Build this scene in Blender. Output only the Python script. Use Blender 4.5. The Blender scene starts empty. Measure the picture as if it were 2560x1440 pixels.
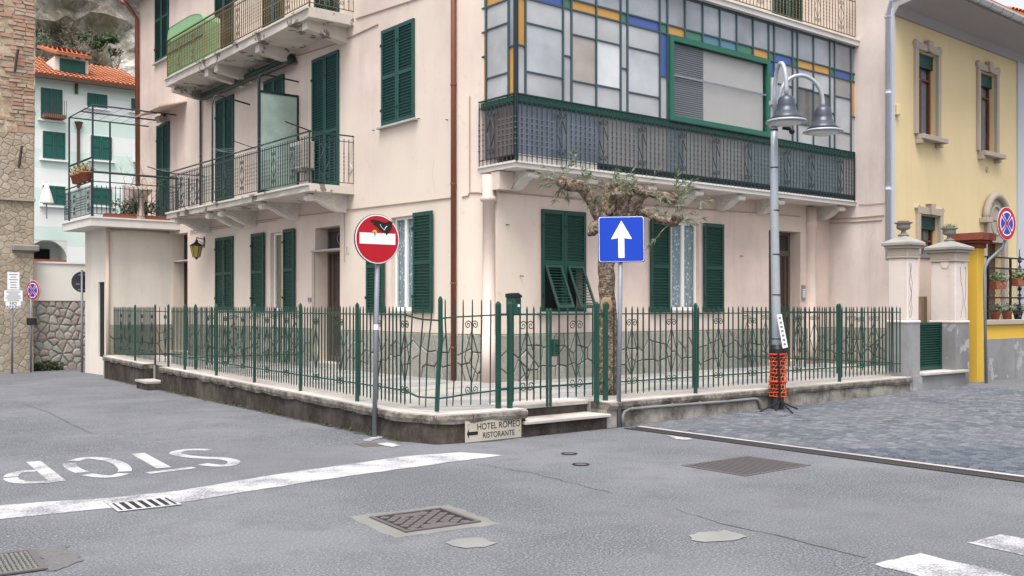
import bpy, bmesh, math, random
from mathutils import Matrix, Vector, noise

# ------------------------------------------------------------------ scene, camera, light
SC = bpy.context.scene
COL = SC.collection
F, CX, CY, EYE = 2468.0, 1280.0, 768.0, 1.6       # photo focal length, principal column, horizon row (2560x1440 px), eye height
YAW = math.radians(51.1)
FW = Vector((math.cos(YAW), math.sin(YAW), 0)); RT = Vector((math.sin(YAW), -math.cos(YAW), 0)); UP = Vector((0, 0, 1))
CAM = Vector((0, 0, EYE))
cd = bpy.data.cameras.new('camera'); cam = bpy.data.objects.new('camera', cd); COL.objects.link(cam)
cd.sensor_width = 36.0; cd.lens = 36.0 * F / 2560.0
cd.shift_y = (CY - 720.0) / 2560.0
cd.clip_start = 0.05; cd.clip_end = 2000
cam.location = CAM; cam.rotation_euler = (math.pi / 2, 0, YAW - math.pi / 2)
SC.camera = cam
SC.render.resolution_x, SC.render.resolution_y = 1024, 576

SUN_EL, SUN_AZ = math.radians(66), math.radians(222)     # high veiled sun behind the camera's left shoulder
world = bpy.data.worlds.new('World'); SC.world = world; world.use_nodes = True
wn = world.node_tree; bg = wn.nodes['Background']
sky = wn.nodes.new('ShaderNodeTexSky'); sky.sky_type = 'NISHITA'; sky.sun_disc = False
sky.sun_elevation = SUN_EL; sky.sun_rotation = math.radians(90) - SUN_AZ
sky.air_density = 1.0; sky.dust_density = 4.0; sky.ozone_density = 1.0
hs = wn.nodes.new('ShaderNodeHueSaturation'); hs.inputs['Saturation'].default_value = 0.22; hs.inputs['Value'].default_value = 1.0
wn.links.new(sky.outputs[0], hs.inputs['Color']); wn.links.new(hs.outputs[0], bg.inputs['Color'])
bg.inputs['Strength'].default_value = 0.125
sl = bpy.data.lights.new('sun', 'SUN'); so = bpy.data.objects.new('sun', sl); COL.objects.link(so)
sl.energy = 1.5; sl.angle = math.radians(35); sl.color = (1.0, 0.96, 0.91)
so.rotation_euler = (math.pi / 2 - SUN_EL, 0, SUN_AZ + math.pi / 2)
so.location = (0, 0, 30)
SC.view_settings.view_transform = 'Standard'; SC.view_settings.look = 'None'
SC.view_settings.exposure = 1.15; SC.view_settings.gamma = 1.0
R = random.Random(7)

# ------------------------------------------------------------------ pixels to directions, facade frames
def ray(px, py): return FW + RT * ((px - CX) / F) + UP * ((CY - py) / F)
def onz(px, py, z):
    r = ray(px, py); return CAM + r * ((z - EYE) / r.z)
class Frame:
    """vertical plane: s runs along it to the right, d goes into it, z up"""
    def __init__(f, p, ang):
        f.p = Vector((p[0], p[1], 0)); f.u = Vector((math.cos(ang), math.sin(ang), 0)); f.n = Vector((-f.u.y, f.u.x, 0))
    def px(f, px, py, d=0.0):
        r = ray(px, py); q = CAM + r * (((f.p + f.n * d - CAM).dot(f.n)) / r.dot(f.n)); return (q - f.p).dot(f.u), q.z
    def s(f, px, d=0.0): return f.px(px, CY, d)[0]
    def z(f, px, py, d=0.0): return f.px(px, py, d)[1]
    def M(f, s=0.0, d=0.0, z=0.0):
        o = f.p + f.u * s + f.n * d
        return Matrix(((f.u.x, f.n.x, 0, o.x), (f.u.y, f.n.y, 0, o.y), (0, 0, 1, z), (0, 0, 0, 1)))
    def w(f, s, d=0.0, z=0.0): return f.p + f.u * s + f.n * d + UP * z
def frame2(a, b): return Frame((a[0], a[1]), math.atan2(b[1] - a[1], b[0] - a[0]))

# ------------------------------------------------------------------ mesh collecting
class MB:
    def __init__(m): m.v = []; m.f = []
    def add(m, vs, fs):
        k = len(m.v); m.v += [tuple(p) for p in vs]; m.f += [tuple(i + k for i in q) for q in fs]; return m
    def box(m, x0, x1, y0, y1, z0, z1):
        return m.add([(x0, y0, z0), (x1, y0, z0), (x1, y1, z0), (x0, y1, z0), (x0, y0, z1), (x1, y0, z1), (x1, y1, z1), (x0, y1, z1)],
                     [(3, 2, 1, 0), (4, 5, 6, 7), (0, 1, 5, 4), (1, 2, 6, 5), (2, 3, 7, 6), (3, 0, 4, 7)])
    def obox(m, T, x0, x1, y0, y1, z0, z1):
        b = MB().box(x0, x1, y0, y1, z0, z1); return m.add([T @ Vector(p) for p in b.v], b.f)
    def quad(m, a, b, c, d): return m.add([a, b, c, d], [(0, 1, 2, 3)])
    def prism(m, poly, a, b, ax='y'):
        n = len(poly)
        if ax == 'y': P = lambda p, t: (p[0], t, p[1])
        elif ax == 'z': P = lambda p, t: (p[0], p[1], t)
        else: P = lambda p, t: (t, p[0], p[1])
        return m.add([P(p, a) for p in poly] + [P(p, b) for p in poly],
                     [tuple(range(n)), tuple(range(2 * n - 1, n - 1, -1))] + [(i, n + i, n + (i + 1) % n, (i + 1) % n) for i in range(n)])
    def tube(m, pts, r, n=6, caps=True, phase=0.0):
        P = [Vector(p) for p in pts]; rs = r if isinstance(r, (list, tuple)) else [r] * len(P)
        vs = []; ref = None
        for i, p in enumerate(P):
            t = (P[min(i + 1, len(P) - 1)] - P[max(i - 1, 0)])
            t = t.normalized() if t.length > 1e-9 else Vector((0, 0, 1))
            if ref is None: ref = Vector((1, 0, 0)) if abs(t.x) < .8 else Vector((0, 1, 0))
            u = (ref - t * ref.dot(t)); u = u.normalized() if u.length > 1e-6 else t.orthogonal().normalized()
            ref = u; w = t.cross(u)
            for k in range(n):
                a = 2 * math.pi * k / n + phase; vs.append(p + (u * math.cos(a) + w * math.sin(a)) * rs[i])
        fs = [(i * n + k, i * n + (k + 1) % n, (i + 1) * n + (k + 1) % n, (i + 1) * n + k) for i in range(len(P) - 1) for k in range(n)]
        if caps: fs += [tuple(range(n - 1, -1, -1)), tuple((len(P) - 1) * n + k for k in range(n))]
        return m.add(vs, fs)
    def lathe(m, prof, n=16, c=(0, 0, 0)):
        vs = [(c[0] + r * math.cos(2 * math.pi * k / n), c[1] + r * math.sin(2 * math.pi * k / n), c[2] + z) for r, z in prof for k in range(n)]
        fs = [(i * n + k, i * n + (k + 1) % n, (i + 1) * n + (k + 1) % n, (i + 1) * n + k) for i in range(len(prof) - 1) for k in range(n)]
        fs += [tuple(range(n - 1, -1, -1)), tuple((len(prof) - 1) * n + k for k in range(n))]
        return m.add(vs, fs)
    def ball(m, c, r, n=8, rings=5, jit=0.0, seed=0):
        rr = random.Random(seed); vs = [(c[0], c[1], c[2] - r)]
        for i in range(1, rings):
            a = math.pi * i / rings
            for k in range(n):
                b = 2 * math.pi * k / n; q = r * (1 + rr.uniform(-jit, jit))
                vs.append((c[0] + q * math.sin(a) * math.cos(b), c[1] + q * math.sin(a) * math.sin(b), c[2] - q * math.cos(a)))
        vs.append((c[0], c[1], c[2] + r)); L = len(vs) - 1
        fs = [(0, 1 + (k + 1) % n, 1 + k) for k in range(n)]
        fs += [(1 + i * n + k, 1 + i * n + (k + 1) % n, 1 + (i + 1) * n + (k + 1) % n, 1 + (i + 1) * n + k) for i in range(rings - 2) for k in range(n)]
        fs += [(1 + (rings - 2) * n + k, 1 + (rings - 2) * n + (k + 1) % n, L) for k in range(n)]
        return m.add(vs, fs)
    def xf(m, T): m.v = [tuple(T @ Vector(p)) for p in m.v]; return m
    def mesh(m, name, mat, smooth=False, recalc=True):
        me = bpy.data.meshes.new(name); me.from_pydata(m.v, [], m.f)
        if recalc:
            bm = bmesh.new(); bm.from_mesh(me); bmesh.ops.recalc_face_normals(bm, faces=bm.faces); bm.to_mesh(me); bm.free()
        if mat is not None: me.materials.append(mat)
        if smooth:
            for p in me.polygons: p.use_smooth = True
        me.update(); return me

WM = {}
def place(o, M, parent):
    if o.name not in COL.objects: COL.objects.link(o)
    if parent is not None:
        o.parent = parent; o.matrix_basis = WM[parent.name].inverted() @ M
    else: o.matrix_basis = M
    WM[o.name] = M.copy(); return o
I4 = Matrix.Identity(4)
def obj(name, mb, mat, parent=None, M=I4, smooth=False, bevel=0.0, seg=1, auto=0, recalc=True):
    me = mb if isinstance(mb, bpy.types.Mesh) else mb.mesh(name, mat, smooth, recalc)
    o = bpy.data.objects.new(name, me); place(o, M, parent)
    if bevel:
        b = o.modifiers.new('edge', 'BEVEL'); b.width = bevel; b.segments = seg; b.limit_method = 'ANGLE'; b.angle_limit = math.radians(40)
    return o
def thing(name, label, cat, M=I4, group=None):
    o = bpy.data.objects.new(name, None); o.empty_display_size = .1; place(o, M, None)
    o['label'] = label; o['category'] = cat
    if group: o['group'] = group
    return o
def tag(o, label, cat, group=None):
    o['label'] = label; o['category'] = cat
    if group: o['group'] = group
    return o
def kind(o, k): o['kind'] = k; return o
def T(x, y, z): return Matrix.Translation((x, y, z))
def RZ(a): return Matrix.Rotation(a, 4, 'Z')
def RX(a): return Matrix.Rotation(a, 4, 'X')
def RY(a): return Matrix.Rotation(a, 4, 'Y')
def dup(root, M, label=None):
    r = root.copy(); COL.objects.link(r); r.matrix_basis = M; WM[r.name] = M.copy()
    if label: r['label'] = label
    for ch in list(root.children):
        c = ch.copy(); COL.objects.link(c); c.parent = r; WM[c.name] = M @ c.matrix_basis
        for g in list(ch.children):
            e = g.copy(); COL.objects.link(e); e.parent = c
    return r

# ------------------------------------------------------------------ materials
class NT:
    def __init__(s, name):
        s.m = bpy.data.materials.new(name); s.m.use_nodes = True; s.t = s.m.node_tree
        s.b = s.t.nodes['Principled BSDF']; s.tc = s.t.nodes.new('ShaderNodeTexCoord')
    def n(s, ty, **kw):
        x = s.t.nodes.new(ty)
        for k, v in kw.items():
            if k in x.inputs: x.inputs[k].default_value = v
            else: setattr(x, k, v)
        return x
    def l(s, a, b): s.t.links.new(a, b)
    def co(s, scale=(1, 1, 1), world=False):
        mp = s.n('ShaderNodeMapping'); mp.inputs['Scale'].default_value = scale
        if world: g = s.n('ShaderNodeNewGeometry'); s.l(g.outputs['Position'], mp.inputs['Vector'])
        else: s.l(s.tc.outputs['Object'], mp.inputs['Vector'])
        return mp.outputs[0]
    def noise(s, scale, detail=4, rough=.6, vec=None, dist=0.0):
        x = s.n('ShaderNodeTexNoise', Scale=scale, Detail=detail, Roughness=rough, Distortion=dist)
        if vec is not None: s.l(vec, x.inputs['Vector'])
        return x.outputs['Fac']
    def ramp(s, fac, stops):
        r = s.n('ShaderNodeValToRGB'); e = r.color_ramp.elements
        while len(e) < len(stops): e.new(.5)
        for i, (p, c) in enumerate(stops):
            e[i].position = p; e[i].color = (*c, 1) if isinstance(c, (tuple, list)) else (c, c, c, 1)
        s.l(fac, r.inputs[0]); return r.outputs[0]
    def mix(s, fac, a, b, mode='MIX'):
        x = s.n('ShaderNodeMix', data_type='RGBA', blend_type=mode)
        for i, v in ((0, fac), (6, a), (7, b)):
            if isinstance(v, bpy.types.NodeSocket): s.l(v, x.inputs[i])
            elif i == 0: x.inputs[0].default_value = v
            else: x.inputs[i].default_value = (*v, 1)
        return x.outputs[2]
    def bump(s, h, strength=.3, dist=.02):
        b = s.n('ShaderNodeBump', Strength=strength, Distance=dist); s.l(h, b.inputs['Height']); s.l(b.outputs[0], s.b.inputs['Normal'])
    def fin(s, col, rough=.8, spec=.3, metal=0.0):
        if isinstance(col, bpy.types.NodeSocket): s.l(col, s.b.inputs['Base Color'])
        else: s.b.inputs['Base Color'].default_value = (*col, 1)
        if isinstance(rough, bpy.types.NodeSocket): s.l(rough, s.b.inputs['Roughness'])
        else: s.b.inputs['Roughness'].default_value = rough
        s.b.inputs['Specular IOR Level'].default_value = spec; s.b.inputs['Metallic'].default_value = metal
        return s.m
def lin(r, g, b):
    f = lambda c: (c / 255 / 12.92) if c <= 10 else ((c / 255 + .055) / 1.055) ** 2.4
    return (f(r), f(g), f(b))
def mul(c, k): return tuple(min(1, x * k) for x in c)

def plaster(name, col, stain=.12, fine=60, bumpy=.25, patch=None, streak=.5, fade=None):
    n = NT(name); v = n.co(world=True); vs = n.co((1, 1, .12), world=True)
    big = n.ramp(n.noise(.55, 5, .6, v), [(.3, 0), (.72, 1)]); st = n.ramp(n.noise(2.6, 6, .7, vs), [(.5, 0), (.72, 1)])
    c = n.mix(big, mul(col, 1 - stain * .55), mul(col, 1 + stain * .3))
    c = n.mix(n.ramp(st, [(0, 0), (1, min(.6, stain * streak * 1.9))]), c, mul(col, .55))
    if fade: c = n.mix(n.ramp(n.noise(.2, 4, .6, n.co((1, 1, .7), world=True)), [(.42, 0), (.58, .85)]), c, fade)
    blot = n.ramp(n.noise(7, 6, .7, v), [(.6, 0), (.68, 1)])
    c = n.mix(n.ramp(blot, [(0, 0), (1, stain * .8)]), c, mul(col, .7))
    if patch:
        pm = n.ramp(n.noise(2.0, 6, .62, v), [(.575, 0), (.59, 1)]); c = n.mix(pm, c, patch)
    f = n.noise(fine, 4, .6, v); c = n.mix(n.ramp(f, [(.2, 0), (.8, .09)]), c, mul(col, .7))
    hh = n.mix(.35, f, n.noise(9, 3, .5, v)); n.bump(hh, bumpy, .006); return n.fin(c, .9, .15)

def paint(name, col, rough=.45, rust=0.0, var=.15, spec=.4, metal=0.0):
    n = NT(name); v = n.co(world=True); a = n.noise(6, 5, .6, v)
    c = n.mix(a, mul(col, 1 - var), mul(col, 1 + var))
    if rust:
        rm = n.ramp(n.noise(9, 6, .7, v), [(1 - rust - .03, 0), (1 - rust + .03, 1)]); c = n.mix(rm, c, (.09, .035, .018))
    n.bump(n.noise(120, 3, .6, v), .08, .002); return n.fin(c, n.ramp(a, [(.3, rough - .08), (.7, rough + .12)]), spec, metal)

def plain(name, col, rough=.6, spec=.3, metal=0.0, var=.1, sc=14):
    n = NT(name); v = n.co(world=True); a = n.noise(sc, 4, .6, v)
    return n.fin(n.mix(a, mul(col, 1 - var), mul(col, 1 + var)), rough, spec, metal)

MT = {}
MT['wall'] = plaster('pink_plaster', (.675, .545, .49), .42, fade=(.68, .595, .505))
MT['column'] = plaster('column_plaster', (.62, .5, .45), .3)
MT['wallpale'] = plaster('pale_pink_plaster', (.67, .585, .54), .4)
MT['annex'] = plaster('cream_plaster', (.72, .66, .59), .25)
MT['yellow'] = plaster('yellow_plaster', (.70, .56, .33), .12)
MT['yellow2'] = plaster('yellow_gate_plaster', (.68, .43, .07), .1)
MT['white'] = plaster('white_plaster', (.74, .71, .66), .22)
MT['greyblue'] = plaster('greyblue_plaster', (.5, .52, .56), .08)
MT['soffit'] = plaster('mauve_grey_plaster', (.36, .335, .34), .08)
MT['frame_stone'] = plaster('window_stone', (.42, .36, .3), .15)
MT['cream_wall'] = plaster('cream_retaining_plaster', (.8, .78, .72), .06)
MT['roughgrey'] = plaster('rough_grey_render', (.25, .248, .252), .8, 25, 1.0, patch=(.36, .355, .355))
MT['marble'] = plaster('worn_marble', (.48, .445, .415), .6, 40, .25)
MT['green'] = paint('shutter_green', (.009, .05, .038), .45, var=.35)
MT['teal'] = paint('shutter_teal', (.009, .06, .055), .5, var=.35)
MT['brightgreen'] = paint('far_shutter_green', (.008, .085, .07), .5)
MT['fence'] = paint('fence_green', (.013, .062, .044), .42, rust=.14, var=.3)
MT['fencedark'] = paint('fence_dark_green', (.020, .040, .030), .5, rust=.3)
MT['picket'] = paint('picket_green', (.012, .042, .031), .5, rust=.22, var=.35)
MT['brownpost'] = paint('brown_post', (.045, .022, .018), .6)
MT['iron'] = paint('balcony_iron', (.022, .038, .042), .5, rust=.15)
MT['veriron'] = paint('veranda_iron', (.011, .024, .029), .45, rust=.05)
MT['goldiron'] = paint('weathered_rail', (.13, .085, .035), .6, rust=.25)
MT['alu'] = plain('grey_post', (.23, .25, .28), .5, .4, .3)
MT['zinc'] = plain('zinc_gutter', (.5, .5, .5), .4, .5, .4)
MT['lamp'] = plain('lamp_grey', (.36, .385, .42), .4, .4, .2)
MT['lampdark'] = plain('lamp_head_grey', (.055, .065, .085), .35, .5, .3)
MT['black'] = plain('black_metal', (.012, .012, .013), .5, .4)
MT['brownpipe'] = paint('brown_downpipe', (.17, .052, .03), .5, var=.25)
MT['creampipe'] = plain('cream_downpipe', (.58, .47, .38), .6)
MT['greypipe'] = plain('grey_conduit', (.2, .2, .2), .6)
MT['bluepipe'] = plain('pale_blue_downpipe', (.56, .59, .66), .45, .4)
MT['cable'] = plain('painted_cable', (.42, .31, .26), .8)
MT['whiteframe'] = plain('white_pvc', (.78, .78, .77), .35, .4, 0, .04)
MT['wood'] = plain('brown_wood', (.07, .035, .022), .45, .4, 0, .3, 8)
MT['wood_red'] = plain('red_brown_wood', (.16, .05, .028), .45, .4, 0, .3, 8)
MT['doorwood'] = plain('grey_brown_door', (.115, .085, .062), .55, .3, 0, .2, 10)
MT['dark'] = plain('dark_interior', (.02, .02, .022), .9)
MT['darkglass'] = plain('dark_glass', (.025, .03, .035), .08, .6)
MT['curtain'] = plain('net_curtain', (.55, .58, .6), .9, .1, 0, .12, 30)
MT['lace'] = None
MT['terracotta'] = plain('terracotta', (.32, .11, .06), .85)
MT['soil'] = plain('soil', (.05, .035, .025), .95)
MT['stonegrey'] = plaster('weathered_urn_stone', (.27, .255, .235), .5, 30, .6)
MT['capstone'] = plaster('lichen_cap_stone', (.33, .32, .3), .5, 30, .6)
MT['red'] = plain('sign_red', (.42, .003, .014), .35, .4, 0, .05)
MT['blue'] = plain('sign_blue', (.002, .045, .44), .35, .4, 0, .05)
MT['signwhite'] = plain('sign_white', (.78, .78, .79), .4, .4, 0, .03)
MT['signback'] = plain('sign_back', (.035, .037, .045), .6)
MT['inkblack'] = plain('ink', (.012, .012, .012), .6)
MT['inkgrey'] = plain('ink_grey', (.2, .2, .22), .6)
MT['orange'] = plain('orange_net', (.6, .1, .025), .7, .2, 0, .35, 20)
MT['orangered'] = plain('orange_band', (.5, .03, .02), .7)
MT['leaf'] = plain('willow_leaf', (.15, .18, .1), .55, .3, 0, .35, 30)
MT['leafdark'] = plain('dark_leaf', (.035, .06, .02), .55, .3, 0, .35, 30)
MT['twig'] = plain('twig', (.16, .12, .08), .8)
MT['greensheet'] = plain('green_ribbed_sheet', (.2, .35, .19), .5, .3, 0, .12, 5)
MT['beige'] = plain('beige_metal', (.45, .4, .33), .5)
MT['porcelain'] = plain('old_pink_porcelain', (.55, .43, .35), .35, .5)
MT['manhole'] = plain('cast_iron', (.125, .11, .112), .6, .4, .2, .25, 40)
MT['manholedark'] = plain('cast_iron_dark', (.018, .016, .017), .7)
MT['patch'] = plaster('cement_patch', (.25, .25, .235), .6, 50, .5)
MT['mortar'] = plaster('mortar', (.115, .1, .088), .3, 30, .5)
MT['tile'] = plain('roof_tile', (.46, .155, .075), .85, .2, 0, .3, 6)
MT['hotel'] = plaster('sign_stone', (.47, .43, .36), .3, 40, .2)
MT['umbrella'] = plain('white_canvas', (.7, .68, .62), .8)

def asphalt():
    n = NT('asphalt'); v = n.co(world=True)
    f1 = n.noise(62, 3, .7, v); f2 = n.noise(31, 2, .6, v); big = n.noise(.5, 5, .55, v); mid = n.noise(3, 5, .6, v)
    c = n.ramp(f1, [(.38, (.038, .041, .047)), (.46, (.098, .103, .116)), (.54, (.145, .151, .167)), (.62, (.3, .308, .33))])
    c = n.mix(n.ramp(f2, [(.45, .0), (.62, .5)]), c, (.085, .086, .095))
    c = n.mix(n.ramp(big, [(.38, 0), (.62, .5)]), c, (.195, .198, .214))
    c = n.mix(n.ramp(mid, [(.5, 0), (.68, .45)]), c, (.1, .099, .105)); wearm = n.noise(.23, 4, .5, n.co((1, .35, 1), world=True)); c = n.mix(n.ramp(wearm, [(.5, 0), (.6, .35)]), c, (.105, .106, .114))
    dk = n.ramp(n.noise(1.1, 3, .4, v, 1.5), [(.66, 0), (.72, 1)]); c = n.mix(n.ramp(dk, [(0, 0), (1, .18)]), c, (.09, .09, .095))
    n.bump(n.mix(.5, f1, f2), .5, .008); return n.fin(c, .92, .2)
MT['asphalt'] = asphalt()
def roadpaint(name='road_paint', wear=.42):
    n = NT(name); v = n.co(world=True); f = n.noise(60, 5, .75, v); b = n.noise(2.3, 4, .6, v)
    m = n.mix(.45, f, b); k = n.ramp(m, [(wear - .05, 1), (wear + .06, 0)])
    c = n.mix(k, (.42, .42, .432), (.14, .142, .155)); n.bump(f, .3, .004); return n.fin(c, .85, .2)
MT['roadpaint'] = roadpaint('road_paint', .455); MT['roadworn'] = roadpaint('worn_road_paint', .47)
def concrete_wall():
    n = NT('grimy_concrete'); v = n.co(world=True); vs = n.co((1, 1, .18), world=True)
    a = n.noise(2.4, 7, .7, v); b = n.noise(11, 6, .7, vs); d = n.noise(30, 5, .7, v); e = n.noise(.8, 4, .6, v)
    c = n.ramp(a, [(.3, (.03, .024, .021)), (.5, (.06, .049, .042)), (.7, (.105, .088, .076))])
    c = n.mix(n.ramp(e, [(.5, 0), (.66, .6)]), c, (.15, .13, .112))
    c = n.mix(n.ramp(b, [(.47, 0), (.72, .75)]), c, (.03, .024, .021))
    c = n.mix(n.ramp(d, [(.56, 0), (.7, .5)]), c, (.16, .142, .124))
    c = n.mix(n.ramp(n.noise(1.7, 5, .7, v), [(.62, 0), (.75, .5)]), c, (.06, .075, .035))
    n.bump(n.mix(.5, a, d), .7, .02); return n.fin(c, .95, .1)
MT['concrete'] = concrete_wall()
def concrete_pale():
    n = NT('stained_cement'); v = n.co(world=True); vs = n.co((1, 1, .25), world=True)
    a = n.noise(2.4, 7, .7, v); b = n.noise(8, 6, .7, vs); d = n.noise(30, 5, .7, v)
    c = n.ramp(a, [(.34, (.1, .09, .08)), (.46, (.24, .22, .195)), (.6, (.37, .34, .305))])
    c = n.mix(n.ramp(b, [(.5, 0), (.7, .75)]), c, (.075, .068, .058))
    c = n.mix(n.ramp(d, [(.56, 0), (.7, .4)]), c, (.42, .39, .35))
    n.bump(n.mix(.5, a, d), .6, .02); return n.fin(c, .95, .1)
MT['concrete2'] = concrete_pale()
def coping():
    n = NT('coping_concrete'); v = n.co(world=True); a = n.noise(4, 7, .75, v); d = n.noise(26, 5, .7, v)
    c = n.ramp(a, [(.34, (.06, .053, .046)), (.48, (.16, .143, .125)), (.62, (.3, .27, .24))])
    c = n.mix(n.ramp(d, [(.5, 0), (.68, .6)]), c, (.08, .07, .058)); n.bump(n.mix(.5, a, d), .9, .03); return n.fin(c, .95, .1)
MT['coping'] = coping()
def stone_var(name, cols, sc=9, bumpy=.5):
    """each stone gets its own tone (object random) plus grain"""
    n = NT(name); v = n.co(world=True); oi = n.n('ShaderNodeObjectInfo')
    c = n.ramp(oi.outputs['Random'], [(i / max(1, len(cols) - 1), k) for i, k in enumerate(cols)])
    a = n.noise(sc, 6, .7, v); d = n.noise(sc * 6, 4, .7, v)
    c = n.mix(n.ramp(a, [(.35, 0), (.7, .55)]), c, mul(cols[0], .55)); c = n.mix(n.ramp(d, [(.45, 0), (.7, .4)]), c, mul(cols[-1], 1.3))
    n.bump(n.mix(.5, a, d), bumpy, .02); return n.fin(c, .9, .2)
MT['crazy'] = stone_var('grey_green_stone', [(.22, .215, .19), (.31, .3, .265), (.4, .375, .33), (.27, .27, .245), (.36, .33, .285)], 14, .8)
MT['rubble'] = stone_var('rubble_stone', [(.33, .29, .24), (.42, .39, .34), (.36, .36, .345), (.46, .43, .38), (.34, .27, .23), (.5, .49, .465)], 8, .6)
MT['masonry'] = stone_var('tower_stone', [(.36, .3, .23), (.47, .41, .33), (.42, .34, .25), (.5, .44, .36), (.33, .28, .22)], 7, .9)
MT['brick'] = stone_var('old_brick', [(.4, .24, .17), (.46, .3, .22), (.52, .42, .34), (.4, .27, .2)], 9, .9)
MT['sett'] = stone_var('granite_sett', [(.07, .082, .104), (.1, .114, .138), (.15, .165, .19), (.085, .097, .12)], 18, .4)
def tower_core():
    n = NT('tower_plaster'); v = n.co(world=True); a = n.noise(1.6, 7, .7, v); d = n.noise(9, 6, .75, v)
    c = n.ramp(a, [(.33, (.3, .23, .16)), (.5, (.47, .38, .28)), (.68, (.6, .54, .45))])
    c = n.mix(n.ramp(d, [(.52, 0), (.66, .7)]), c, (.27, .19, .13)); n.bump(n.mix(.5, a, d), 1, .06); return n.fin(c, .95, .1)
MT['towercore'] = tower_core()
def sett_stuff():
    n = NT('granite_setts_far'); v = n.co(world=True); a = n.n('ShaderNodeNewGeometry').outputs['Random Per Island']; d = n.noise(45, 4, .7, v); b = n.noise(.7, 3, .5, v)
    c = n.ramp(a, [(0, (.07, .078, .093)), (.45, (.098, .107, .124)), (.8, (.125, .135, .153)), (1, (.175, .186, .204))])
    c = n.mix(n.ramp(b, [(.4, 0), (.62, .4)]), c, (.165, .162, .18)); c = n.mix(n.ramp(d, [(.52, 0), (.68, .3)]), c, (.26, .27, .3))
    n.bump(d, .4, .006); return n.fin(c, .8, .3)
MT['settfar'] = sett_stuff()
MT['settjoint'] = plain('sett_joint', (.022, .024, .028), .95, .1, 0, .3, 40)
def terrace_mat(name, c1, c2):
    n = NT(name); v = n.co(world=True); a = n.noise(80, 3, .7, v); b = n.noise(1.2, 5, .6, v)
    c = n.mix(n.ramp(a, [(.35, 0), (.62, 1)]), c1, c2); c = n.mix(n.ramp(b, [(.4, 0), (.7, .3)]), c, mul(c1, .55)); return n.fin(c, .85, .2)
MT['terr_b'] = terrace_mat('terrace_beige', (.28, .26, .24), (.4, .375, .35)); MT['terr_g'] = terrace_mat('terrace_grey', (.2, .2, .205), (.33, .33, .335))
MT['slab'] = plaster('balcony_slab', (.6, .55, .49), .4, 40, .4, patch=(.2, .165, .145))
MT['slabclean'] = plaster('balcony_slab_white', (.68, .65, .61), .28, 40, .3)
def bark():
    n = NT('bark'); v = n.co(world=True); a = n.noise(16, 7, .75, v); vo = n.n('ShaderNodeTexVoronoi', Scale=38.0); n.l(v, vo.inputs['Vector'])
    c = n.ramp(a, [(.36, (.05, .036, .028)), (.5, (.16, .12, .092)), (.62, (.32, .265, .21))])
    c = n.mix(n.ramp(vo.outputs['Distance'], [(.05, .5), (.3, 0)]), c, (.035, .026, .02)); n.bump(n.mix(.5, a, vo.outputs['Distance']), 1, .03); return n.fin(c, .95, .1)
MT['bark'] = bark()
MT['heartwood'] = plain('cut_wood', (.3, .2, .12), .8, .2, 0, .35, 20)
def lace():
    n = NT('lace_curtain'); v = n.co(world=True)
    vo = n.n('ShaderNodeTexVoronoi', Scale=13.0); n.l(v, vo.inputs['Vector']); f = n.noise(60, 3, .7, v)
    k = n.ramp(n.mix(.35, vo.outputs['Distance'], f), [(.3, 1), (.42, 0)]); c = n.mix(k, (.3, .34, .37), (.66, .68, .69)); n.bump(k, .2, .005); return n.fin(c, .9, .1)
MT['lace'] = lace()
def glass(name, col, rough=.25, bsc=90, bst=.5, spec=.5, var=.1):
    n = NT(name); v = n.co(world=True); f = n.noise(bsc, 3, .6, v); b = n.noise(1.1, 4, .5, v)
    c = n.mix(n.ramp(b, [(.35, 0), (.7, 1)]), mul(col, 1 - var), mul(col, 1 + var)); c = n.mix(n.ramp(f, [(.4, 0), (.65, .25)]), c, mul(col, .75))
    n.bump(f, bst, .006); return n.fin(c, rough, spec)
MT['frost'] = glass('frosted_glass', (.4, .405, .42), .22, 70, .8, .6, .22); MT['pale'] = glass('pale_glass', (.4, .42, .45), .04, 2.5, .12, .8, .25)
MT['amber'] = glass('amber_glass', (.5, .26, .055), .25); MT['cobalt'] = glass('blue_glass', (.045, .09, .32), .2)
MT['bottle'] = glass('green_glass', (.04, .17, .1), .22); MT['turq'] = glass('turquoise_glass', (.07, .2, .26), .22)
MT['uppane'] = glass('upper_grey_glass', (.25, .27, .3), .12, 30, .5, .7, .3); MT['panel'] = glass('pale_grey_panel', (.27, .26, .26), .35, 25, .1, var=.12)
MT['panelblue'] = glass('blue_grey_panel', (.17, .2, .26), .25, 25, .1, var=.25); MT['panelteal'] = glass('teal_grey_panel', (.165, .21, .23), .35, 25, .1, var=.12)
MT['milkglass'] = glass('milky_green_glass', (.3, .39, .35), .2, 8, .05, var=.3)
def clear(name, tint=(.9, .95, .95), rough=.02):
    n = NT(name); n.b.inputs['Transmission Weight'].default_value = 1.0; n.b.inputs['IOR'].default_value = 1.1; return n.fin(tint, rough, .5)
MT['clear'] = clear('window_glass')
def rock():
    n = NT('cliff_rock'); v = n.co(world=True); a = n.noise(.16, 8, .7, v); d = n.noise(.6, 7, .75, v); g = n.noise(.09, 6, .7, v)
    e = n.noise(2.4, 6, .8, v); c = n.ramp(a, [(.38, (.2, .17, .14)), (.47, (.42, .38, .33)), (.56, (.62, .6, .57))]); c = n.mix(n.ramp(d, [(.48, 0), (.6, .75)]), c, (.2, .175, .15)); c = n.mix(n.ramp(e, [(.5, 0), (.62, .55)]), c, (.13, .115, .095))
    c = n.mix(n.ramp(g, [(.47, 0), (.56, .85)]), c, (.15, .135, .085)); n.bump(n.mix(.5, a, d), 1, .5); return n.fin(c, .95, .1)
MT['rock'] = rock()
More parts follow.
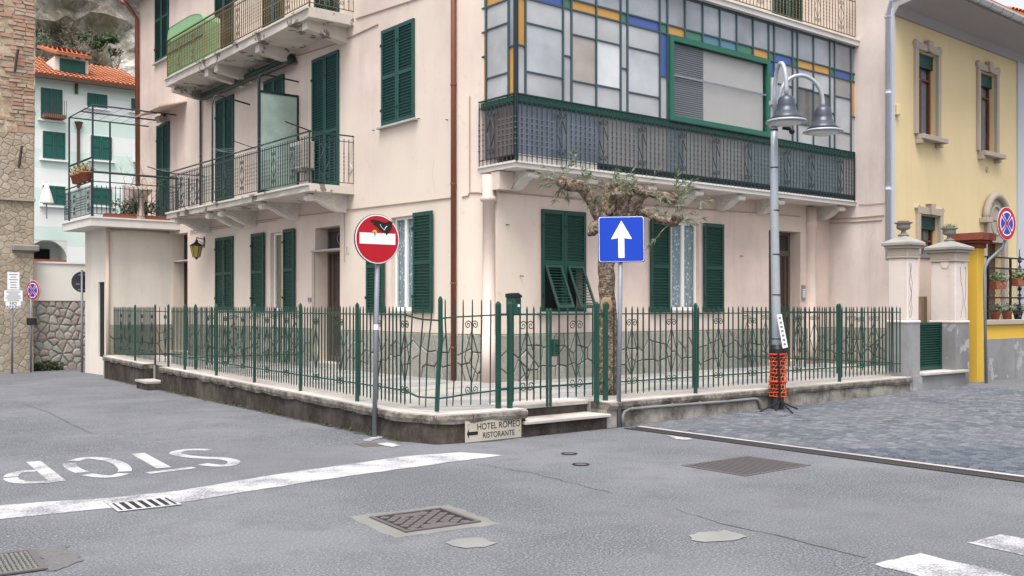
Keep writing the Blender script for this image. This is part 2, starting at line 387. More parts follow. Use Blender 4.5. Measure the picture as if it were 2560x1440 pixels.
def stripes():
    n = NT('striped_render'); g = n.n('ShaderNodeNewGeometry'); sp = n.n('ShaderNodeSeparateXYZ'); n.l(g.outputs['Position'], sp.inputs[0])
    ml = n.n('ShaderNodeMath', operation='MULTIPLY'); n.l(sp.outputs['Z'], ml.inputs[0]); ml.inputs[1].default_value = 1 / 1.75
    fr = n.n('ShaderNodeMath', operation='FRACT'); n.l(ml.outputs[0], fr.inputs[0]); gt = n.n('ShaderNodeMath', operation='GREATER_THAN'); n.l(fr.outputs[0], gt.inputs[0]); gt.inputs[1].default_value = .5
    b = n.noise(.8, 5, .6, n.co(world=True)); c = n.mix(gt.outputs[0], (.76, .78, .76), (.6, .73, .665)); c = n.mix(n.ramp(b, [(.45, 0), (.75, .2)]), c, (.5, .52, .5)); return n.fin(c, .9, .15)
MT['stripes'] = stripes()
# ------------------------------------------------------------------ layout
TZ = 0.35                                            # terrace level
PA, PB = onz(1143, 950, TZ), onz(1243, 954, TZ)      # house corner is cut between these two points
A = Frame(PA, -math.pi / 2); B = Frame(PB, 0.0)
VDV = -.66; SW = B.s(2139.5, VDV)                     # veranda depth; where facade B meets the wing
W = Frame(B.w(SW), -math.pi / 2)                     # side wall of the wing, s grows toward the street
FA0, FA1 = onz(265, 891, TZ), onz(1010, 1031, TZ)    # front edge of the fence wall on the left street
FA = frame2(FA0, FA1); LFA = (FA1 - FA0).length
FB = frame2((6.95, 9.375), (16.66, 9.285))           # front edge of the fence wall on the right street
def clampf(v, a, b): return max(a, min(b, v))
def gz(x, y):
    return -.0128 * clampf(y - 9.9, 0, 28) + .0112 * clampf(x - 9.3, 0, 20)
def gnd(px, py, up=0.0):
    z = 0.0
    for _ in range(6):
        q = onz(px, py, z + up); z = gz(q.x, q.y)
    return Vector((q.x, q.y, z + up))
def floor_poly(px, up=.004):                         # outline given in photo pixels, laid on the road
    return [gnd(x, y, up) for x, y in px]

# road
xs = [-60, -20, -5, 0, 3, 6, 9.3, 12, 15, 18, 22, 29.3, 45, 90]; ys = [-60, -20, -4, 0, 4, 7, 9.9, 13, 17, 21, 25, 30, 37.9, 60, 110]
mb = MB(); mb.v = [(x, y, gz(x, y)) for y in ys for x in xs]; nx = len(xs)
mb.f = [(j * nx + i, j * nx + i + 1, (j + 1) * nx + i + 1, (j + 1) * nx + i) for j in range(len(ys) - 1) for i in range(nx - 1)]
road = kind(obj('road', mb, MT['asphalt']), 'structure')

def flat(name, pts, mat, parent=None):
    m = MB().add(pts, [tuple(range(len(pts)))]); o = obj(name, m, mat, parent, recalc=False)
    if o.data.polygons[0].normal.z < 0: o.data.flip_normals()
    return o
def ragged(pts, amp=.02, seg=.07, seed=1):
    rr = random.Random(seed); out = []
    for i, p in enumerate(pts):
        q = pts[(i + 1) % len(pts)]; n = max(1, int((q - p).length / seg))
        for k in range(n):
            t = k / n; c = p.lerp(q, t); out.append(c + Vector((rr.uniform(-amp, amp), rr.uniform(-amp, amp), 0)))
    return out

# stop line and lettering
tag(flat('stop_line', ragged(floor_poly([(-40, 1302), (80, 1289), (290, 1268), (470, 1253), (760, 1206), (1010, 1171), (1255, 1138), (1150, 1130), (1010, 1141), (700, 1184), (450, 1226), (270, 1245), (110, 1254), (-40, 1267)]), .012, .12, 3), MT['roadpaint']),
    'long white stop line painted across the mouth of the left street', 'road marking')
sl_ = thing('stop_lettering', 'white word STOP painted upside down on the left street', 'road marking', T(*gnd(300, 1160)))
def zz(p): return (p[0] / 2.572, 880 + p[1] / 2.572)
def stroke(pts, w, name):
    P = [gnd(*zz(p), .004) for p in pts]; m = MB(); L = []; Rr = []
    for i, p in enumerate(P):
        t = (P[min(i + 1, len(P) - 1)] - P[max(0, i - 1)]); t.z = 0; t.normalize(); n = Vector((-t.y, t.x, 0)) * w / 2
        L.append(p + n); Rr.append(p - n)
    m.v = [tuple(p) for p in L + Rr]; k = len(P); m.f = [(i, i + 1, k + i + 1, k + i) for i in range(k - 1)]
    return m
def smoothpts(pts, n=4, closed=False):
    P = [Vector((*p, 0)) if len(p) == 2 else Vector(p) for p in pts]; out = []; N = len(P)
    for i in range(N if closed else N - 1):
        g = (lambda k: P[k % N]) if closed else (lambda k: P[clampf(k, 0, N - 1)])
        p0, p1, p2, p3 = g(i - 1), g(i), g(i + 1), g(i + 2)
        for k in range(n):
            t = k / n; out.append(.5 * ((2 * p1) + (p2 - p0) * t + (2 * p0 - 5 * p1 + 4 * p2 - p3) * t * t + (3 * p1 - p0 - 3 * p2 + p3) * t ** 3))
    if not closed: out.append(P[-1])
    return out
LW = .125
def letter(strokes):
    m = MB()
    for p, sm, w in strokes:
        s_ = stroke([(q[0], q[1]) for q in (smoothpts(p) if sm else p)], w, ''); m.add(s_.v, s_.f)
    o = obj('letter', m, MT['roadpaint'], sl_, recalc=False)
    for f in o.data.polygons: pass
    return o
letter([([(1345, 630), (1270, 627), (1190, 630), (1128, 644), (1150, 660), (1230, 673), (1330, 680), (1430, 684), (1500, 700), (1490, 721), (1420, 731), (1300, 720)], True, LW)])
letter([([(950, 778), (1250, 742)], False, LW * .9), ([(885, 651), (1055, 744)], False, LW * 1.15)])
for seg in ([(700, 694), (770, 718), (803, 750), (800, 768)], [(793, 780), (740, 796), (660, 800), (560, 786)], [(530, 774), (470, 748), (446, 724), (450, 714)], [(470, 700), (540, 682), (620, 682), (690, 692)]): pass
letter([(s_, True, LW) for s_ in ([(700, 694), (770, 718), (803, 750), (800, 768)], [(793, 780), (740, 796), (660, 800), (560, 786)], [(530, 774), (470, 748), (446, 724), (450, 714)], [(470, 700), (540, 682), (620, 682), (690, 692)])])
letter([([(215, 703), (375, 833)], False, LW * 1.1), ([(235, 762), (160, 766), (90, 782), (66, 802)], True, LW), ([(66, 808), (90, 826), (170, 839), (330, 833)], True, LW)])
# crossing stripes
tag(flat('crossing_stripe', ragged(floor_poly([(2188, 1411), (2298, 1382), (2500, 1430), (2640, 1465), (2500, 1500), (2330, 1450)]), .015, .08, 5), MT['roadworn']), 'worn white crossing stripe nearer the camera at the bottom right', 'road marking', 'crossing stripes')
tag(flat('crossing_stripe', ragged(floor_poly([(2418, 1357), (2505, 1336), (2700, 1375), (2640, 1405), (2520, 1380)]), .015, .08, 6), MT['roadworn']), 'worn white crossing stripe farther back at the right edge', 'road marking', 'crossing stripes')
# cement repairs
for k, (nm, lb, P) in enumerate([
    ('cement_patch', 'pale grey cement patch just below the square manhole', [(1110, 1357), (1150, 1346), (1205, 1343), (1240, 1357), (1215, 1366), (1165, 1370), (1130, 1365)]),
    ('cement_patch', 'pale cement patch in the asphalt left of the crossing stripes', [(1725, 1338), (1750, 1330), (1795, 1328), (1812, 1323), (1830, 1330), (1867, 1340), (1845, 1349), (1765, 1355), (1735, 1350)]),
    ('cement_patch', 'ragged white cement round the foot of the no entry pole', [(906, 1101), (930, 1092), (958, 1088), (955, 1094), (935, 1100), (925, 1103)]),
    ('cement_patch', 'small ragged white cement patch at the wall corner', [(940, 1109), (965, 1106), (985, 1108), (1002, 1114), (980, 1117), (960, 1114)]),
    ('cement_patch', 'thin white cement sliver along the drain channel', [(1666, 1088), (1690, 1090), (1732, 1096), (1718, 1100), (1695, 1098)])]):
    o = tag(flat(nm, ragged(floor_poly(P, .005 + .0006 * k), .015, .06, 20 + k), MT['patch'] if k < 2 else MT['roadpaint']), lb, 'road patch', 'cement patches in the road')
def crack(P, w=.012, seed=0):
    rr = random.Random(seed); pts = []
    for a, b in zip(P[:-1], P[1:]):
        a, b = gnd(*a, .0035), gnd(*b, .0035); n = max(2, int((b - a).length / .12))
        pts += [a.lerp(b, k / n) + Vector((rr.uniform(-.018, .018), rr.uniform(-.018, .018), 0)) for k in range(n)]
    m = MB(); k = len(pts); L = []; Q = []
    for i, p in enumerate(pts):
        t = (pts[min(i + 1, k - 1)] - pts[max(0, i - 1)]).normalized(); n = Vector((-t.y, t.x, 0)) * w * rr.uniform(.2, .8); L.append(p + n); Q.append(p - n)
    m.v = [tuple(p) for p in L + Q]; m.f = [(i, i + 1, k + i + 1, k + i) for i in range(k - 1)]
    obj('crack', m, MT['crackmat'], road, recalc=False)
MT['crackmat'] = plain('crack_dirt', (.085, .084, .086), .95)
crack([(1194, 1160), (1330, 1182), (1440, 1210), (1556, 1237)], .008, 1); crack([(1690, 1273), (1800, 1308), (1985, 1348), (2110, 1380), (2225, 1410)], .010, 2)
crack([(60, 1010), (120, 1030), (180, 1062), (235, 1085)], .012, 3); crack([(0, 1002), (62, 1003)], .03, 4); crack([(0, 962), (300, 944)], .02, 5)

MT['grit'] = plain('gutter_grit', (.075, .072, .07), .95, .1, 0, .5, 30)
def dirt_strip(fr, s0, s1, seed, w=.1):
    rr = random.Random(seed); n = int((s1 - s0) / .09); P = []; Q = []
    for i in range(n + 1):
        s = s0 + (s1 - s0) * i / n; a = fr.w(s, .02); b = fr.w(s, -w * (.35 + .65 * abs(noise.noise(Vector((s * 1.7, seed, 0))))) * rr.uniform(.5, 1.4)); P.append((a.x, a.y, gz(a.x, a.y) + .003)); Q.append((b.x, b.y, gz(b.x, b.y) + .003))
    m = MB(); m.v = P + Q; k = n + 1; m.f = [(i, i + 1, k + i + 1, k + i) for i in range(n)]; obj('grit', m, MT['grit'], road, recalc=False)
dirt_strip(FA, 0, LFA, 3, .16); dirt_strip(FB, .1, FB.s(1560), 5, .1); dirt_strip(FB, FB.s(1560), FB.s(2420), 6, .07)
# manholes and gratings
def cover(name, label, quad, build, mat=None, group=None, lift=0.0):
    """quad: four photo pixels (left, top, right, bottom) of the iron; its own local square frame on the road"""
    q = [gnd(*p, lift) for p in quad]; c = sum(q, Vector()) / 4; ex = (q[3] - q[0] + q[2] - q[1]) / 2; ey = (q[1] - q[0] + q[2] - q[3]) / 2
    w, h = ex.length, ey.length; a = math.atan2(ex.y, ex.x); t = thing(name, label, 'manhole' if 'grate' not in name else 'drain grate', T(*c) @ RZ(a), group); build(t, T(*c) @ RZ(a), w, h); return t
def diamond_cover(t, M, w, h):
    pl = [Vector((x, y, .002)) for x, y in ((-w / 2 - .13, -h / 2 - .12), (w / 2 + .1, -h / 2 - .14), (w / 2 + .14, h / 2 + .1), (-w / 2 - .1, h / 2 + .13))]
    m = MB(); pts = ragged(pl, .02, .08, 9); m.add(pts, [tuple(range(len(pts)))]); obj('cement_surround', m, MT['patch'], t, M, recalc=False)
    obj('plate', MB().box(-w / 2, w / 2, -h / 2, h / 2, .001, .005), MT['manholedark'], t, M)
    m = MB(); e = .03
    for x0, x1, y0, y1 in ((-w / 2, w / 2, -h / 2, -h / 2 + e), (-w / 2, w / 2, h / 2 - e, h / 2), (-w / 2, -w / 2 + e, -h / 2 + e, h / 2 - e), (w / 2 - e, w / 2, -h / 2 + e, h / 2 - e)): m.box(x0, x1, y0, y1, .003, .013)
    obj('rim', m, MT['manhole'], t, M); g = .078; k = g * .40; sm = MB().box(-k, k, -k, k, 0, .0035).mesh('tread_stud', MT['manhole'])
    for i in range(-12, 13):
        for j in range(-12, 13):
            x, y = (i - j) * g * .7071, (i + j) * g * .7071
            if abs(x) > w / 2 - e - .035 or abs(y) > h / 2 - e - .035 or (abs(abs(x) - .2) < .07 and abs(y) < .06): continue
            obj('tread_stud', sm, None, t, M @ T(x, y, .0045) @ RZ(math.pi / 4))
    for x in (-.2, .2): obj('lift_plate', MB().box(x - .05, x + .05, -.11, .11, .004, .0075), MT['manhole'], t, M)
cover('manhole_cover', 'square iron manhole cover with lattice tread set in grey cement', [(930, 1297), (1097, 1270), (1197, 1304), (1019, 1335)], diamond_cover)
def bar_grate(n, along='x', sl=.5, bmat='manhole'):
    def f(t, M, w, h):
        obj('pit', MB().box(-w / 2, w / 2, -h / 2, h / 2, .0005, .003), MT['manholedark'], t, M)
        m = MB(); e = .03
        for x0, x1, y0, y1 in ((-w / 2, w / 2, -h / 2, -h / 2 + e), (-w / 2, w / 2, h / 2 - e, h / 2), (-w / 2, -w / 2 + e, -h / 2 + e, h / 2 - e), (w / 2 - e, w / 2, -h / 2 + e, h / 2 - e)): m.box(x0, x1, y0, y1, .002, .0055)
        obj('rim', m, MT[bmat], t, M); Lx = (w if along == 'y' else h) - 2 * e
        for k in range(n):
            c = -Lx / 2 + Lx * (k + .5) / n; hw = Lx / n * sl / 2
            m = MB().box(-hw, hw, -h / 2 + e, h / 2 - e, .002, .0048) if along == 'y' else MB().box(-w / 2 + e, w / 2 - e, -hw, hw, .002, .0048)
            obj('bar', m, MT[bmat], t, M @ (T(c, 0, 0) if along == 'y' else T(0, c, 0)))
    return f
cover('drain_grate', 'large square iron bar grate in the asphalt before the drain channel', [(1703, 1165), (1868, 1140), (2020, 1163), (1870, 1192)], bar_grate(15, 'x', .5))
cover('drain_grate', 'white splashed slotted grate cut into the stop line', [(274, 1262), (415, 1240), (452, 1260), (298, 1282)], bar_grate(6, 'x', .42, 'roadworn'), lift=.005)
cover('drain_grate', 'small iron grate far off among the grey setts', [(2200, 1043), (2225, 1036), (2280, 1047), (2250, 1056)], bar_grate(12, 'x'))
def chequer(t, M, w, h):
    obj('plate', MB().box(-w / 2, w / 2, -h / 2, h / 2, .001, .007), MT['manholedark'], t, M)
    m = MB(); e = .04
    for x0, x1, y0, y1 in ((-w / 2, w / 2, -h / 2, -h / 2 + e), (-w / 2, w / 2, h / 2 - e, h / 2), (-w / 2, -w / 2 + e, -h / 2 + e, h / 2 - e), (w / 2 - e, w / 2, -h / 2 + e, h / 2 - e)): m.box(x0, x1, y0, y1, .003, .016)
    obj('rim', m, MT['manhole'], t, M); m = MB(); N = 16
    for i in range(N):
        for j in range(N):
            x = -w / 2 + e + (w - 2 * e) * (i + .5) / N; y = -h / 2 + e + (h - 2 * e) * (j + .5) / N; a = .6 if (i + j) % 2 else -.6
            m.obox(T(x, y, 0) @ RZ(a), -.022, .022, -.009, .009, .005, .013)
    kind(obj('treads', m, MT['patch'], t, M), 'stuff')
cover('manhole_cover', 'iron manhole cover with zigzag tread at the bottom left edge', [(-150, 1405), (85, 1378), (118, 1424), (-130, 1462)], chequer)
tag(flat('asphalt_repair', ragged(floor_poly([(88, 1374), (165, 1362), (205, 1403), (125, 1430)], .0045), .022, .05, 40), plain('broken_asphalt', (.13, .128, .13), .95, .1, 0, .5, 25)), 'crumbled dark asphalt beside the zigzag manhole cover', 'road patch')
for k, (px, lb) in enumerate([((1423, 1135), 'round iron valve cover nearer the house steps'), ((1452, 1162), 'round iron valve cover nearer the camera')]):
    c = gnd(*px); t = thing('valve_cover', lb, 'manhole', T(*c), 'round valve covers'); m = MB()
    obj('rim', MB().lathe([(.085, 0), (.09, .008), (.068, .008), (.066, .002)], 20), MT['manholedark'], t, T(*c)); obj('lid', MB().lathe([(.06, .001), (.06, .007), (.03, .007), (.028, .004), (.012, .004), (.01, .009)], 16), MT['manhole'], t, T(*c))
cover('manhole_cover', 'small broken square cover beside the no entry pole', [(905, 1112), (925, 1105), (948, 1112), (925, 1120)], bar_grate(2, 'x', .95))

# drain channel, kerb strip and setts on the right street
D0, D1 = gnd(1560, 1072), gnd(2640, 1218); DF = frame2(D0, D1); LD = (D1 - D0).length
MD = DF.M(); chan = thing('drain_channel', 'long dark slotted drain channel between asphalt and grey setts', 'drain grate', DF.M(0, 0, gz(D0.x, D0.y)))
CWID = .24
def dz(s, d, up=0): q = DF.w(s, d); return gz(q.x, q.y) + up
NS = int(LD / .5)
slotm = None
for i in range(NS):
    s = LD * i / NS; ln = LD / NS; m = MB(); m.box(.004, ln - .004, 0, CWID, .002, .006) if 0 else None
    nb = 14
    for k in range(nb): m.box(ln * (k + .25) / nb, ln * (k + .8) / nb, .03, CWID * .34, .005, .0075); m.box(ln * (k + .25) / nb, ln * (k + .8) / nb, CWID * .38, CWID * .64, .005, .0075); m.box(ln * (k + .25) / nb, ln * (k + .8) / nb, CWID * .68, CWID - .02, .005, .0075)
    m.box(0, ln, 0, .02, .004, .012); m.box(0, ln, CWID - .02, CWID, .004, .012)
    obj('channel_bed', MB().box(.0, ln, 0, CWID, .002, .006), MT['manholedark'], chan, DF.M(s, 0, dz(s, .1))); obj('grating', m, MT['manholedark'] if 0 else MT['drainiron'] if 'drainiron' in MT else MT.setdefault('drainiron', plain('drain_iron', (.06, .056, .06), .65, .4, .2, .3, 40)), chan, DF.M(s, 0, dz(s, .1)))
kerb = thing('kerb_strip', 'narrow pale stone kerb strip edging the setts', 'kerb', DF.M(0, CWID, dz(0, CWID)))
for i in range(int(LD)):
    obj('kerb_stone', MB().box(0.002, .996, .004, .075, -.02, .012), MT['marble'], kerb, DF.M(i, CWID, dz(i, CWID)))
rr = random.Random(3); cells = []; d = CWID + .09; SWD = .11
row = 0
while d < 9.0:
    s = -6 + (row % 2) * .055
    while s < 20:
        w_ = .105 + rr.uniform(-.006, .006); cells.append((s, d, w_)); s += w_ + .010
    d += SWD; row += 1
vis = []
for s, d, w_ in cells:
    q = DF.w(s + w_ / 2, d + .05); v = q - CAM; dep = v.dot(FW); 
    if dep < 2: continue
    px = CX + F * v.dot(RT) / dep
    z = gz(q.x, q.y); fy = (q - FB.p).dot(FB.n)
    if px > 2760 or (fy > .03 and q.x < 17.4) or q.y > 10.9 or q.x > 26: continue
    vis.append((dep, s, d, w_))
vis.sort()
setts = kind(obj('setts_paving', MB().add([tuple(DF.w(a, b, dz(a, b) + .0022)) for a, b in ((0, CWID + .08), (20, CWID + .08), (20, 9), (-6, 9), (-6, 6))], [(0, 1, 2, 3, 4)]), MT['settjoint'], recalc=False), 'structure')
def sett(m, s, d, w_, dx=0, dy=0):
    h = .009 + rr.uniform(-.002, .002); b = .008; l_ = SWD - .012
    v = [(0, 0, -.005), (w_, 0, -.005), (w_, l_, -.005), (0, l_, -.005), (b, b, h), (w_ - b, b, h), (w_ - b, l_ - b, h), (b, l_ - b, h)]
    return m.add([(x + dx, y + dy, z) for x, y, z in v], [(4, 5, 6, 7), (0, 1, 5, 4), (1, 2, 6, 5), (2, 3, 7, 6), (3, 0, 4, 7)])
sm_ = [sett(MB(), 0, 0, .102).mesh('sett', MT['sett'], recalc=False) for _ in range(5)]
for k, (dep, s, d, w_) in enumerate(vis[:300]): obj('sett', sm_[k % 5], None, setts, DF.M(s, d, dz(s, d)) @ RZ(rr.uniform(-.03, .03)))
m = MB()
for dep, s, d, w_ in vis[300:]:
    b = MB(); sett(b, s, d, w_); q = DF.M(s, d, dz(s, d)); m.add([q @ Vector(p) for p in b.v], b.f)
kind(obj('far_setts', m, MT['settfar'], setts, recalc=False), 'stuff')

# terrace behind the fence, laid in beige and grey triangles
_gl, _gr = FB.s(1316), FB.s(1516)
t_out = [FA.w(-1.2, .18), FA.w(LFA, .18), FB.w(.25, .1), FB.w(_gl, .1), FB.w(_gl, .42), FB.w(_gr, .42), FB.w(_gr, .1), FB.w(9.9, .1), Vector((19.6, 11, 0)), Vector((19.6, 13.4, 0)), Vector((10.6, 13.4, 0)), Vector((10.4, 24.6, 0))]
ter = kind(obj('terrace', MB().prism([(p.x, p.y) for p in t_out], -.5, TZ - .012, 'z'), MT['terr_b']), 'structure')
def inpoly(p, poly):
    c = False; n = len(poly)
    for i in range(n):
        a, b = poly[i], poly[(i + 1) % n]
        if (a[1] > p[1]) != (b[1] > p[1]) and p[0] < (b[0] - a[0]) * (p[1] - a[1]) / (b[1] - a[1]) + a[0]: c = not c
    return c
tp = [(p.x, p.y) for p in t_out]
for i in range(-3, 14):
    for j in range(-1, 18):
        x0, y0 = 5.6 + i * 1.05, 8.9 + j * 1.05
        tri = [(x0 + .02, y0 + .04), (x0 + .98, y0 + .52), (x0 + .02, y0 + 1.0)] if (i + j) % 2 else [(x0 + 1.02, y0 + .04), (x0 + .06, y0 + .52), (x0 + 1.02, y0 + 1.0)]
        if all(inpoly(q, tp) for q in tri) and not (tri[0][0] > 10 and tri[0][1] > 12.9):
            obj('terrace_tile', MB().prism(tri, TZ - .03, TZ - .008, 'z'), MT['terr_g'], ter)
# ------------------------------------------------------------------ fence walls
def coping_run(parent, P0, P1, dep, z0, z1, mat_side, seed):
    """rough-edged coping between two front-edge points, in world xy"""
    L = (P1 - P0).length; fr = frame2(P0, P1); rr = random.Random(seed); n = max(2, int(L / .22)); m = MB(); vs = []
    for i in range(n + 1):
        s = L * i / n; j = 0 if i in (0, n) else 1
        f = -.045 + j * rr.uniform(-.012, .02); b = z0 + j * rr.uniform(-.02, .022)
        vs += [(s, f, z1 - .006), (s, f - .004, (z1 + b) / 2), (s, f + .012, b), (s, dep, b), (s, dep, z1), (s, f + .01, z1)]
    fs = []
    for i in range(n):
        for k in range(6): fs.append((i * 6 + k, i * 6 + (k + 1) % 6, (i + 1) * 6 + (k + 1) % 6, (i + 1) * 6 + k))
    fs += [(5, 4, 3, 2, 1, 0), tuple(n * 6 + k for k in range(6))]
    obj('coping', m.add(vs, fs), mat_side, parent, fr.M())
    m = MB(); q = int(L / 1.1) + 1
    for i in range(q):
        obj('coping_slab', MB().box(.003, L / q - .003, -.022, dep + .01, z1 - .004, z1 + .012), MT['marble'], parent, fr.M(L * i / q))
def base_wall(parent, pts, dep, mat, z1):
    m = MB(); n = len(pts)
    for a, b in zip(pts[:-1], pts[1:]):
        fr = frame2(a, b); L = (b - a).length; k = max(1, int(L / .5))
        for i in range(k):
            s0, s1 = L * i / k, L * (i + 1) / k
            P = [fr.w(s0, 0, -.6), fr.w(s1, 0, -.6), fr.w(s1, dep, -.6), fr.w(s0, dep, -.6)]; Q = [p + UP * (z1 + .6) for p in P]
            m.add(P + Q, [(0, 1, 5, 4), (1, 2, 6, 5), (2, 3, 7, 6), (3, 0, 4, 7), (4, 5, 6, 7)])
    return obj('wall_body', m, mat, parent, recalc=True)
SG0 = FA.s(392); SG1 = FA.s(402)                      # little side gate opening in the left run
CZ0, CZ1 = TZ - .11, TZ - .012
wl = thing('fence_wall', 'short dark concrete wall under the fence beside the cream annex', 'wall', FA.M(0, 0, -.2), 'concrete walls under the fences')
base_wall(wl, [FA.w(-.2), FA.w(SG0 - 1.0)], .3, MT['concrete'], CZ0); coping_run(wl, FA.w(-.2), FA.w(SG0 - 1.0), .3, CZ0, CZ1, MT['coping'], 1)
corner = [FA.w(SG1), FA.w(LFA - .05), Vector((6.52, 9.50, 0)), Vector((6.95, 9.375, 0)), FB.w(FB.s(1314))]
wm = thing('fence_wall', 'long dark concrete wall with chipped coping turning the street corner', 'wall', FA.M(SG1, 0, -.1), 'concrete walls under the fences')
base_wall(wm, corner, .3, MT['concrete'], CZ0)
for k, (a, b) in enumerate(zip(corner[:-1], corner[1:])): coping_run(wm, a, b, .3, CZ0, CZ1, MT['coping'], 10 + k)
GR = FB.s(1516); FBE = FB.s(2276)
wr = thing('fence_wall', 'long stained cement wall below the right hand fence with a grey pipe', 'wall', FB.M(GR, 0, 0), 'concrete walls under the fences')
base_wall(wr, [FB.w(GR), FB.w(FBE)], .3, MT['concrete2'], CZ0); coping_run(wr, FB.w(GR), FB.w(FBE), .3, CZ0, CZ1, MT['coping'], 30)
cs = FB.px(1600, 1022)[1]
pz = lambda x, y: (FB.px(x, y, -.03)[0], -.03, FB.px(x, y, -.03)[1])
obj('conduit', MB().tube([pz(1557, 1068), pz(1557, 1040), pz(1561, 1029), pz(1573, 1022), pz(1600, 1020), pz(1700, 1012), pz(1800, 1005), pz(1885, 997), pz(1894, 998), pz(1898, 1004), pz(1902, 1024)], .022, 8), MT['greypipe'], wr, FB.M(), True)
for x, y in ((1578, 1021.5), (1603, 1020), (1680, 1013.5), (1749, 1008.5)):
    p = pz(x, y); obj('pipe_clip', MB().tube([(p[0] - .02, p[1], p[2]), (p[0] + .02, p[1], p[2])], .03, 8), MT['greypipe'], wr, FB.M())
inn = [FA.w(LFA - .05, .3), Vector((6.83, 9.75, 0)), Vector((7.02, 9.68, 0))]
obj('corner_slab', MB().prism([(p.x, p.y) for p in (FA.w(LFA - .12, -.01), Vector((6.51, 9.49, 0)), Vector((7.0, 9.37, 0)), inn[2], inn[1], FA.w(LFA - .12, .32))], CZ1 - .03, CZ1 + .0145, 'z'), MT['marble'], wm)
q = FA.px(782, 1021, -.002); obj('weep_hole', MB().lathe([(.035, 0), (.03, .004)], 10).xf(Matrix.Diagonal((.8, 1.3, 1, 1))).xf(RX(math.pi / 2)), MT['black'], wm, FA.M(q[0], -.0, q[1]))
# side step, front steps
st = thing('side_step', 'small marble topped step at the side gate in the left wall', 'step', FA.M(SG0 - .5, 0, -.2))
obj('tread', MB().box(-.95, -.02, -.3, .1, .06, .1), MT['marble'], st, FA.M(SG1, 0, -.06)); obj('riser', MB().box(-.93, -.02, -.27, .5, -.5, .06), MT['concrete'], st, FA.M(SG1, 0, -.06)); obj('back_wall', MB().box(-1.0, .02, .14, .5, -.5, TZ + .04), MT['concrete'], st, FA.M(SG1, 0, -.06))
GL = FB.s(1316)
fs_ = thing('front_steps', 'two marble edged entrance steps below the green gate', 'steps', FB.M(GL, 0, 0))
obj('landing', MB().box(.004, GR - GL - .004, .34, .8, TZ - .05, TZ + .004), MT['marble'], fs_, FB.M(GL), bevel=.006)
obj('riser', MB().box(.004, GR - GL - .004, .38, .8, -.4, TZ - .05), MT['concrete'], fs_, FB.M(GL))
obj('lower_tread', MB().box(-.06, GR - GL + .03, -.06, .38, .155, .195), MT['marble'], fs_, FB.M(GL), bevel=.006)
obj('lower_riser', MB().box(-.03, GR - GL - .002, -.01, .379, -.4, .155), MT['concrete'], fs_, FB.M(GL))

# ------------------------------------------------------------------ fences
FT = EYE + .012 - TZ                                 # picket tip height above the terrace (tips sit just over eye level)
RTOP, RBOT = EYE - .09 - TZ, .24                     # rails
def picket_mesh(h0, h1, r=.0078, mat=None):
    m = MB(); c = [(-r, -r), (r, -r), (r, r), (-r, r)]; q = [(x * .35, y * .35) for x, y in c]
    vs = [(x, y, h0 + .03) for x, y in c] + [(x, y, h1 - .04) for x, y in c] + [(x, y, h1) for x, y in q] + [(x, y, h0) for x, y in q]
    fs = [(i, (i + 1) % 4, 4 + (i + 1) % 4, 4 + i) for i in range(4)] + [(4 + i, 4 + (i + 1) % 4, 8 + (i + 1) % 4, 8 + i) for i in range(4)] + [(12 + i, 12 + (i + 1) % 4, (i + 1) % 4, i) for i in range(4)] + [(8, 9, 10, 11), (15, 14, 13, 12)]
    return m.add(vs, fs).mesh('picket', mat or MT['picket'])
PM = picket_mesh(.07, FT)
def post_mesh(h, r=.0205, mat=None):
    m = MB(); m.box(-r, r, -r, r, -.02, h - .035); t = r * 1.05
    m.add([(-t, -t, h - .035), (t, -t, h - .035), (t, t, h - .035), (-t, t, h - .035), (-t * .3, -t * .3, h), (t * .3, -t * .3, h), (t * .3, t * .3, h), (-t * .3, t * .3, h)], [(0, 1, 5, 4), (1, 2, 6, 5), (2, 3, 7, 6), (3, 0, 4, 7), (4, 5, 6, 7), (3, 2, 1, 0)])
    return m.mesh('post', mat or MT['fence'])
POST = post_mesh(FT + .05)
def spiral(c, r0, turns, sgn, up, n=22):
    out = []
    for i in range(n + 1):
        t = i / n; a = t * turns * 2 * math.pi; r = r0 * (1 - .85 * t); out.append((c[0] + sgn * (-r * math.cos(a)), 0, c[1] + up * r * math.sin(a)))
    return out
def scroll_mesh(w, z0, z1, mat, rr_=.0078, name='scroll'):
    """diamond with four spiral ends, w = half width"""
    m = MB(); zm = (z0 + z1) / 2; k = w * .5
    for sg in (-1, 1):
        m.tube([(0, 0, z1 - .14 * (z1 - z0)), (sg * w, 0, zm), (0, 0, z0 + .14 * (z1 - z0))], rr_, 4)
        for up, zb in ((1, z1), (-1, z0)):
            e = spiral((sg * k, zb - up * k), k, 1.6, sg, up); m.tube([(0, 0, zb - up * .15 * (z1 - z0))] + e, rr_ * .85, 4)
    return m.mesh(name, mat)
SCR = scroll_mesh(.105, .2, RTOP - .07, MT['picket'])
def rail(parent, P, name='rail', mat=None, h=.017, t=.008, M=I4):
    m = MB()
    for a, b in zip(P[:-1], P[1:]):
        a, b = Vector(a), Vector(b); u = (b - a).normalized(); n = Vector((-u.y, u.x, 0)) * t
        z = UP * h / 2; vs = [a + n + z, a - n + z, a - n - z, a + n - z, b + n + z, b - n + z, b - n - z, b + n - z]
        m.add(vs, [(0, 1, 2, 3), (7, 6, 5, 4), (0, 4, 5, 1), (1, 5, 6, 2), (2, 6, 7, 3), (3, 7, 4, 0)])
    return obj(name, m, mat or MT['fence'], parent, M)
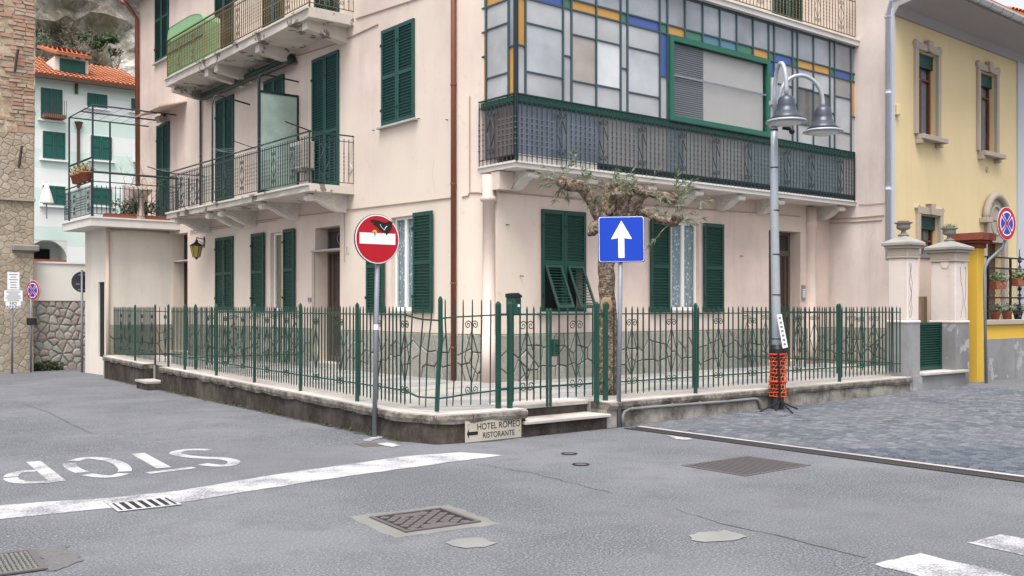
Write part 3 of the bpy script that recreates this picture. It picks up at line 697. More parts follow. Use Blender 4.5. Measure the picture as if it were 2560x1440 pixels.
def fence_run(parent, fr, s0, s1, d, posts=(), scrolls=(), sp=.108, z=TZ, skip=None, rails=True, first=True):
    n = max(1, round((s1 - s0) / sp))
    for i in range(n + 1):
        s = s0 + (s1 - s0) * i / n
        if any(abs(s - p) < .05 for p in posts) or (skip and skip(s)): continue
        obj('picket', PM, None, parent, fr.M(s, d, z + R.uniform(-.006, .006)) @ RY(R.uniform(-.008, .008)))
    for p in posts: obj('post', POST, None, parent, fr.M(p, d, z))
    for c in scrolls:
        k = round((c - s0) / ((s1 - s0) / n)); c = s0 + (s1 - s0) * k / n
        obj('scroll', SCR, None, parent, fr.M(c, d, z))
    if rails:
        rail(parent, [fr.w(s0 - .03, d + .0, z + RTOP), fr.w(s1 + .03, d, z + RTOP)]); rail(parent, [fr.w(s0 - .03, d, z + RBOT), fr.w(s1 + .03, d, z + RBOT)])
FD = .13
sA = lambda x: FA.s(x, FD); sB = lambda x: FB.s(x, FD)
f0 = thing('iron_fence', 'short green iron fence in front of the cream annex wall', 'fence', FA.M(0, FD, TZ), 'green iron picket fences')
fence_run(f0, FA, sA(285), sA(383), FD, (sA(338),), [sA(x) for x in (302, 325, 354, 379)])
obj('post', post_mesh(FT + .05, .018, MT['brownpost']), None, f0, FA.M(sA(388), FD, TZ))
sg_ = thing('side_gate', 'narrow picket gate between a brown and a dark post', 'gate', FA.M(sA(390), FD, TZ))
for x in (399, 413): obj('picket', PM, None, sg_, FA.M(sA(x), FD, TZ))
obj('scroll', SCR, None, sg_, FA.M(sA(413), FD, TZ)); rail(sg_, [FA.w(sA(390), FD, TZ + RTOP), FA.w(sA(419), FD, TZ + RTOP)], mat=MT['brownpost']); rail(sg_, [FA.w(sA(390), FD, TZ + RBOT), FA.w(sA(419), FD, TZ + RBOT)], mat=MT['brownpost'])
f1 = thing('iron_fence', 'long green iron picket fence along the left street to the bent corner', 'fence', FA.M(sA(421), FD, TZ), 'green iron picket fences')
obj('post', post_mesh(FT + .05, .02, MT['fencedark']), None, f1, FA.M(sA(421), FD, TZ))
fence_run(f1, FA, sA(430), sA(1012), FD, [sA(x) for x in (462, 541, 636, 751, 893)], [sA(x) for x in (489, 518, 565, 609, 667, 718, 788, 852, 940, 1010)], sp=.105)
# bent corner of that fence
def wp(px, py, d=FD): q = FB.px(px, py, d); return FB.w(q[0], d, q[1])
cpst = wp(1097, 1030); cpst = Vector((6.60, 9.60, 0)); 
tpx = lambda px: (lambda r: CAM + r * ((cpst - CAM).dot(FW) / 1.0))(ray(px, CY))
def atdep(px, py, dep): return CAM + ray(px, py) * dep
dpc = (cpst - CAM).dot(FW)
m = MB()
for (x0, y0), (x1, y1) in (((1093, 1030), (1102, 830)), ((1102, 830), (1099, 745))):
    pass
bp = [atdep(1092, 1029, dpc), atdep(1096, 930, dpc), atdep(1102, 850, dpc), atdep(1101, 790, dpc), atdep(1101, 748, dpc)]
m = MB().tube(bp, [.028, .028, .03, .028, .028], 4, phase=math.pi / 4); m.tube([bp[-1], bp[-1] + Vector((0, 0, .035))], [.028, .01], 4, phase=math.pi / 4)
obj('post', m, MT['fence'], f1); 
e1 = FA.w(sA(1012), FD, 0)
for (xt, xb, yb) in ((1030, 1026, 1008), (1057, 1048, 1013), (1078, 1064, 1018)):
    k = clampf((xb - 1012) / 85.0, 0, 1); dep = (e1 - CAM).dot(FW) * (1 - k) + dpc * k
    obj('picket', MB().tube([atdep(xb, yb, dep), atdep((xt + xb) / 2 - 3, 890, dep), atdep(xt, 800, dep), atdep(xt + 1, 752, dep), atdep(xt + 1, 748, dep)], [.0075, .009, .009, .0075, .0025], 4, phase=.785), MT['picket'], f1)
obj('rail', MB().tube([e1 + UP * (TZ + RTOP), atdep(1040, 795, dpc * 1.015), atdep(1060, 799, dpc), atdep(1096, 801, dpc * .998)], .013, 4, phase=.785), MT['fencedark'], f1)
obj('rail', MB().tube([e1 + UP * (TZ + RBOT), atdep(1045, 992, dpc * 1.01), atdep(1092, 995, dpc * .998)], .013, 4, phase=.785), MT['fence'], f1)
f2 = thing('iron_fence', 'short bent green fence section between corner post and gate', 'fence', T(cpst.x, cpst.y, TZ), 'green iron picket fences')
gp = FB.w(sB(1258), FD, 0); dg = (gp - CAM).dot(FW)
for (xt, xb) in ((1113, 1117), (1138, 1132), (1158, 1153), (1181, 1177), (1204, 1201), (1227, 1225)):
    k = clampf((xb - 1097) / 160.0, 0, 1); k = k ** .6; dep = dpc * (1 - k) + dg * k
    yb = 1018 - 8 * k
    obj('picket', MB().tube([atdep(xb, yb, dep), atdep((xt + xb) / 2 + (3 if xt < 1150 else 0), 890, dep), atdep(xt, 800, dep), atdep(xt, 754, dep), atdep(xt, 748, dep)], [.0075, .009, .009, .0075, .0025], 4, phase=.785), MT['picket'], f2)
obj('scroll', SCR, None, f2, T(*atdep(1179, 1000, dpc * .3 + dg * .7).xy, TZ) @ RZ(-.02))
obj('rail', MB().tube([atdep(1102, 796, dpc), atdep(1135, 793, dpc * .75 + dg * .25), gp + UP * (TZ + RTOP)], .012, 4, phase=.785), MT['fence'], f2)
obj('rail', MB().tube([atdep(1100, 996, dpc), atdep(1130, 992, dpc * .75 + dg * .25), atdep(1150, 988, dpc * .6 + dg * .4), gp + UP * (TZ + RBOT)], .013, 4, phase=.785), MT['fence'], f2)
# gate
GP = [sB(1258), sB(1277), sB(1494), sB(1516)]
ga = thing('iron_gate', 'green iron double gate with scrolls and lock box above the steps', 'gate', FB.M(GP[1], FD, TZ))
big = post_mesh(FT + .06, .026)
for i, p in enumerate(GP): obj('gate_post', big, None, ga, FB.M(p, FD + (.10 if i == 0 else .02), TZ))
for a, b in ((GP[0], GP[1]), (GP[2], GP[3])):
    rail(ga, [FB.w(a, FD + .04, TZ + RTOP), FB.w(b, FD + .04, TZ + RTOP)], 'tie_bar', h=.03, t=.02); rail(ga, [FB.w(a, FD + .04, TZ + RBOT), FB.w(b, FD + .04, TZ + RBOT)], 'tie_bar', h=.03, t=.02)
for lf, (a, b) in enumerate(((GP[1] + .06, sB(1372)), (sB(1380), GP[2] - .06))):
    leaf = rail(ga, [FB.w(a, FD + .03, TZ + RTOP), FB.w(b, FD + .03, TZ + RTOP)], 'gate_leaf', h=.022, t=.014)
    rail(leaf, [FB.w(a, FD + .03, TZ + RBOT), FB.w(b, FD + .03, TZ + RBOT)], 'rail', h=.022, t=.014)
    n = 5
    for i in range(n + 1):
        s = a + (b - a) * i / n
        if (lf == 0 and i == n) or (lf == 1 and i == 0): obj('stile', post_mesh(FT - .02, .013), None, leaf, FB.M(s, FD + .03, TZ))
        else: obj('picket', PM, None, leaf, FB.M(s, FD + .03, TZ))
    obj('scroll', scroll_mesh(.125, .2, RTOP - .08, MT['picket']), None, leaf, FB.M(a + (b - a) * (2 if lf == 0 else 3) / n, FD + .03, TZ))
s0, z0 = FB.px(1382, 891, FD); s1, z1 = FB.px(1394, 848, FD)
lk = obj('lock_box', MB().box(s0, s1, FD - .02, FD + .06, z0, z1), MT['fence'], ga, FB.M(), bevel=.004); zc = (z0 + z1) / 2
obj('handle', MB().tube([((s0 + s1) / 2, FD - .02, zc + .03), ((s0 + s1) / 2, FD - .06, zc + .03), ((s0 + s1) / 2 + .09, FD - .065, zc + .035)], .007, 6), MT['black'], lk, FB.M()); obj('keyhole', MB().lathe([(.011, 0), (.011, .01)], 10).xf(RX(math.pi / 2)), MT['black'], lk, FB.M((s0 + s1) / 2, FD - .02, zc - .04))
# mailbox on the gate post
sx, zb = FB.px(1278, 786, .2); sx2, zt = FB.px(1299, 738, .2); wb = .125
mM = FB.M(sx + .0, .12, zb) @ Matrix.Scale(.78, 4)
mbx = thing('letter_box', 'green metal letter box fixed to the left gate post', 'letter box', mM)
obj('box', MB().box(-.03, wb, 0, .2, 0, .27), MT['fence'], mbx, mM, bevel=.006); obj('lid', MB().prism([(-.04, .27), (wb + .012, .27), (wb + .012, .3), (.06, .345), (-.04, .33)], -.012, .21), MT['black'], mbx, mM, bevel=.004)
obj('slot', MB().box(.02, wb - .02, -.004, 0, .2, .225), MT['black'], mbx, mM); obj('name_plate', MB().box(.05, wb - .03, -.004, 0, .12, .16), MT['signwhite'], mbx, mM)
# right hand fence and the two divider fences inside
f3 = thing('iron_fence', 'long green iron picket fence along the right street past the lamp', 'fence', FB.M(GP[3], FD, TZ), 'green iron picket fences')
fence_run(f3, FB, GP[3] + .14, sB(2250), FD, [sB(x) for x in (1739, 1930, 2099)], [sB(x) for x in (1583, 1675, 1797, 1877, 1993, 2150)], sp=.113)
IF = Frame(FB.w(sB(2254), FD + .1), math.pi / 2)     # divider running back from the right end to the house
f4 = thing('divider_fence', 'green divider fence running back to the house by the brown door', 'fence', IF.M(0, 0, TZ), 'green iron picket fences')
Lh = PB.y - IF.p.y - .12
fence_run(f4, IF, .1, Lh, 0, (1.2, 2.5), (.5, .9, 1.7, 2.1, 2.9, 3.3), sp=.115)
s_in = sA(462); pin = FA.w(s_in, FD); IG = Frame((pin.x + .1, pin.y), 0.0)
f5 = thing('divider_fence', 'green divider fence across the left terrace to the house wall', 'fence', IG.M(0, 0, TZ), 'green iron picket fences')
fence_run(f5, IG, 0, PA.x - pin.x - .2, 0, (.12,), (.5, .95, 1.4, 1.85, 2.3), sp=.115)
# ------------------------------------------------------------------ pink house
ROOF = 10.75
house = thing('pink_house', 'pink three storey corner house with dark green shutters, balconies and glazed veranda', 'house', T(PA.x, PA.y, TZ))
def wall_holes(name, fr, s0, s1, z0, z1, holes, dep, mat, parent, M=None):
    """front skin with real openings: holes = (s0, s1, z0, z1, depth)"""
    S = sorted({s0, s1, *[h[0] for h in holes], *[h[1] for h in holes]}); Z = sorted({z0, z1, *[h[2] for h in holes], *[h[3] for h in holes]}); m = MB()
    for a, b in zip(S[:-1], S[1:]):
        for c, d in zip(Z[:-1], Z[1:]):
            if any(h[0] <= a + 1e-6 and h[1] >= b - 1e-6 and h[2] <= c + 1e-6 and h[3] >= d - 1e-6 for h in holes): continue
            m.quad((a, 0, c), (b, 0, c), (b, 0, d), (a, 0, d))
    for a, b, c, d, p in holes:
        m.quad((a, 0, c), (a, p, c), (a, p, d), (a, 0, d)); m.quad((b, p, c), (b, 0, c), (b, 0, d), (b, p, d)); m.quad((a, 0, d), (a, p, d), (b, p, d), (b, 0, d)); m.quad((a, p, c), (a, 0, c), (b, 0, c), (b, p, c))
        m.quad((a, p, c), (b, p, c), (b, p, d), (a, p, d))
    return obj(name, m, mat, parent, M or fr.M(), recalc=False)
def rect(fr, x0, y0, x1, y1, d=0.0, ref=None):
    """photo rectangle (left, top, right, bottom); heights read at the given column"""
    s0, s1 = fr.s(x0, d), fr.s(x1, d); rx = ref if ref else (x0 + x1) / 2
    return s0, s1, fr.z(rx, y1, d), fr.z(rx, y0, d)
AL = A.s(348)
hA = {}
hA['win2'] = rect(A, 676, 581, 704, 777, ref=690); hA['door1'] = rect(A, 788, 566, 850, 906, ref=825); hA['win3'] = rect(A, 978, 541, 1033, 777, ref=1005); hA['door0'] = rect(A, 434, 583, 469, 879, ref=455)
hA['door1'] = (*hA['door1'][:2], TZ + .1, hA['door1'][3]); hA['door0'] = (*hA['door0'][:2], TZ + .05, hA['door0'][3])
dA = dict(win2=.16, door1=.34, win3=.16, door0=.34)
wall_holes('wall', A, AL, 0, -.2, ROOF, [(*hA[k], dA[k]) for k in hA], .3, MT['wall'], house)
hB = {}
hB['win1'] = rect(B, 1358, 530, 1458, 778, ref=1405); hB['win2'] = rect(B, 1679, 556, 1747, 776, ref=1710); hB['door'] = rect(B, 1922, 577, 2001, 897, ref=1960)
hB['door'] = (*hB['door'][:2], TZ + .08, hB['door'][3]); dB = dict(win1=.2, win2=.14, door=.32)
wall_holes('wall', B, 0, SW, -.2, ROOF, [(*hB[k], dB[k]) for k in hB], .3, MT['wall'], house)
CH = frame2(PA, PB); LC = (PB - PA).xy.length
wall_holes('wall', CH, 0, LC, -.2, ROOF, [], .3, MT['wall'], house)
WL = W.s(2226)
wall_holes('wall', W, 0, WL, -.2, ROOF, [], .3, MT['wallpale'], house)
bk = MB(); q = [A.w(AL), A.w(AL, 7), Vector((25, 26, 0)), Vector((25, W.w(WL).y + 1.2, 0)), W.w(WL)]
for a, b in zip(q[:-1], q[1:]): bk.quad((a.x, a.y, -.2), (b.x, b.y, -.2), (b.x, b.y, ROOF), (a.x, a.y, ROOF))
obj('rear_wall', bk, MT['wallpale'], house, recalc=False)
rp = [A.w(AL - .3, -.45), A.w(.25, -.45), CH.w(LC / 2, -.5), B.w(.3, -.45), B.w(SW - .45, -.45), W.w(WL + .3, -.45), Vector((25, W.w(WL).y + 1.2, 0)), Vector((25, 26, 0)), A.w(AL - .3, 7)]
obj('roof', MB().prism([(p.x, p.y) for p in rp], ROOF, ROOF + .16, 'z'), MT['soffit'], house)

# stone cladding of the plinth: loose polygons of stone with recessed joints
def voronoi(s0, s1, z0, z1, cell, seed, gap=.010, squash=1.0):
    rr = random.Random(seed); n = int((s1 - s0) / cell) + 1; r = max(1, round((z1 - z0) / (cell * squash))); pts = []
    for i in range(n):
        for j in range(r): pts.append((s0 + (s1 - s0) * (i + .5 + rr.uniform(-.42, .42) + (.25 if j % 2 else -.25)) / n, z0 + (z1 - z0) * (j + .5 + rr.uniform(-.4, .4)) / r))
    out = []
    for i, p in enumerate(pts):
        poly = [(s0, z0), (s1, z0), (s1, z1), (s0, z1)]
        for j, q in enumerate(pts):
            if i == j or abs(p[0] - q[0]) > cell * 4: continue
            mx, mz = (p[0] + q[0]) / 2, (p[1] + q[1]) / 2; nx_, nz_ = q[0] - p[0], q[1] - p[1]; L = math.hypot(nx_, nz_); nx_ /= L; nz_ /= L; c = nx_ * mx + nz_ * mz - gap / 2; new = []
            for k in range(len(poly)):
                a, b = poly[k], poly[(k + 1) % len(poly)]; da, db = nx_ * a[0] + nz_ * a[1] - c, nx_ * b[0] + nz_ * b[1] - c
                if da <= 0: new.append(a)
                if da * db < 0: t = da / (da - db); new.append((a[0] + (b[0] - a[0]) * t, a[1] + (b[1] - a[1]) * t))
            poly = new
            if len(poly) < 3: break
        if len(poly) >= 3:
            cl = []
            for k, a in enumerate(poly):
                if math.dist(a, poly[k - 1]) > .006: cl.append(a)
            if len(cl) >= 3: out.append((p, cl))
    return out
def stone_obj(name, p, poly, proud, mat, parent, fr, rr, bev=.014, d0=0.0):
    cx, cz = sum(a[0] for a in poly) / len(poly), sum(a[1] for a in poly) / len(poly); h = proud * rr.uniform(.7, 1.25); n = len(poly); k = 1 - bev / max(.05, min(math.dist(a, (cx, cz)) for a in poly)); k = max(.55, k)
    v = [(a[0] - cx, 0, a[1] - cz) for a in poly] + [(a[0] - cx, -h * .7, a[1] - cz) for a in poly] + [((a[0] - cx) * k, -h, (a[1] - cz) * k) for a in poly]
    f = [(i, (i + 1) % n, n + (i + 1) % n, n + i) for i in range(n)] + [(n + i, n + (i + 1) % n, 2 * n + (i + 1) % n, 2 * n + i) for i in range(n)] + [tuple(range(2 * n, 3 * n))]
    return obj(name, MB().add(v, f), mat, parent, fr.M(cx, d0, cz), recalc=True)
PZ = A.z(1143, 834.5)
rs = random.Random(5)
def plinth(fr, s0, s1, seed, z0=TZ - .05):
    pl = obj('plinth', MB().box(s0, s1, -.022, .02, z0, PZ), MT['mortar'], house, fr.M())
    for p, poly in voronoi(s0 + .005, s1 - .005, z0 + .02, PZ - .012, .31, seed, .019): stone_obj('stone', p, poly, .03, MT['crazy'], pl, fr, rs, .012, -.021)
for a, b, sd in ((A.s(475), hA['door1'][0] - .12, 1), (hA['door1'][1] + .06, -.02, 2)): plinth(A, a, b, sd)
plinth(CH, .02, LC - .02, 3); plinth(B, .02, hB['door'][0] - .05, 4); plinth(B, hB['door'][1] + .03, SW - .02, 6); plinth(W, .02, WL - .02, 7)

# ---- shutters
SLAT = {}
BUD = [300]
def slat_mesh(w, mat):
    k = (round(w, 3), mat.name)
    if k not in SLAT:
        SLAT[k] = MB().obox(RX(math.radians(40)), -w / 2, w / 2, -.021, .021, -.0045, .0045).mesh('slat', mat)
    return SLAT[k]
def shutter(M, w, h, mat, mid=.5, single=False, parent=None, pitch=.055, flap=None, th=.04):
    st_, rl = min(.06, w * .17), .075; fr = MB()
    fr.box(0, st_, 0, th, 0, h); fr.box(w - st_, w, 0, th, 0, h); fr.box(st_, w - st_, 0, th, 0, rl); fr.box(st_, w - st_, 0, th, h - rl, h); zm = h * mid
    fr.box(st_, w - st_, 0, th, zm - rl / 2, zm + rl / 2); fr.box(st_ * .6, w - st_ * .6, th * .7, th * .85, rl * .5, h - rl * .5)
    if flap is not None:
        fr = MB(); fr.box(0, st_, 0, th, 0, h); fr.box(w - st_, w, 0, th, 0, h); fr.box(st_, w - st_, 0, th, 0, rl * .8); fr.box(st_, w - st_, 0, th, h - rl, h); fr.box(st_, w - st_, 0, th, zm - rl / 2, zm + rl / 2); fr.box(st_, w - st_, th * .7, th * .85, zm, h - rl * .5)
    leaf = obj('shutter', fr, mat, parent or house, M, bevel=.004)
    sw_ = w - 2 * st_ + .004; zs = []
    for a, b in (((rl, zm - rl / 2), (zm + rl / 2, h - rl)) if flap is None else ((zm + rl / 2, h - rl),)):
        n = max(1, round((b - a) / pitch)); zs += [a + (b - a) * (i + .5) / n for i in range(n)]
    if flap is not None:
        fw, fh = w - 2 * st_ - .012, zm - rl * .55; FMx = M @ T(w / 2, .0, zm - rl / 2) @ RX(flap); f2_ = MB(); s2 = .045
        f2_.box(-fw / 2, -fw / 2 + s2, 0, .032, -fh, 0); f2_.box(fw / 2 - s2, fw / 2, 0, .032, -fh, 0); f2_.box(-fw / 2 + s2, fw / 2 - s2, 0, .032, -s2 * 1.3, 0); f2_.box(-fw / 2 + s2, fw / 2 - s2, 0, .032, -fh, -fh + s2 * 1.3)
        fl = obj('flap', f2_, mat, leaf, FMx, bevel=.003); n = max(1, round((fh - 2.6 * s2) / pitch)); ms = MB()
        for i in range(n):
            sub = slat_mesh(round(fw - 2 * s2, 3), mat); mm = T(0, .016, -s2 * 1.3 - (fh - 2.6 * s2) * (i + .5) / n)
            ms.add([mm @ v.co for v in sub.vertices], [tuple(p.vertices) for p in sub.polygons])
        fl.data = fl.data.copy(); tmp = ms.mesh('flap_slats', mat)
        bm = bmesh.new(); bm.from_mesh(fl.data); bm.from_mesh(tmp); bm.to_mesh(fl.data); bm.free()
    if single and BUD[0] >= len(zs):
        BUD[0] -= len(zs); sm = slat_mesh(sw_, mat)
        for z in zs: obj('slat', sm, None, leaf, M @ T(w / 2, th / 2, z))
    else:
        ms = MB(); sub = slat_mesh(sw_, mat)
        for z in zs:
            mm = T(w / 2, th / 2, z); ms.add([mm @ v.co for v in sub.vertices], [tuple(p.vertices) for p in sub.polygons])
        kind(obj('slats', ms, mat, leaf, M), 'stuff')
    for zz_ in (h * .16, h * .84): obj('hinge', MB().box(-.02 if 1 else w, .03, -.012, .0, zz_ - .02, zz_ + .03), MT['black'], leaf, M)
    return leaf
def pair(fr, x0, y0, x1, y1, mat, d=-.045, single=False, zb=None, zt=None, mid=.5, sill=None, flap=None, ref=None):
    s0, s1, z0, z1 = rect(fr, x0, y0, x1, y1, 0, ref); z0 = zb if zb is not None else z0; z1 = zt if zt is not None else z1; w = (s1 - s0) / 2
    shutter(fr.M(s0, d, z0), w - .004, z1 - z0, mat, mid, single, flap=flap); shutter(fr.M(s0 + w + .004, d, z0), w - .004, z1 - z0, mat, mid, single, flap=flap)
    if flap is None:
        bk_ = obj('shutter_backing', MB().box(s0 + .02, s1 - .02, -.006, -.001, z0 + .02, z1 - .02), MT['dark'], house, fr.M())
    if sill: obj('sill', MB().box(s0 - .1, s1 + .1, -.09, .02, z0 - .05, z0 - .012), MT['marble'], house, fr.M(), bevel=.004)
    return s0, s1, z0, z1
pair(B, 1352, 527, 1462, 780, MT['green'], single=True, mid=.485, flap=math.radians(-25), ref=1407)
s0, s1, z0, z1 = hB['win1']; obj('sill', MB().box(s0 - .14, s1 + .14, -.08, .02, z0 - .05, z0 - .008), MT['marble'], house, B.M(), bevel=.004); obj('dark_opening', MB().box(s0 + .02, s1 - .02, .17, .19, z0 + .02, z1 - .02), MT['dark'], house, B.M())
def leaf_at(fr, x0, y0, x1, y1, mat, ref=None, single=False, d=-.075, mid=.5):
    s0, s1, z0, z1 = rect(fr, x0, y0, x1, y1, d, ref); return shutter(fr.M(s0, d, z0), s1 - s0, z1 - z0, mat, mid, single)
leaf_at(B, 1629, 551, 1677, 781, MT['green'], 1653, True); leaf_at(B, 1762, 559, 1811, 780, MT['green'], 1786, True)
leaf_at(A, 1031, 529, 1078, 782, MT['green'], 1055, True); leaf_at(A, 914, 548, 957, 782, MT['green'], 936)
leaf_at(A, 626, 583, 657, 777, MT['green'], 641); leaf_at(A, 706, 572, 733, 777, MT['green'], 720)
pair(A, 957, 62, 1038, 306, MT['teal'], single=True, sill=True, ref=998)
pair(A, 541, 593, 585, 775, MT['green'], ref=563)
Z1, Z2 = 4.02, 7.42                                  # upper floor levels
pair(A, 783, 138, 849, 460, MT['teal'], zb=Z1 + .06, mid=.42, single=True, ref=816)
pair(A, 394, 310, 425, 540, MT['teal'], zb=Z1 + .05, mid=.42, ref=409); pair(A, 542, 245, 586, 500, MT['teal'], zb=Z1 + .06, mid=.42, ref=564); pair(A, 662, 195, 712, 460, MT['teal'], zb=Z1 + .06, mid=.42, ref=687)
s0, s1, z0, z1 = pair(A, 390, -60, 423, 150, MT['teal'], ref=407, sill=True)
for x0, x1 in ((540, 586), (659, 711), (789, 849)): pair(A, x0, 0, x1, 50, MT['teal'], zb=Z2 + .05, zt=Z2 + 2.45, mid=.42)
pair(B, 1930, 0, 2002, 40, MT['teal'], zb=Z2 + .05, zt=Z2 + 2.45, mid=.42)

# ---- windows with white frames and lace curtains
def window(fr, h, dep, leaves=2, lacy=True, name='window'):
    s0, s1, z0, z1 = h; e = .05; m = MB(); d0, d1 = dep - .07, dep - .02
    m.box(s0, s0 + e, d0, d1, z0, z1); m.box(s1 - e, s1, d0, d1, z0, z1); m.box(s0 + e, s1 - e, d0, d1, z0, z0 + e * 1.3); m.box(s0 + e, s1 - e, d0, d1, z1 - e, z1)
    for i in range(1, leaves): c = s0 + (s1 - s0) * i / leaves; m.box(c - e * .8, c + e * .8, d0 - .008, d1, z0 + e * 1.3, z1 - e)
    w = obj(name, m, MT['whiteframe'], house, fr.M(), bevel=.004)
    for i in range(leaves):
        a, b = s0 + (s1 - s0) * i / leaves + e, s0 + (s1 - s0) * (i + 1) / leaves - e
        obj('pane', MB().box(a + .002, b - .002, d0 + .02, d0 + .024, z0 + e, z1 - e), MT['clear'], w, fr.M())
    cm = MB(); n = 40; vs = []
    for i in range(n + 1):
        s = s0 + .02 + (s1 - s0 - .04) * i / n; d = dep - .012 + .006 * math.sin(i * 1.7); vs += [(s, d, z0 + .01), (s, d, z1 - .01)]
    cm.add(vs, [(2 * i, 2 * i + 2, 2 * i + 3, 2 * i + 1) for i in range(n)]); obj('curtain', cm, MT['lace'] if lacy else MT['beigecurtain'], w, fr.M(), recalc=False)
    obj('sill', MB().box(s0 - .08, s1 + .1, -.05, d0 - .003, z0 - .05, z0 - .002), MT['marble'], house, fr.M(), bevel=.004)
MT['beigecurtain'] = plain('beige_curtain', (.3, .24, .15), .9, .1, 0, .3, 25)
window(A, hA['win2'], dA['win2'], 1, False); window(A, hA['win3'], dA['win3'], 2); window(B, hB['win2'], dB['win2'], 2)

# ---- doors
def door(fr, h, dep, ztr, col, step=True, bars=4):
    s0, s1, z0, z1 = h; d0 = dep - .05; m = MB(); e = .07
    for a, b, c, d in ((s0, s0 + e, z0, z1), (s1 - e, s1, z0, z1), (s0 + e, s1 - e, z1 - e, z1), (s0 + e, s1 - e, ztr - .05, ztr + .07)): m.box(a, b, d0, dep - .004, c, d)
    dr = obj('door', m, col, house, fr.M(), bevel=.004)
    obj('fanlight', MB().box(s0 + e, s1 - e, d0 + .02, d0 + .03, ztr + .07, z1 - e), MT['darkglass'], dr, fr.M())
    obj('door_glass', MB().box(s0 + e, s1 - e, d0 + .025, d0 + .035, z0 + .02, ztr - .05), MT['darkdoorglass'], dr, fr.M())
    for i in range(bars): c = s0 + e + (s1 - s0 - 2 * e) * (i + .5) / bars; obj('bar', MB().box(c - .02, c + .02, d0 + .005, d0 + .025, z0 + .12, ztr - .05), col, dr, fr.M())
    obj('kick_rail', MB().box(s0 + e, s1 - e, d0 + .002, d0 + .03, z0, z0 + .12), col, dr, fr.M()); obj('lock_rail', MB().box(s0 + e, s1 - e, d0 + .001, d0 + .03, z0 + .95, z0 + 1.06), MT['brass'], dr, fr.M())
    if step: obj('threshold', MB().box(s0 - .06, s1 + .03, -.12, d0, TZ - .03, z0 - .004), MT['marble'], house, fr.M(), bevel=.006)
    return dr
MT['darkdoorglass'] = plain('dark_door_panel', (.05, .03, .022), .25, .5, 0, .2, 6); MT['brass'] = plain('dull_brass', (.16, .12, .05), .4, .5, .5)
d1_ = door(A, hA['door1'], dA['door1'], A.z(825, 626), MT['doorwood'], bars=3)
s0, s1, z0, z1 = hA['door1']; zt = A.z(825, 625); obj('transom_ledge', MB().box(s0 - .1, s1 - .0, -.06, .26, zt - .02, zt + .02), MT['marble'], house, A.M())
obj('door_jamb', MB().box(s0 - .1, s0 - .001, -.03, .02, TZ, zt - .02), MT['frame_stone'], house, A.M())
obj('fanlight_ring', MB().tube([((s0 + s1) / 2 + .02 + .12 * math.cos(a / 16 * 6.2832), dA['door1'] - .045, (zt + z1) / 2 + .02 + .12 * math.sin(a / 16 * 6.2832)) for a in range(17)], .012, 5), MT['alu'], d1_, A.M())
door(A, hA['door0'], dA['door0'], A.z(455, 652), MT['wood'], bars=3); s0, s1, z0, z1 = hA['door0']; zt = A.z(455, 652); obj('transom_ledge', MB().box(s0, s1, -.02, .26, zt - .015, zt + .02), MT['marble'], house, A.M())
door(B, hB['door'], dB['door'], B.z(1960, 632), MT['doorwood'], bars=5)
def text_mesh(body, size, mat, name='lettering', ext=.001, wide=1.0, align='LEFT', bold=0.0):
    c = bpy.data.curves.new(name, 'FONT'); c.body = body; c.size = size; c.extrude = ext; c.offset = bold; c.align_x = align
    o = bpy.data.objects.new(name + '_tmp', c); COL.objects.link(o); dg = bpy.context.evaluated_depsgraph_get(); me = bpy.data.meshes.new_from_object(o.evaluated_get(dg)); COL.objects.unlink(o); bpy.data.objects.remove(o); bpy.data.curves.remove(c)
    me.transform(Matrix.Diagonal((wide, 1, 1, 1))); me.transform(RX(math.pi / 2)); me.materials.clear(); me.materials.append(mat); me.name = name; return me
s0, s1, z0, z1 = rect(A, 863, 617, 874, 634); pq = obj('number_plaque', MB().box(s0, s1, -.012, 0, z0, z1), MT['wallpale'], house, A.M(), bevel=.002); obj('numeral', text_mesh('1', .15, MT['inkgrey']), None, pq, A.M(s0 + .05, -.0135, z0 + .04))
s0, s1, z0, z1 = rect(A, 772, 744, 779, 753); obj('door_bell', MB().box(s0, s1, -.03, 0, z0, z1), MT['alu'], house, A.M(), bevel=.003)
s0, s1, z0, z1 = rect(B, 2003, 713, 2012, 750); ip = obj('intercom', MB().box(s0, s1, -.025, 0, z0, z1), MT['alu'], house, B.M(), bevel=.003)
for i in range(5): obj('button', MB().box(s0 + .02, s1 - .02, -.03, -.025, z0 + .06 + i * .04, z0 + .08 + i * .04), MT['signwhite'], ip, B.M())

# ---- columns, downpipes, cables
cc = CH.w(LC * .84, -.07)
obj('column', MB().lathe([(.13, TZ - .02), (.13, PZ), (.105, PZ + .01), (.1, 3.36), (.135, 3.38), (.145, 3.41), (.135, 3.45), (.105, 3.47), (.115, 3.82)], 20), MT['column'], house, T(cc.x, cc.y, 0), True)
obj('column_capital', MB().prism([(-.12, 3.56), (.12, 3.56), (.27, 3.86), (-.12, 3.86)], -.13, .1), MT['wall'], house, B.M(.0, -.08))
ss = B.s(2024); obj('column', MB().lathe([(.15, TZ - .02), (.15, PZ), (.125, PZ + .01), (.125, 3.38), (.15, 3.4), (.15, 3.5), (.13, 3.52), (.13, 3.84)], 20), MT['wall'], house, B.M(ss, -.02), True)
obj('downpipe', MB().tube([(-.03, -.06, ROOF), (-.03, -.06, TZ)], .047, 10), MT['brownpipe'], house, A.M(), True)
for z in (.9, 2.0, 3.7, 5.4, 7.2, 9): obj('pipe_collar', MB().tube([(-.03, -.06, z), (-.03, -.06, z + .03)], .055, 10), MT['brownpipe'], house, A.M())
xl = AL + .06
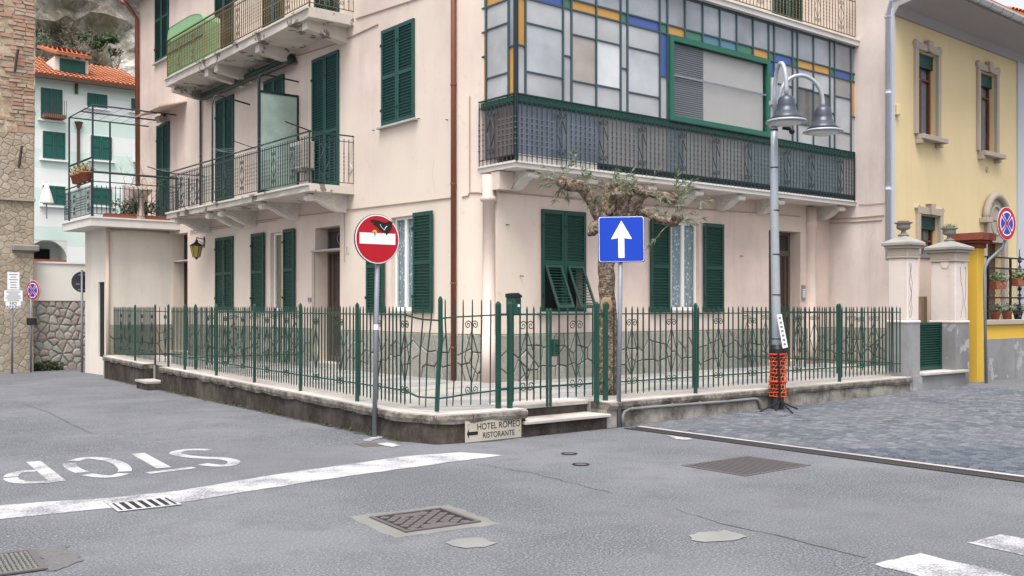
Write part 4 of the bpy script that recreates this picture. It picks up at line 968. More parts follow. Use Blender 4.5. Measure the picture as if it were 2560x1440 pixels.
obj('downpipe', MB().tube([(xl - .2, -.5, ROOF - .02), (xl - .1, -.35, ROOF - .1), (xl, -.09, ROOF - .5), (xl, -.07, 5.2)], .06, 8), MT['brownpipe'], house, A.M(), True); obj('downpipe', MB().tube([(xl, -.07, 5.2), (xl, -.07, 3.6)], .055, 8), MT['creampipe'], house, A.M(), True)
sp_ = A.s(506); obj('downpipe', MB().tube([(sp_, -.05, 7.3), (sp_, -.05, 3.9)], .03, 6), MT['wood'], house, A.M(), True)
def cable(fr, pix, r=.012, d=-.015, mat='cable'):
    P = [(fr.px(x, y, d)[0], d, fr.px(x, y, d)[1]) for x, y in pix]; return obj('cable', MB().tube(P, r, 5), MT[mat], house, fr.M())
cable(A, [(475, 577), (560, 565), (640, 553), (730, 541), (800, 534), (890, 522), (1010, 508), (1136, 493)]); cable(A, [(475, 583), (560, 570), (690, 551)], .008)
cable(A, [(860, 520), (861, 600), (861, 655)], .008); cable(A, [(740, 140), (838, 110), (945, 60)], .012); cable(A, [(890, 46), (1020, 4), (1060, -10)], .012)
cable(B, [(1250, 481), (1330, 487), (1500, 503), (1700, 519), (1900, 533), (2000, 541)]); cable(W, [(2042, 549), (2100, 547), (2210, 538)]); cable(W, [(2042, 560), (2120, 556), (2205, 550)]); cable(W, [(2147, 511), (2180, 510), (2216, 507)], .008)
cable(CH, [(1174, 240), (1174, 480)], .010); cable(CH, [(1155, 492), (1170, 489), (1174, 481), (1195, 481), (1207, 483)], .012)
for fr_, pts in ((A, ((936, 326), (1050, 297), (1010, 95), (1120, 300))), (B, ((1265, 562), (1300, 690), (1500, 470), (1850, 640)))):
    for x, y in pts: s, z = fr_.px(x, y); obj('wall_hook', MB().tube([(s, 0, z), (s, -.05, z), (s + .03, -.06, z - .01)], .008, 5), MT['black'], house, fr_.M())
rr = random.Random(41)
for fr_, x, y, n in ((A, 1085, 400, 8), (W, 2180, 560, 10)):
    s, z = fr_.px(x, y); P = []
    for k in range(n): P.append((s, -.0015, z)); s += rr.uniform(-.05, .05); z -= rr.uniform(.05, .11)
    obj('hairline_crack', MB().tube(P, .002, 3), MT['cable'], house, fr_.M())
# ---- balconies of facade A
BD = -1.0
def slab(fr, s0, s1, zt, th, d=BD, mat=None, name='balcony'):
    rr = random.Random(int(zt * 10)); n = 26; m = MB(); vs = []
    for i in range(n + 1):
        s = s0 + (s1 - s0) * i / n; j = rr.uniform(-.018, .006); k = rr.uniform(0, .035)
        vs += [(s, 0, zt - th), (s, d + k, zt - th + j * .3), (s, d + .01, zt - .045), (s, d - .03, zt - .04), (s, d - .03, zt), (s, 0, zt)]
    fs = [(i * 6 + k, i * 6 + (k + 1) % 6, (i + 1) * 6 + (k + 1) % 6, (i + 1) * 6 + k) for i in range(n) for k in range(6)] + [(5, 4, 3, 2, 1, 0), tuple(n * 6 + k for k in range(6))]
    return obj(name, m.add(vs, fs), mat or MT['slab'], house, fr.M())
sBL, sBR = A.s(415, BD), A.s(772, BD)
bal1 = slab(A, sBL, sBR, Z1 - .02, .15); bal2 = slab(A, A.s(412, BD), A.s(771, BD), Z2 + .0, .2)
def corbel_mesh(L, H_, w, mat, fancy=True):
    """bracket reaching out from the wall: profile in (d, z), d negative outwards"""
    if fancy: prof = [(0, 0), (0, -H_), (-.1 * L, -H_ * 1.0), (-.3 * L, -H_ * .93), (-.5 * L, -H_ * .72), (-.68 * L, -H_ * .47), (-.8 * L, -H_ * .38), (-.9 * L, -H_ * .45), (-.98 * L, -H_ * .4), (-1.0 * L, -H_ * .25), (-.95 * L, -H_ * .12), (-.86 * L, -H_ * .1), (-.86 * L, 0)]
    else: prof = [(0, 0), (0, -H_), (-.05, -H_), (-L, -H_ * .55), (-L, 0)]
    m = MB().prism(prof, -w / 2, w / 2, 'x')
    if fancy:
        for sx in (-1, 1):
            e = sx * (w / 2 + .004)
            m.tube([(e, -.22 * L + .11 * L * (1 - .8 * t / 20) * math.cos(t * .62), -.52 * H_ + .3 * H_ * (1 - .8 * t / 20) * math.sin(t * .62)) for t in range(21)], .014, 4)
            m.tube([(e, -.3 * L, -.85 * H_), (e, -.5 * L, -.6 * H_), (e, -.7 * L, -.36 * H_), (e, -.84 * L, -.28 * H_)], .014, 4); m.tube([(e, -.42 * L, -.2 * H_), (e, -.55 * L, -.35 * H_), (e, -.65 * L, -.2 * H_), (e, -.8 * L, -.16 * H_)], .012, 4); m.tube([(e, -.36 * L, -.55 * H_), (e, -.45 * L, -.42 * H_), (e, -.5 * L, -.5 * H_)], .012, 4)
        m.tube([(-w / 2 - .015, -.93 * L, -.28 * H_), (w / 2 + .015, -.93 * L, -.28 * H_)], .075 * L, 10)
    return m.mesh('corbel', mat)
c1 = corbel_mesh(.88, .34, .16, MT['slabclean']); c2 = corbel_mesh(.9, .3, .2, MT['slab'], False)
for x in (442, 520, 551, 653, 768): obj('corbel', c1, None, bal1, A.M(A.s(x, -.85), 0, Z1 - .172))
for x in (434, 518, 541, 645, 764): obj('corbel', c2, None, bal2, A.M(A.s(x, -.88), 0, Z2 - .2))
def balu_mesh(z0, z1, mat, twist=True, point=False):
    m = MB(); r = .0125 if point else .0098; m.tube([(0, 0, z0), (0, 0, z1)], r, 4)
    if twist:
        h = z1 - z0
        for k in range(6): z = z0 + h * (.22 + .09 * k); m.tube([(0, 0, z - .02), (0, 0, z), (0, 0, z + .02)], [r, r * 1.75, r], 4)
    if point:
        for zz_, sg in ((z1, 1), (z0, -1)): m.tube([(0, 0, zz_), (0, 0, zz_ + sg * .02), (0, 0, zz_ + sg * .05)], [.004, .014, .002], 4)
    return m.mesh('baluster', mat)
def railing(parent, fr, s0, s1, d, zs, mat, diam=(), sp=.105, ends=True, dw=.1, name='rail', point=False, mid=True, gapd=None):
    """zs = (bottom, lower top rail, top rail)"""
    zb, zl, zt = zs; m = MB(); r1 = rail(parent, [fr.w(s0, d, zt), fr.w(s1, d, zt)], 'handrail', mat, .022, .02)
    if mid: rail(parent, [fr.w(s0, d, zl), fr.w(s1, d, zl)], 'rail', mat, .012, .012)
    rail(parent, [fr.w(s0, d, zb), fr.w(s1, d, zb)], 'rail', mat, .012, .012)
    bm_ = balu_mesh(zb - (.05 if point else 0), (zt if not mid else zl + .05), mat, True, point); bs = balu_mesh(zb - (.05 if point else 0), (zl + .05 if mid else zt), mat, False, point); dm = None; n = max(1, round((s1 - s0) / sp)); step = (s1 - s0) / n; near = [round((c - s0) / step) for c in diam]
    h = zl - zb
    if diam: dm = scroll_mesh(step * .98, zb + h * .1, zl - h * .1, mat, .0095 if point else .007)
    for i in range(n + 1):
        nn = any(abs(i - k) <= 1 for k in near); obj('baluster', bs if nn else bm_, None, parent, fr.M(s0 + step * i, d, 0))
    for k in near: obj('scroll', dm, None, parent, fr.M(s0 + step * k, d, 0))
    if ends:
        for s in (s0, s1): obj('post', MB().box(-.014, .014, -.014, .014, zb - .1, zt + .01), mat, parent, fr.M(s, d, 0))
RL = -.97
zr = (A.z(775, 449, RL), A.z(775, 343, RL), A.z(775, 327.5, RL))
railing(bal1, A, sBL + .05, sBR - .03, RL, zr, MT['iron'], [A.s(x, RL) for x in (455, 495, 563, 605, 683, 733)])
def side_rail(parent, s, d0, d1, zs, mat, diam=(), n=None):
    f = Frame(A.w(s, d1), 0.0); railing(parent, f, 0, d0 - d1, 0, zs, mat, diam, .11, False)
side_rail(bal1, sBR - .03, 0, RL, zr, MT['iron'], (.28,)); side_rail(bal1, sBL + .05, 0, RL, zr, MT['iron'], (.35, .7))
zr2 = (Z2 + .08, Z2 + .84, Z2 + .95)
railing(bal2, A, sBL + .03, sBR - .03, RL, zr2, MT['goldiron'], [A.s(x, RL) for x in (446, 483, 594, 720)]); side_rail(bal2, sBR - .03, 0, RL, zr2, MT['goldiron'], (.3, .7)); side_rail(bal2, sBL + .03, 0, RL, zr2, MT['goldiron'], (.5,))
# laundry arms on the lower balcony
for nm, P in (('laundry_arm', [(520, 353), (583, 352)]),): pass
def arm(pix, d0, d1, r=.014):
    (x0, y0), (x1, y1) = pix; a = A.px(x0, y0, d0); b = A.px(x1, y1, d1); return MB().tube([(a[0], d0, a[1]), (b[0], d1, b[1])], r, 5)
lr = thing('laundry_line', 'outer drying rack with sagging white lines on the lower balcony', 'clothes line', A.M(sBL, RL, zr[2]))
obj('arm', arm([(777, 328), (713, 304)], RL, RL - .62), MT['black'], lr, A.M()); obj('arm', arm([(640, 372), (583, 352)], RL, RL - .55, .009), MT['black'], lr, A.M()); obj('arm', arm([(424, 433), (369, 417)], RL, RL - .62), MT['black'], lr, A.M())
for k in range(3):
    d = RL - .58 + k * .17; a = A.px(713 + k * 14, 305 + k * 5, d); b = A.px(372 + k * 12, 419 + k * 3, d); n = 12
    obj('line', MB().tube([(a[0] + (b[0] - a[0]) * i / n, d, a[1] + (b[1] - a[1]) * i / n - .2 * (1 - abs(1 - 2 * ((i / n * 2) % 1)) ** 2)) for i in range(n + 1)], .002, 4), MT['zinc'], lr, A.M())
# divider screen, awning frames, awning box
sd = A.s(747, 0); DVf = Frame(A.w(sd, RL + .02), 0.0); LDV = -RL - .03
dv = thing('balcony_screen', 'milky glass divider screen in a dark frame on the lower balcony', 'screen', DVf.M(0, 0, Z1)); zt = A.z(747, 238, -.02); m = MB()
m.box(0, .05, -.025, .025, Z1 - .02, zt + .25); m.box(LDV - .04, LDV, -.02, .02, Z1, zt); m.box(.05, LDV - .04, -.02, .02, zt - .05, zt); m.box(.05, LDV - .04, -.02, .02, Z1 + .02, Z1 + .08); m.tube([(.025, 0, zt + .25), (.05, 0, zt + .32), (.12, 0, zt + .35), (LDV, 0, zt + .3)], .018, 6)
obj('frame', m, MT['veriron'], dv, DVf.M()); obj('pane', MB().box(.05, LDV - .04, -.006, .006, Z1 + .08, zt - .05), MT['milkglass'], dv, DVf.M())
sp2 = A.s(531, RL); obj('awning_pole', MB().tube([(sp2, RL, Z1 - .05), (sp2, RL, A.z(531, 260, RL)), (sp2, RL + .05, A.z(531, 240, RL)), (sp2, RL + .15, A.z(531, 236, RL)), (sp2, -.05, A.z(531, 238, RL) - .1)], .02, 6), MT['iron'], bal1, A.M(), True)
a, b = A.px(520, 236, -.06), A.px(740, 143, -.06)
ab = obj('awning_box', MB().tube([(a[0], -.16, Z2 - .42), (b[0], -.16, Z2 - .42)], .1, 10), MT['green'], bal2, A.M(), True); obj('awning_valance', MB().box(a[0], b[0], -.27, -.24, Z2 - .56, Z2 - .50), MT['mortar'], bal2, A.M())
# door canopy on the far left and floodlight
s0 = A.s(378, -.3); s1 = A.s(440, -.3); zc = A.z(440, 262, -.3)
obj('door_canopy', MB().add([(s0, 0, zc + .12), (s1, 0, zc + .12), (s1, -.75, zc - .1), (s0, -.75, zc - .1), (s0, 0, zc + .15), (s1, 0, zc + .15), (s1, -.75, zc - .07), (s0, -.75, zc - .07)], [(3, 2, 1, 0), (4, 5, 6, 7), (0, 1, 5, 4), (1, 2, 6, 5), (2, 3, 7, 6), (3, 0, 4, 7)]), MT['creampipe'], house, A.M())
fl_s, fl_z = A.px(402, 292, -.15); fl = thing('floodlight', 'small floodlight under the canopy above the far left shutters', 'lamp', A.M(fl_s, 0, fl_z))
obj('housing', MB().box(-.12, .12, -.28, -.1, -.08, .1), MT['beige'], fl, A.M(fl_s, 0, fl_z) @ RX(.4), bevel=.02); obj('bracket', MB().tube([(0, 0, .05), (0, -.15, .05)], .03, 6), MT['black'], fl, A.M(fl_s, 0, fl_z))
# air conditioner, vent
s0, s1, z0, z1 = rect(A, 750, 358, 783, 425, -.1); ac = thing('air_conditioner', 'beige air conditioning unit on the wall behind the balcony screen', 'air conditioner', A.M(s0, 0, z0))
obj('case', MB().box(s0, s1, -.36, -.06, z0, z1), MT['beige'], ac, A.M(), bevel=.015)
for i in range(9): obj('grille', MB().box(s0 + .04, s1 - .04, -.368, -.36, z0 + .06 + i * (z1 - z0 - .12) / 9, z0 + .085 + i * (z1 - z0 - .12) / 9), MT['alu'], ac, A.M())
for s in (s0 + .06, s1 - .1): obj('bracket', MB().box(s, s + .03, -.34, 0, z0 - .03, z0), MT['alu'], ac, A.M())
s, z = A.px(876, 423); obj('round_vent', MB().lathe([(.09, 0), (.085, .02), (.06, .025)], 16).xf(RX(math.pi / 2)), MT['wallpale'], house, A.M(s, 0, z))
# green ribbed cabinet on the upper balcony
s0, s1 = A.s(421, RL + .1), A.s(512, RL + .1); zt = Z2 + 1.3; gc = thing('ribbed_cabinet', 'light green ribbed cabinet with rounded top on the upper balcony', 'cabinet', A.M(s0, RL + .06, Z2))
n = 46; vs = []; m = MB(); P = []
for i in range(n + 1):
    t = i / n; s = s0 + (s1 - s0) * t; k = min(1, t / .1, (1 - t) / .45) if 1 else 1; k = max(0, min(1, k)); top = zt - .3 * (1 - math.sqrt(max(0, 1 - (1 - k) ** 2))); P.append((s, top)); dd = RL + .06 + (.018 if i % 2 else 0); vs += [(s, dd, Z2 + .02), (s, dd, top)]
m.add(vs, [(2 * i, 2 * i + 2, 2 * i + 3, 2 * i + 1) for i in range(n)]); obj('front_sheet', m, MT['greensheet'], gc, A.M(), recalc=False)
m = MB(); m.add([p for s, z in P for p in ((s, RL + .06, z), (s, RL + .5, z))], [(2 * i, 2 * i + 2, 2 * i + 3, 2 * i + 1) for i in range(n)]); m.quad((s0, RL + .06, Z2), (s0, RL + .5, Z2), (s0, RL + .5, P[0][1]), (s0, RL + .06, P[0][1])); m.quad((s1, RL + .06, Z2), (s1, RL + .5, Z2), (s1, RL + .5, P[-1][1]), (s1, RL + .06, P[-1][1])); obj('casing', m, MT['greensheet'], gc, A.M(), recalc=False)
obj('band', MB().box(s0 + .02, s1 - .02, RL + .045, RL + .058, Z2 + .62, Z2 + .66), MT['green'], gc, A.M())
# wall lantern by the left door
ls, lz = A.px(491, 600, -.38); lt = thing('wall_lantern', 'old amber glass wall lantern on a scrolled bracket by the left door', 'lamp', A.M(ls, -.38, lz))
ML = A.M(ls, -.38, lz)
ws = A.px(511, 597, 0); obj('bracket', MB().tube([(ws[0] - ls, .38, .02), (ws[0] - ls, .37, .06), (0, 0, .06), (0, 0, -.02)], .012, 6).tube([(ws[0] - ls, .37, -.1), (ws[0] - ls, .28, -.02), (ws[0] - ls, .16, .05)], .008, 5).box(ws[0] - ls - .03, ws[0] - ls + .03, .365, .38, -.16, .12), MT['black'], lt, ML)
obj('cap', MB().lathe([(.02, .0), (.03, -.02), (.05, -.06), (.17, -.14), (.175, -.155)], 6), MT['black'], lt, ML); obj('glass', MB().lathe([(.15, -.155), (.085, -.44)], 6), MT['lampamber'] if 'lampamber' in MT else MT.setdefault('lampamber', glass('lantern_glass', (.42, .3, .06), .3, 20, .1)), lt, ML)
obj('ribs', MB().tube([(0, 0, -.44), (0, 0, -.5)], [.06, .01], 6), MT['black'], lt, ML)
for k in range(6): a = k * math.pi / 3; obj('glazing_bar', MB().tube([(.153 * math.cos(a), .153 * math.sin(a), -.155), (.088 * math.cos(a), .088 * math.sin(a), -.44)], .008, 4), MT['black'], lt, ML)

# ---- glazed veranda on facade B
VD = VDV; VL = B.px(1289, 400, VD)[0]; ZS = B.z(1289, 400, VD); ZS0 = B.z(1289, 417, VD); ZV = B.z(2141, 117, VD)
vd = B.w(VL, VD); d_wall = 0.0                      # left end meets the cut corner
t_ = ((CH.p - B.w(VL)).dot(CH.n)) / B.n.dot(CH.n); dL = t_ + .02
ver = obj('veranda_floor', MB().prism([(VL - .03, VD - .03), (SW - .003, VD - .03), (SW - .003, .05), (.1, .05), (VL - .03, dL)], ZS - .035, ZS, 'z').prism([(VL, VD), (SW - .003, VD), (SW - .003, .05), (.1, .05), (VL, dL)], ZS0, ZS - .035, 'z'), MT['slabclean'], house, B.M())
c3 = corbel_mesh(.58, .3, .2, MT['slabclean'])
for x in (1330, 1480, 1628, 1746, 1852, 1951, 2103): obj('corbel', c3, None, ver, B.M(B.s(x, -.54), 0, ZS0))
obj('veranda_roof', MB().prism([(VL - .05, VD - .08), (SW - .003, VD - .08), (SW - .003, .05), (.1, .05), (VL - .05, dL)], ZV, ZV + .1, 'z').prism([(VL - .07, VD - .11), (SW - .003, VD - .11), (SW - .003, .05), (.1, .05), (VL - .07, dL)], ZV + .1, ZV + .13, 'z'), MT['slabclean'], ver, B.M())
MT['glazebar'] = paint('glazing_bar_slate', (.045, .075, .088), .45)
gl = obj('veranda_glazing', MB().box(VL, VL + .06, VD, VD + .06, ZS, ZV), MT['veriron'], house, B.M())
ZR = B.z(1291, 236, VD); vx = lambda x: B.s(x, VD + .02); vz = lambda x, y: B.z(x, y, VD + .02)
GD = VD + .03
bars = MB()
def pane(s0, s1, z0, z1, mat, fr=None, d=None, M=None):
    obj('pane', MB().box(s0 + .006, s1 - .006, 0, .008, z0 + .006, z1 - .006), MT[mat], gl, M or B.M(0, GD + .008, 0))
def glz_bar(s0, s1, z0, z1, M=None, proud=.012): obj('glazing_bar', MB().box(s0, s1, -proud, .018, z0, z1), MT['glazebar'], gl, M or B.M(0, GD, 0))
ZB0, ZB1 = vz(1560, 57), vz(1560, 32)               # coloured band
def colm(x0, x1, cuts, mats, bw=.013, M=None, sx=None):
    """one glazing column: cuts = pixel rows (read at mid column) from top to bottom below the band"""
    s0, s1 = (vx(x0), vx(x1)) if sx is None else sx; xm = (x0 + x1) / 2; z = [ZB0] + [c if isinstance(c, float) else vz(xm, c) for c in cuts] + [ZR]
    for i in range(len(z) - 1):
        pane(s0, s1, z[i + 1], z[i], mats[i], M=M)
        if i: glz_bar(s0 + bw, s1 - bw, z[i] - bw, z[i] + bw, M)
def vbar(x, z0=None, z1=None, bw=.016, M=None, s=None): s = vx(x) if s is None else s; glz_bar(s - bw, s + bw, ZR if z0 is None else z0, ZV if z1 is None else z1, M, .02)
colm(1291, 1314, [113], ['amber', 'frost']); colm(1314, 1408, [67, 187], ['frost', 'pale', 'frost']); colm(1408, 1429, [140], ['frost', 'frost'])
MT['creamroom'] = glass('window_with_cream_blind', (.38, .345, .31), .08, 4, .02, var=.25); MT['brightpane'] = glass('bright_pane', (.62, .63, .66), .05, 4, .02); MT['dimpane'] = glass('dim_pane', (.12, .115, .11), .06, 4, .02, var=.4)
colm(1429, 1491, [92, 207], ['frost', 'creamroom', 'frost']); colm(1491, 1552, [106, 218], ['frost', 'brightpane', 'frost']); colm(1552, 1569, [171], ['frost', 'frost']); colm(1569, 1650, [126, 237], ['frost', 'pale', 'frost']); colm(1650, 1669, [191], ['cobalt', 'frost'])
colm(1922, 1936, [188], ['cobalt', 'frost']); colm(1936, 1982, [212, 300], ['frost', 'pale', 'frost']); colm(1982, 1994, [260], ['frost', 'frost']); colm(1994, 2034, [222, 312], ['frost', 'dimpane', 'frost']); colm(2034, 2075, [234, 318], ['frost', 'dimpane', 'frost']); colm(2075, 2087, [283], ['frost', 'frost']); colm(2087, 2128, [244, 331], ['panel', 'pale', 'frost']); colm(2128, 2139, [292], ['amber', 'frost'])
BX = [1291, 1314, 1408, 1429, 1491, 1552, 1569, 1650, 1669, 1713, 1757, 1800, 1842, 1883, 1922, 1936, 1982, 1994, 2034, 2075, 2087, 2128, 2139]
BC = ['amber', 'cobalt', 'bottle', 'amber', 'amber', 'bottle', 'cobalt', 'bottle', 'amber', 'bottle', 'turq', 'turq', 'bottle', 'amber', 'bottle', 'cobalt', 'bottle', 'amber', 'amber', 'bottle', 'cobalt', 'bottle']
for x0, x1, c in zip(BX[:-1], BX[1:], BC):
    pane(vx(x0), vx(x1), ZB0, ZB1, c); pane(vx(x0), vx(x1), ZB1, ZV, 'uppane')
for x in BX: vbar(x, ZB0 if 1680 < x < 1900 else None)
glz_bar(vx(1291), vx(2139), ZB0 - .014, ZB0 + .014); glz_bar(vx(1291), vx(2139), ZB1 - .014, ZB1 + .014); glz_bar(vx(1291), vx(2139), ZV - .05, ZV); glz_bar(vx(1291), vx(2139), ZR - .02, ZR + .03)
# big window
a, b = vx(1671), vx(1921); zt, zb = vz(1700, 103), vz(1700, 306); zb = max(ZR + .02, zb); zt = ZB0 - .02; e = .1
bw_ = obj('big_window_frame', MB().box(a, a + e, -.07, .02, zb, zt).box(b - e, b, -.07, .02, zb, zt).box(a + e, b - e, -.069, .02, zt - e, zt).box(a + e, b - e, -.069, .02, zb, zb + e), MT['fence2'] if 'fence2' in MT else MT.setdefault('fence2', paint('bright_green_frame', (.012, .11, .072), .35, var=.08)), house, B.M(0, GD, 0), bevel=.006)
obj('pane', MB().box(a + e, b - e, -.01, -.004, zb + e, zt - e), MT['clear'], bw_, B.M(0, GD, 0)); obj('mid_rail', MB().box(a + e, b - e, -.03, -.012, (zt + zb) / 2 + .05, (zt + zb) / 2 + .085), MT['alu'], bw_, B.M(0, GD, 0))
MT['pinkblind'] = plain('pink_blind', (.58, .51, .5), .85, .1, 0, .06, 2); MT['bluelouvre'] = plain('blue_grey_blind', (.29, .31, .36), .7, .2)  # colours of the mirrored pink house and its shutters, as plain materials
obj('blind', MB().box(a + e, b - e, .05, .055, zb + e, zt - e), MT['pinkblind'], bw_, B.M(0, GD, 0)); sb = a + e + (b - a - 2 * e) * .33; nb = 34  # added panel painted as the mirrored house opposite; no blind hangs here
for i in range(nb): z = zb + e + (zt - zb - 2 * e) * (i + .5) / nb; obj('blind_slat', MB().obox(RX(-.6), a + e + .01, sb, -.016, .016, -.002, .002), MT['bluelouvre'], bw_, B.M(0, GD + .03, z))  # added slats imitate the mirrored shutters of the house opposite
# return side of the veranda
SF = Frame(B.w(VL + .03, dL - .02), -math.pi / 2); LS = (dL - .02) - (VD + .03); px2 = lambda x: SF.s(x)
MS = SF.M(0, 0, 0)
def side(x0, x1, rows, mats):
    s0, s1 = px2(x0), px2(x1); xm = (x0 + x1) / 2; z = [ZV] + [SF.z(xm, r) for r in rows] + [ZR]
    for i in range(len(z) - 1):
        pane(s0, s1, z[i + 1], z[i], mats[i], M=SF.M(0, .008, 0)); 
        if i: glz_bar(s0, s1, z[i] - .012, z[i] + .012, MS)
xe = 1287
side(1202, 1216, [-10, 21, 81, 142], ['uppane', 'bottle', 'frost', 'amber', 'amber']); side(1216, 1272, [-25, 8, 66, 189], ['uppane', 'amber', 'frost', 'frost', 'frost']); side(1272, xe, [-30, 115], ['uppane', 'uppane', 'amber'])
for x in (1202, 1216, 1272, xe): vbar(0, M=MS, s=px2(x))
# parapet panels and railing of the veranda
px_p = [1296, 1401, 1504, 1610, 1668, 1710, 1795, 1872, 1922, 1982, 2032, 2103, 2138]; cols = ['panelblue', 'panelblue', 'panel', 'panel', 'panelteal', 'panel', 'panel', 'panelteal', 'panelteal', 'panelteal', 'panelteal', 'panel']
for x0, x1, c in zip(px_p[:-1], px_p[1:], cols): obj('parapet_panel', MB().box(vx(x0) + .004, vx(x1) - .004, 0, .02, ZS + .13, ZR - .02), MT[c], gl, B.M(0, GD + .01, 0))
obj('parapet_panel', MB().box(.04, LS - .01, 0, .02, ZS + .12, ZR - .02), MT['panelbrown'] if 'panelbrown' in MT else MT.setdefault('panelbrown', glass('brown_grey_panel', (.16, .125, .115), .3, 25, .1, var=.3)), gl, SF.M(0, .01, 0))
obj('parapet_foot', MB().box(vx(1495), vx(2138), -.004, .03, ZS + .004, ZS + .12), MT['veriron'], gl, B.M(0, GD + .004, 0)); obj('parapet_foot', MB().box(vx(1296), vx(1495) - .01, -.004, .03, ZS + .004, ZS + .12), MT['slabclean'], gl, B.M(0, GD + .004, 0))
obj('parapet_head', MB().box(vx(1292), vx(2138), -.015, .03, ZR - .12, ZR), MT['fence2'], gl, B.M(0, GD - .004, 0)); obj('parapet_head', MB().box(0, LS - .02, -.015, .03, ZR - .12, ZR), MT['fence2'], gl, SF.M(0, -.004, 0))
VR = VD - .03; zv = (ZS + .085, ZR - .1, ZR + .01)
railing(ver, B, VL, B.s(2136, VR), VR, zv, MT['veriron'], [B.s(x, VR) for x in (1401, 1505, 1610, 1710, 1795, 1872, 1965, 2032, 2103)], .108, True, point=True)
railing(ver, Frame(B.w(VL - .03, dL - .06), -math.pi / 2), 0, LS + .02, 0, zv, MT['veriron'], (.33,), .11, False, point=True)
# railing on the veranda roof
zt3 = (ZV + .2, ZV + .98, ZV + 1.08); railing(ver, B, B.s(1400, VR), B.s(2138, VR), VR, zt3, MT['goldiron'], [B.s(x, VR) for x in (1700, 1850, 1903, 2048, 2103)], .11, False)
# ------------------------------------------------------------------ cream annex on the left
yW = A.w(A.s(432)).y
def at_y(px, y): r = ray(px, CY); k = y / r.y; return Vector((r.x * k, y, 0))
AC = at_y(266, yW); AX = Frame(AC, 0.0); LAX = PA.x - AC.x
r_ = ray(213, CY); yE = r_.y * (AC.x / r_.x); AS = Frame((AC.x, yE), -math.pi / 2); LAS = yE - yW
annex = thing('annex', 'cream flat roofed annex with a roof terrace on the left street', 'building', T(AC.x, AC.y, -.2)); ZN = Z1 - .3
sd0, sd1 = AS.s(246), AS.s(261)
wall_holes('wall', AX, 0, LAX - .004, -.6, ZN, [], .3, MT['annex'], annex); wall_holes('wall', AS, 0, LAS, -.6, ZN, [(sd0, sd1, AS.z(253, 893), AS.z(253, 705), .06)], .3, MT['annex'], annex)
obj('door_leaf', MB().box(sd0 + .01, sd1 - .01, .04, .055, AS.z(253, 893), AS.z(253, 705) - .01), MT['dark'], annex, AS.M())
obj('rear_wall', MB().quad((AC.x, yE, -.6), (PA.x, yE, -.6), (PA.x, yE, ZN), (AC.x, yE, ZN)), MT['annex'], annex, recalc=False)
oy = .55; cnr = at_y(226, yW - oy); yL = (lambda r: r.y * (cnr.x / r.x))(ray(156, CY)); ZN0 = ZN
obj('roof_slab', MB().box(cnr.x, PA.x - .004, cnr.y, yL, ZN, Z1 - .1).box(cnr.x - .03, PA.x - .004, cnr.y - .03, yL, Z1 - .1, Z1 - .06), MT['slabclean'], annex)
pb = obj('plinth', MB().box(.05, LAX - .02, -.022, .02, TZ - .05, PZ - .02), MT['mortar'], annex, AX.M())
for p, poly in voronoi(.06, LAX - .03, TZ - .03, PZ - .03, .32, 21, .019): stone_obj('stone', p, poly, .03, MT['crazy'], pb, AX, rs, .012, -.021)
obj('downpipe', MB().tube([(0.02, -.05, ZN - .02), (.02, -.05, -.2)], .05, 8), MT['creampipe'], annex, AX.M(), True); obj('string_pipe', MB().tube([(.0, -.04, ZN - .06), (LAX - .1, -.04, ZN - .06)], .03, 6), MT['creampipe'], annex, AX.M(), True)
RF = Frame((cnr.x + .06, cnr.y + .06), 0.0); RS = Frame((cnr.x + .06, yL), -math.pi / 2); zq = (Z1 + .02, Z1 + .72, Z1 + .86)
tr = obj('terrace_railing', MB().box(cnr.x + .035, cnr.x + .085, cnr.y + .035, cnr.y + .085, Z1 - .06, Z1 + .9), MT['iron'], annex)
railing(tr, RF, 0, PA.x - cnr.x - .1, 0, zq, MT['iron'], (2.6,), .12, False); railing(tr, RS, 0, yL - cnr.y - .06, 0, zq, MT['iron'], (1, 2.2), .12, False)
# pergola, pots and basin on the annex terrace
pg = thing('pergola', 'bare dark metal pergola frame over the annex roof terrace', 'pergola', T(cnr.x + .1, cnr.y + .1, Z1))
pX0, pX1, pY0, pY1 = cnr.x + .1, PA.x - .05, cnr.y + .15, yL - .3
zp = lambda px, py, x, y: EYE + (CY - py) / F * (Vector((x, y, 0)).dot(FW))
zt = zp(233, 262, pX0, pY0)
for x, y, h in ((pX0, pY0, zt), (pX0, pY1, zt), (pX0 + 2.2, pY0, Z1 + 1.15), ((pX0 + pX1) / 2, pY1, zt)): obj('pole', MB().box(x - .02, x + .02, y - .02, y + .02, Z1 - .06, h), MT['iron'], pg)
for a, b in (((pX0, pY0), (pX1, pY0)), ((pX0, pY1), (pX1, pY1)), ((pX0, (pY0 + pY1) / 2), (pX1, (pY0 + pY1) / 2)), ((pX0, pY0), (pX0, pY1))): obj('beam', MB().tube([(*a, zt), (*b, zt)], .02, 4), MT['iron'], pg)
obj('beam', MB().tube([(pX0, pY0, Z1 + 1.5), (pX0, pY1, Z1 + 1.5)], .03, 4), MT['iron'], pg); obj('beam', MB().tube([(pX0, pY0, Z1 + 1.12), (pX0 + 2.3, pY0, Z1 + 1.12)], .03, 4), MT['iron'], pg)
for k in range(7): x = pX0 + (pX1 - pX0) * (k + .5) / 7; obj('wire', MB().tube([(x, pY0, zt + .01), (x, pY1, zt + .01)], .006, 4), MT['alu'], pg)
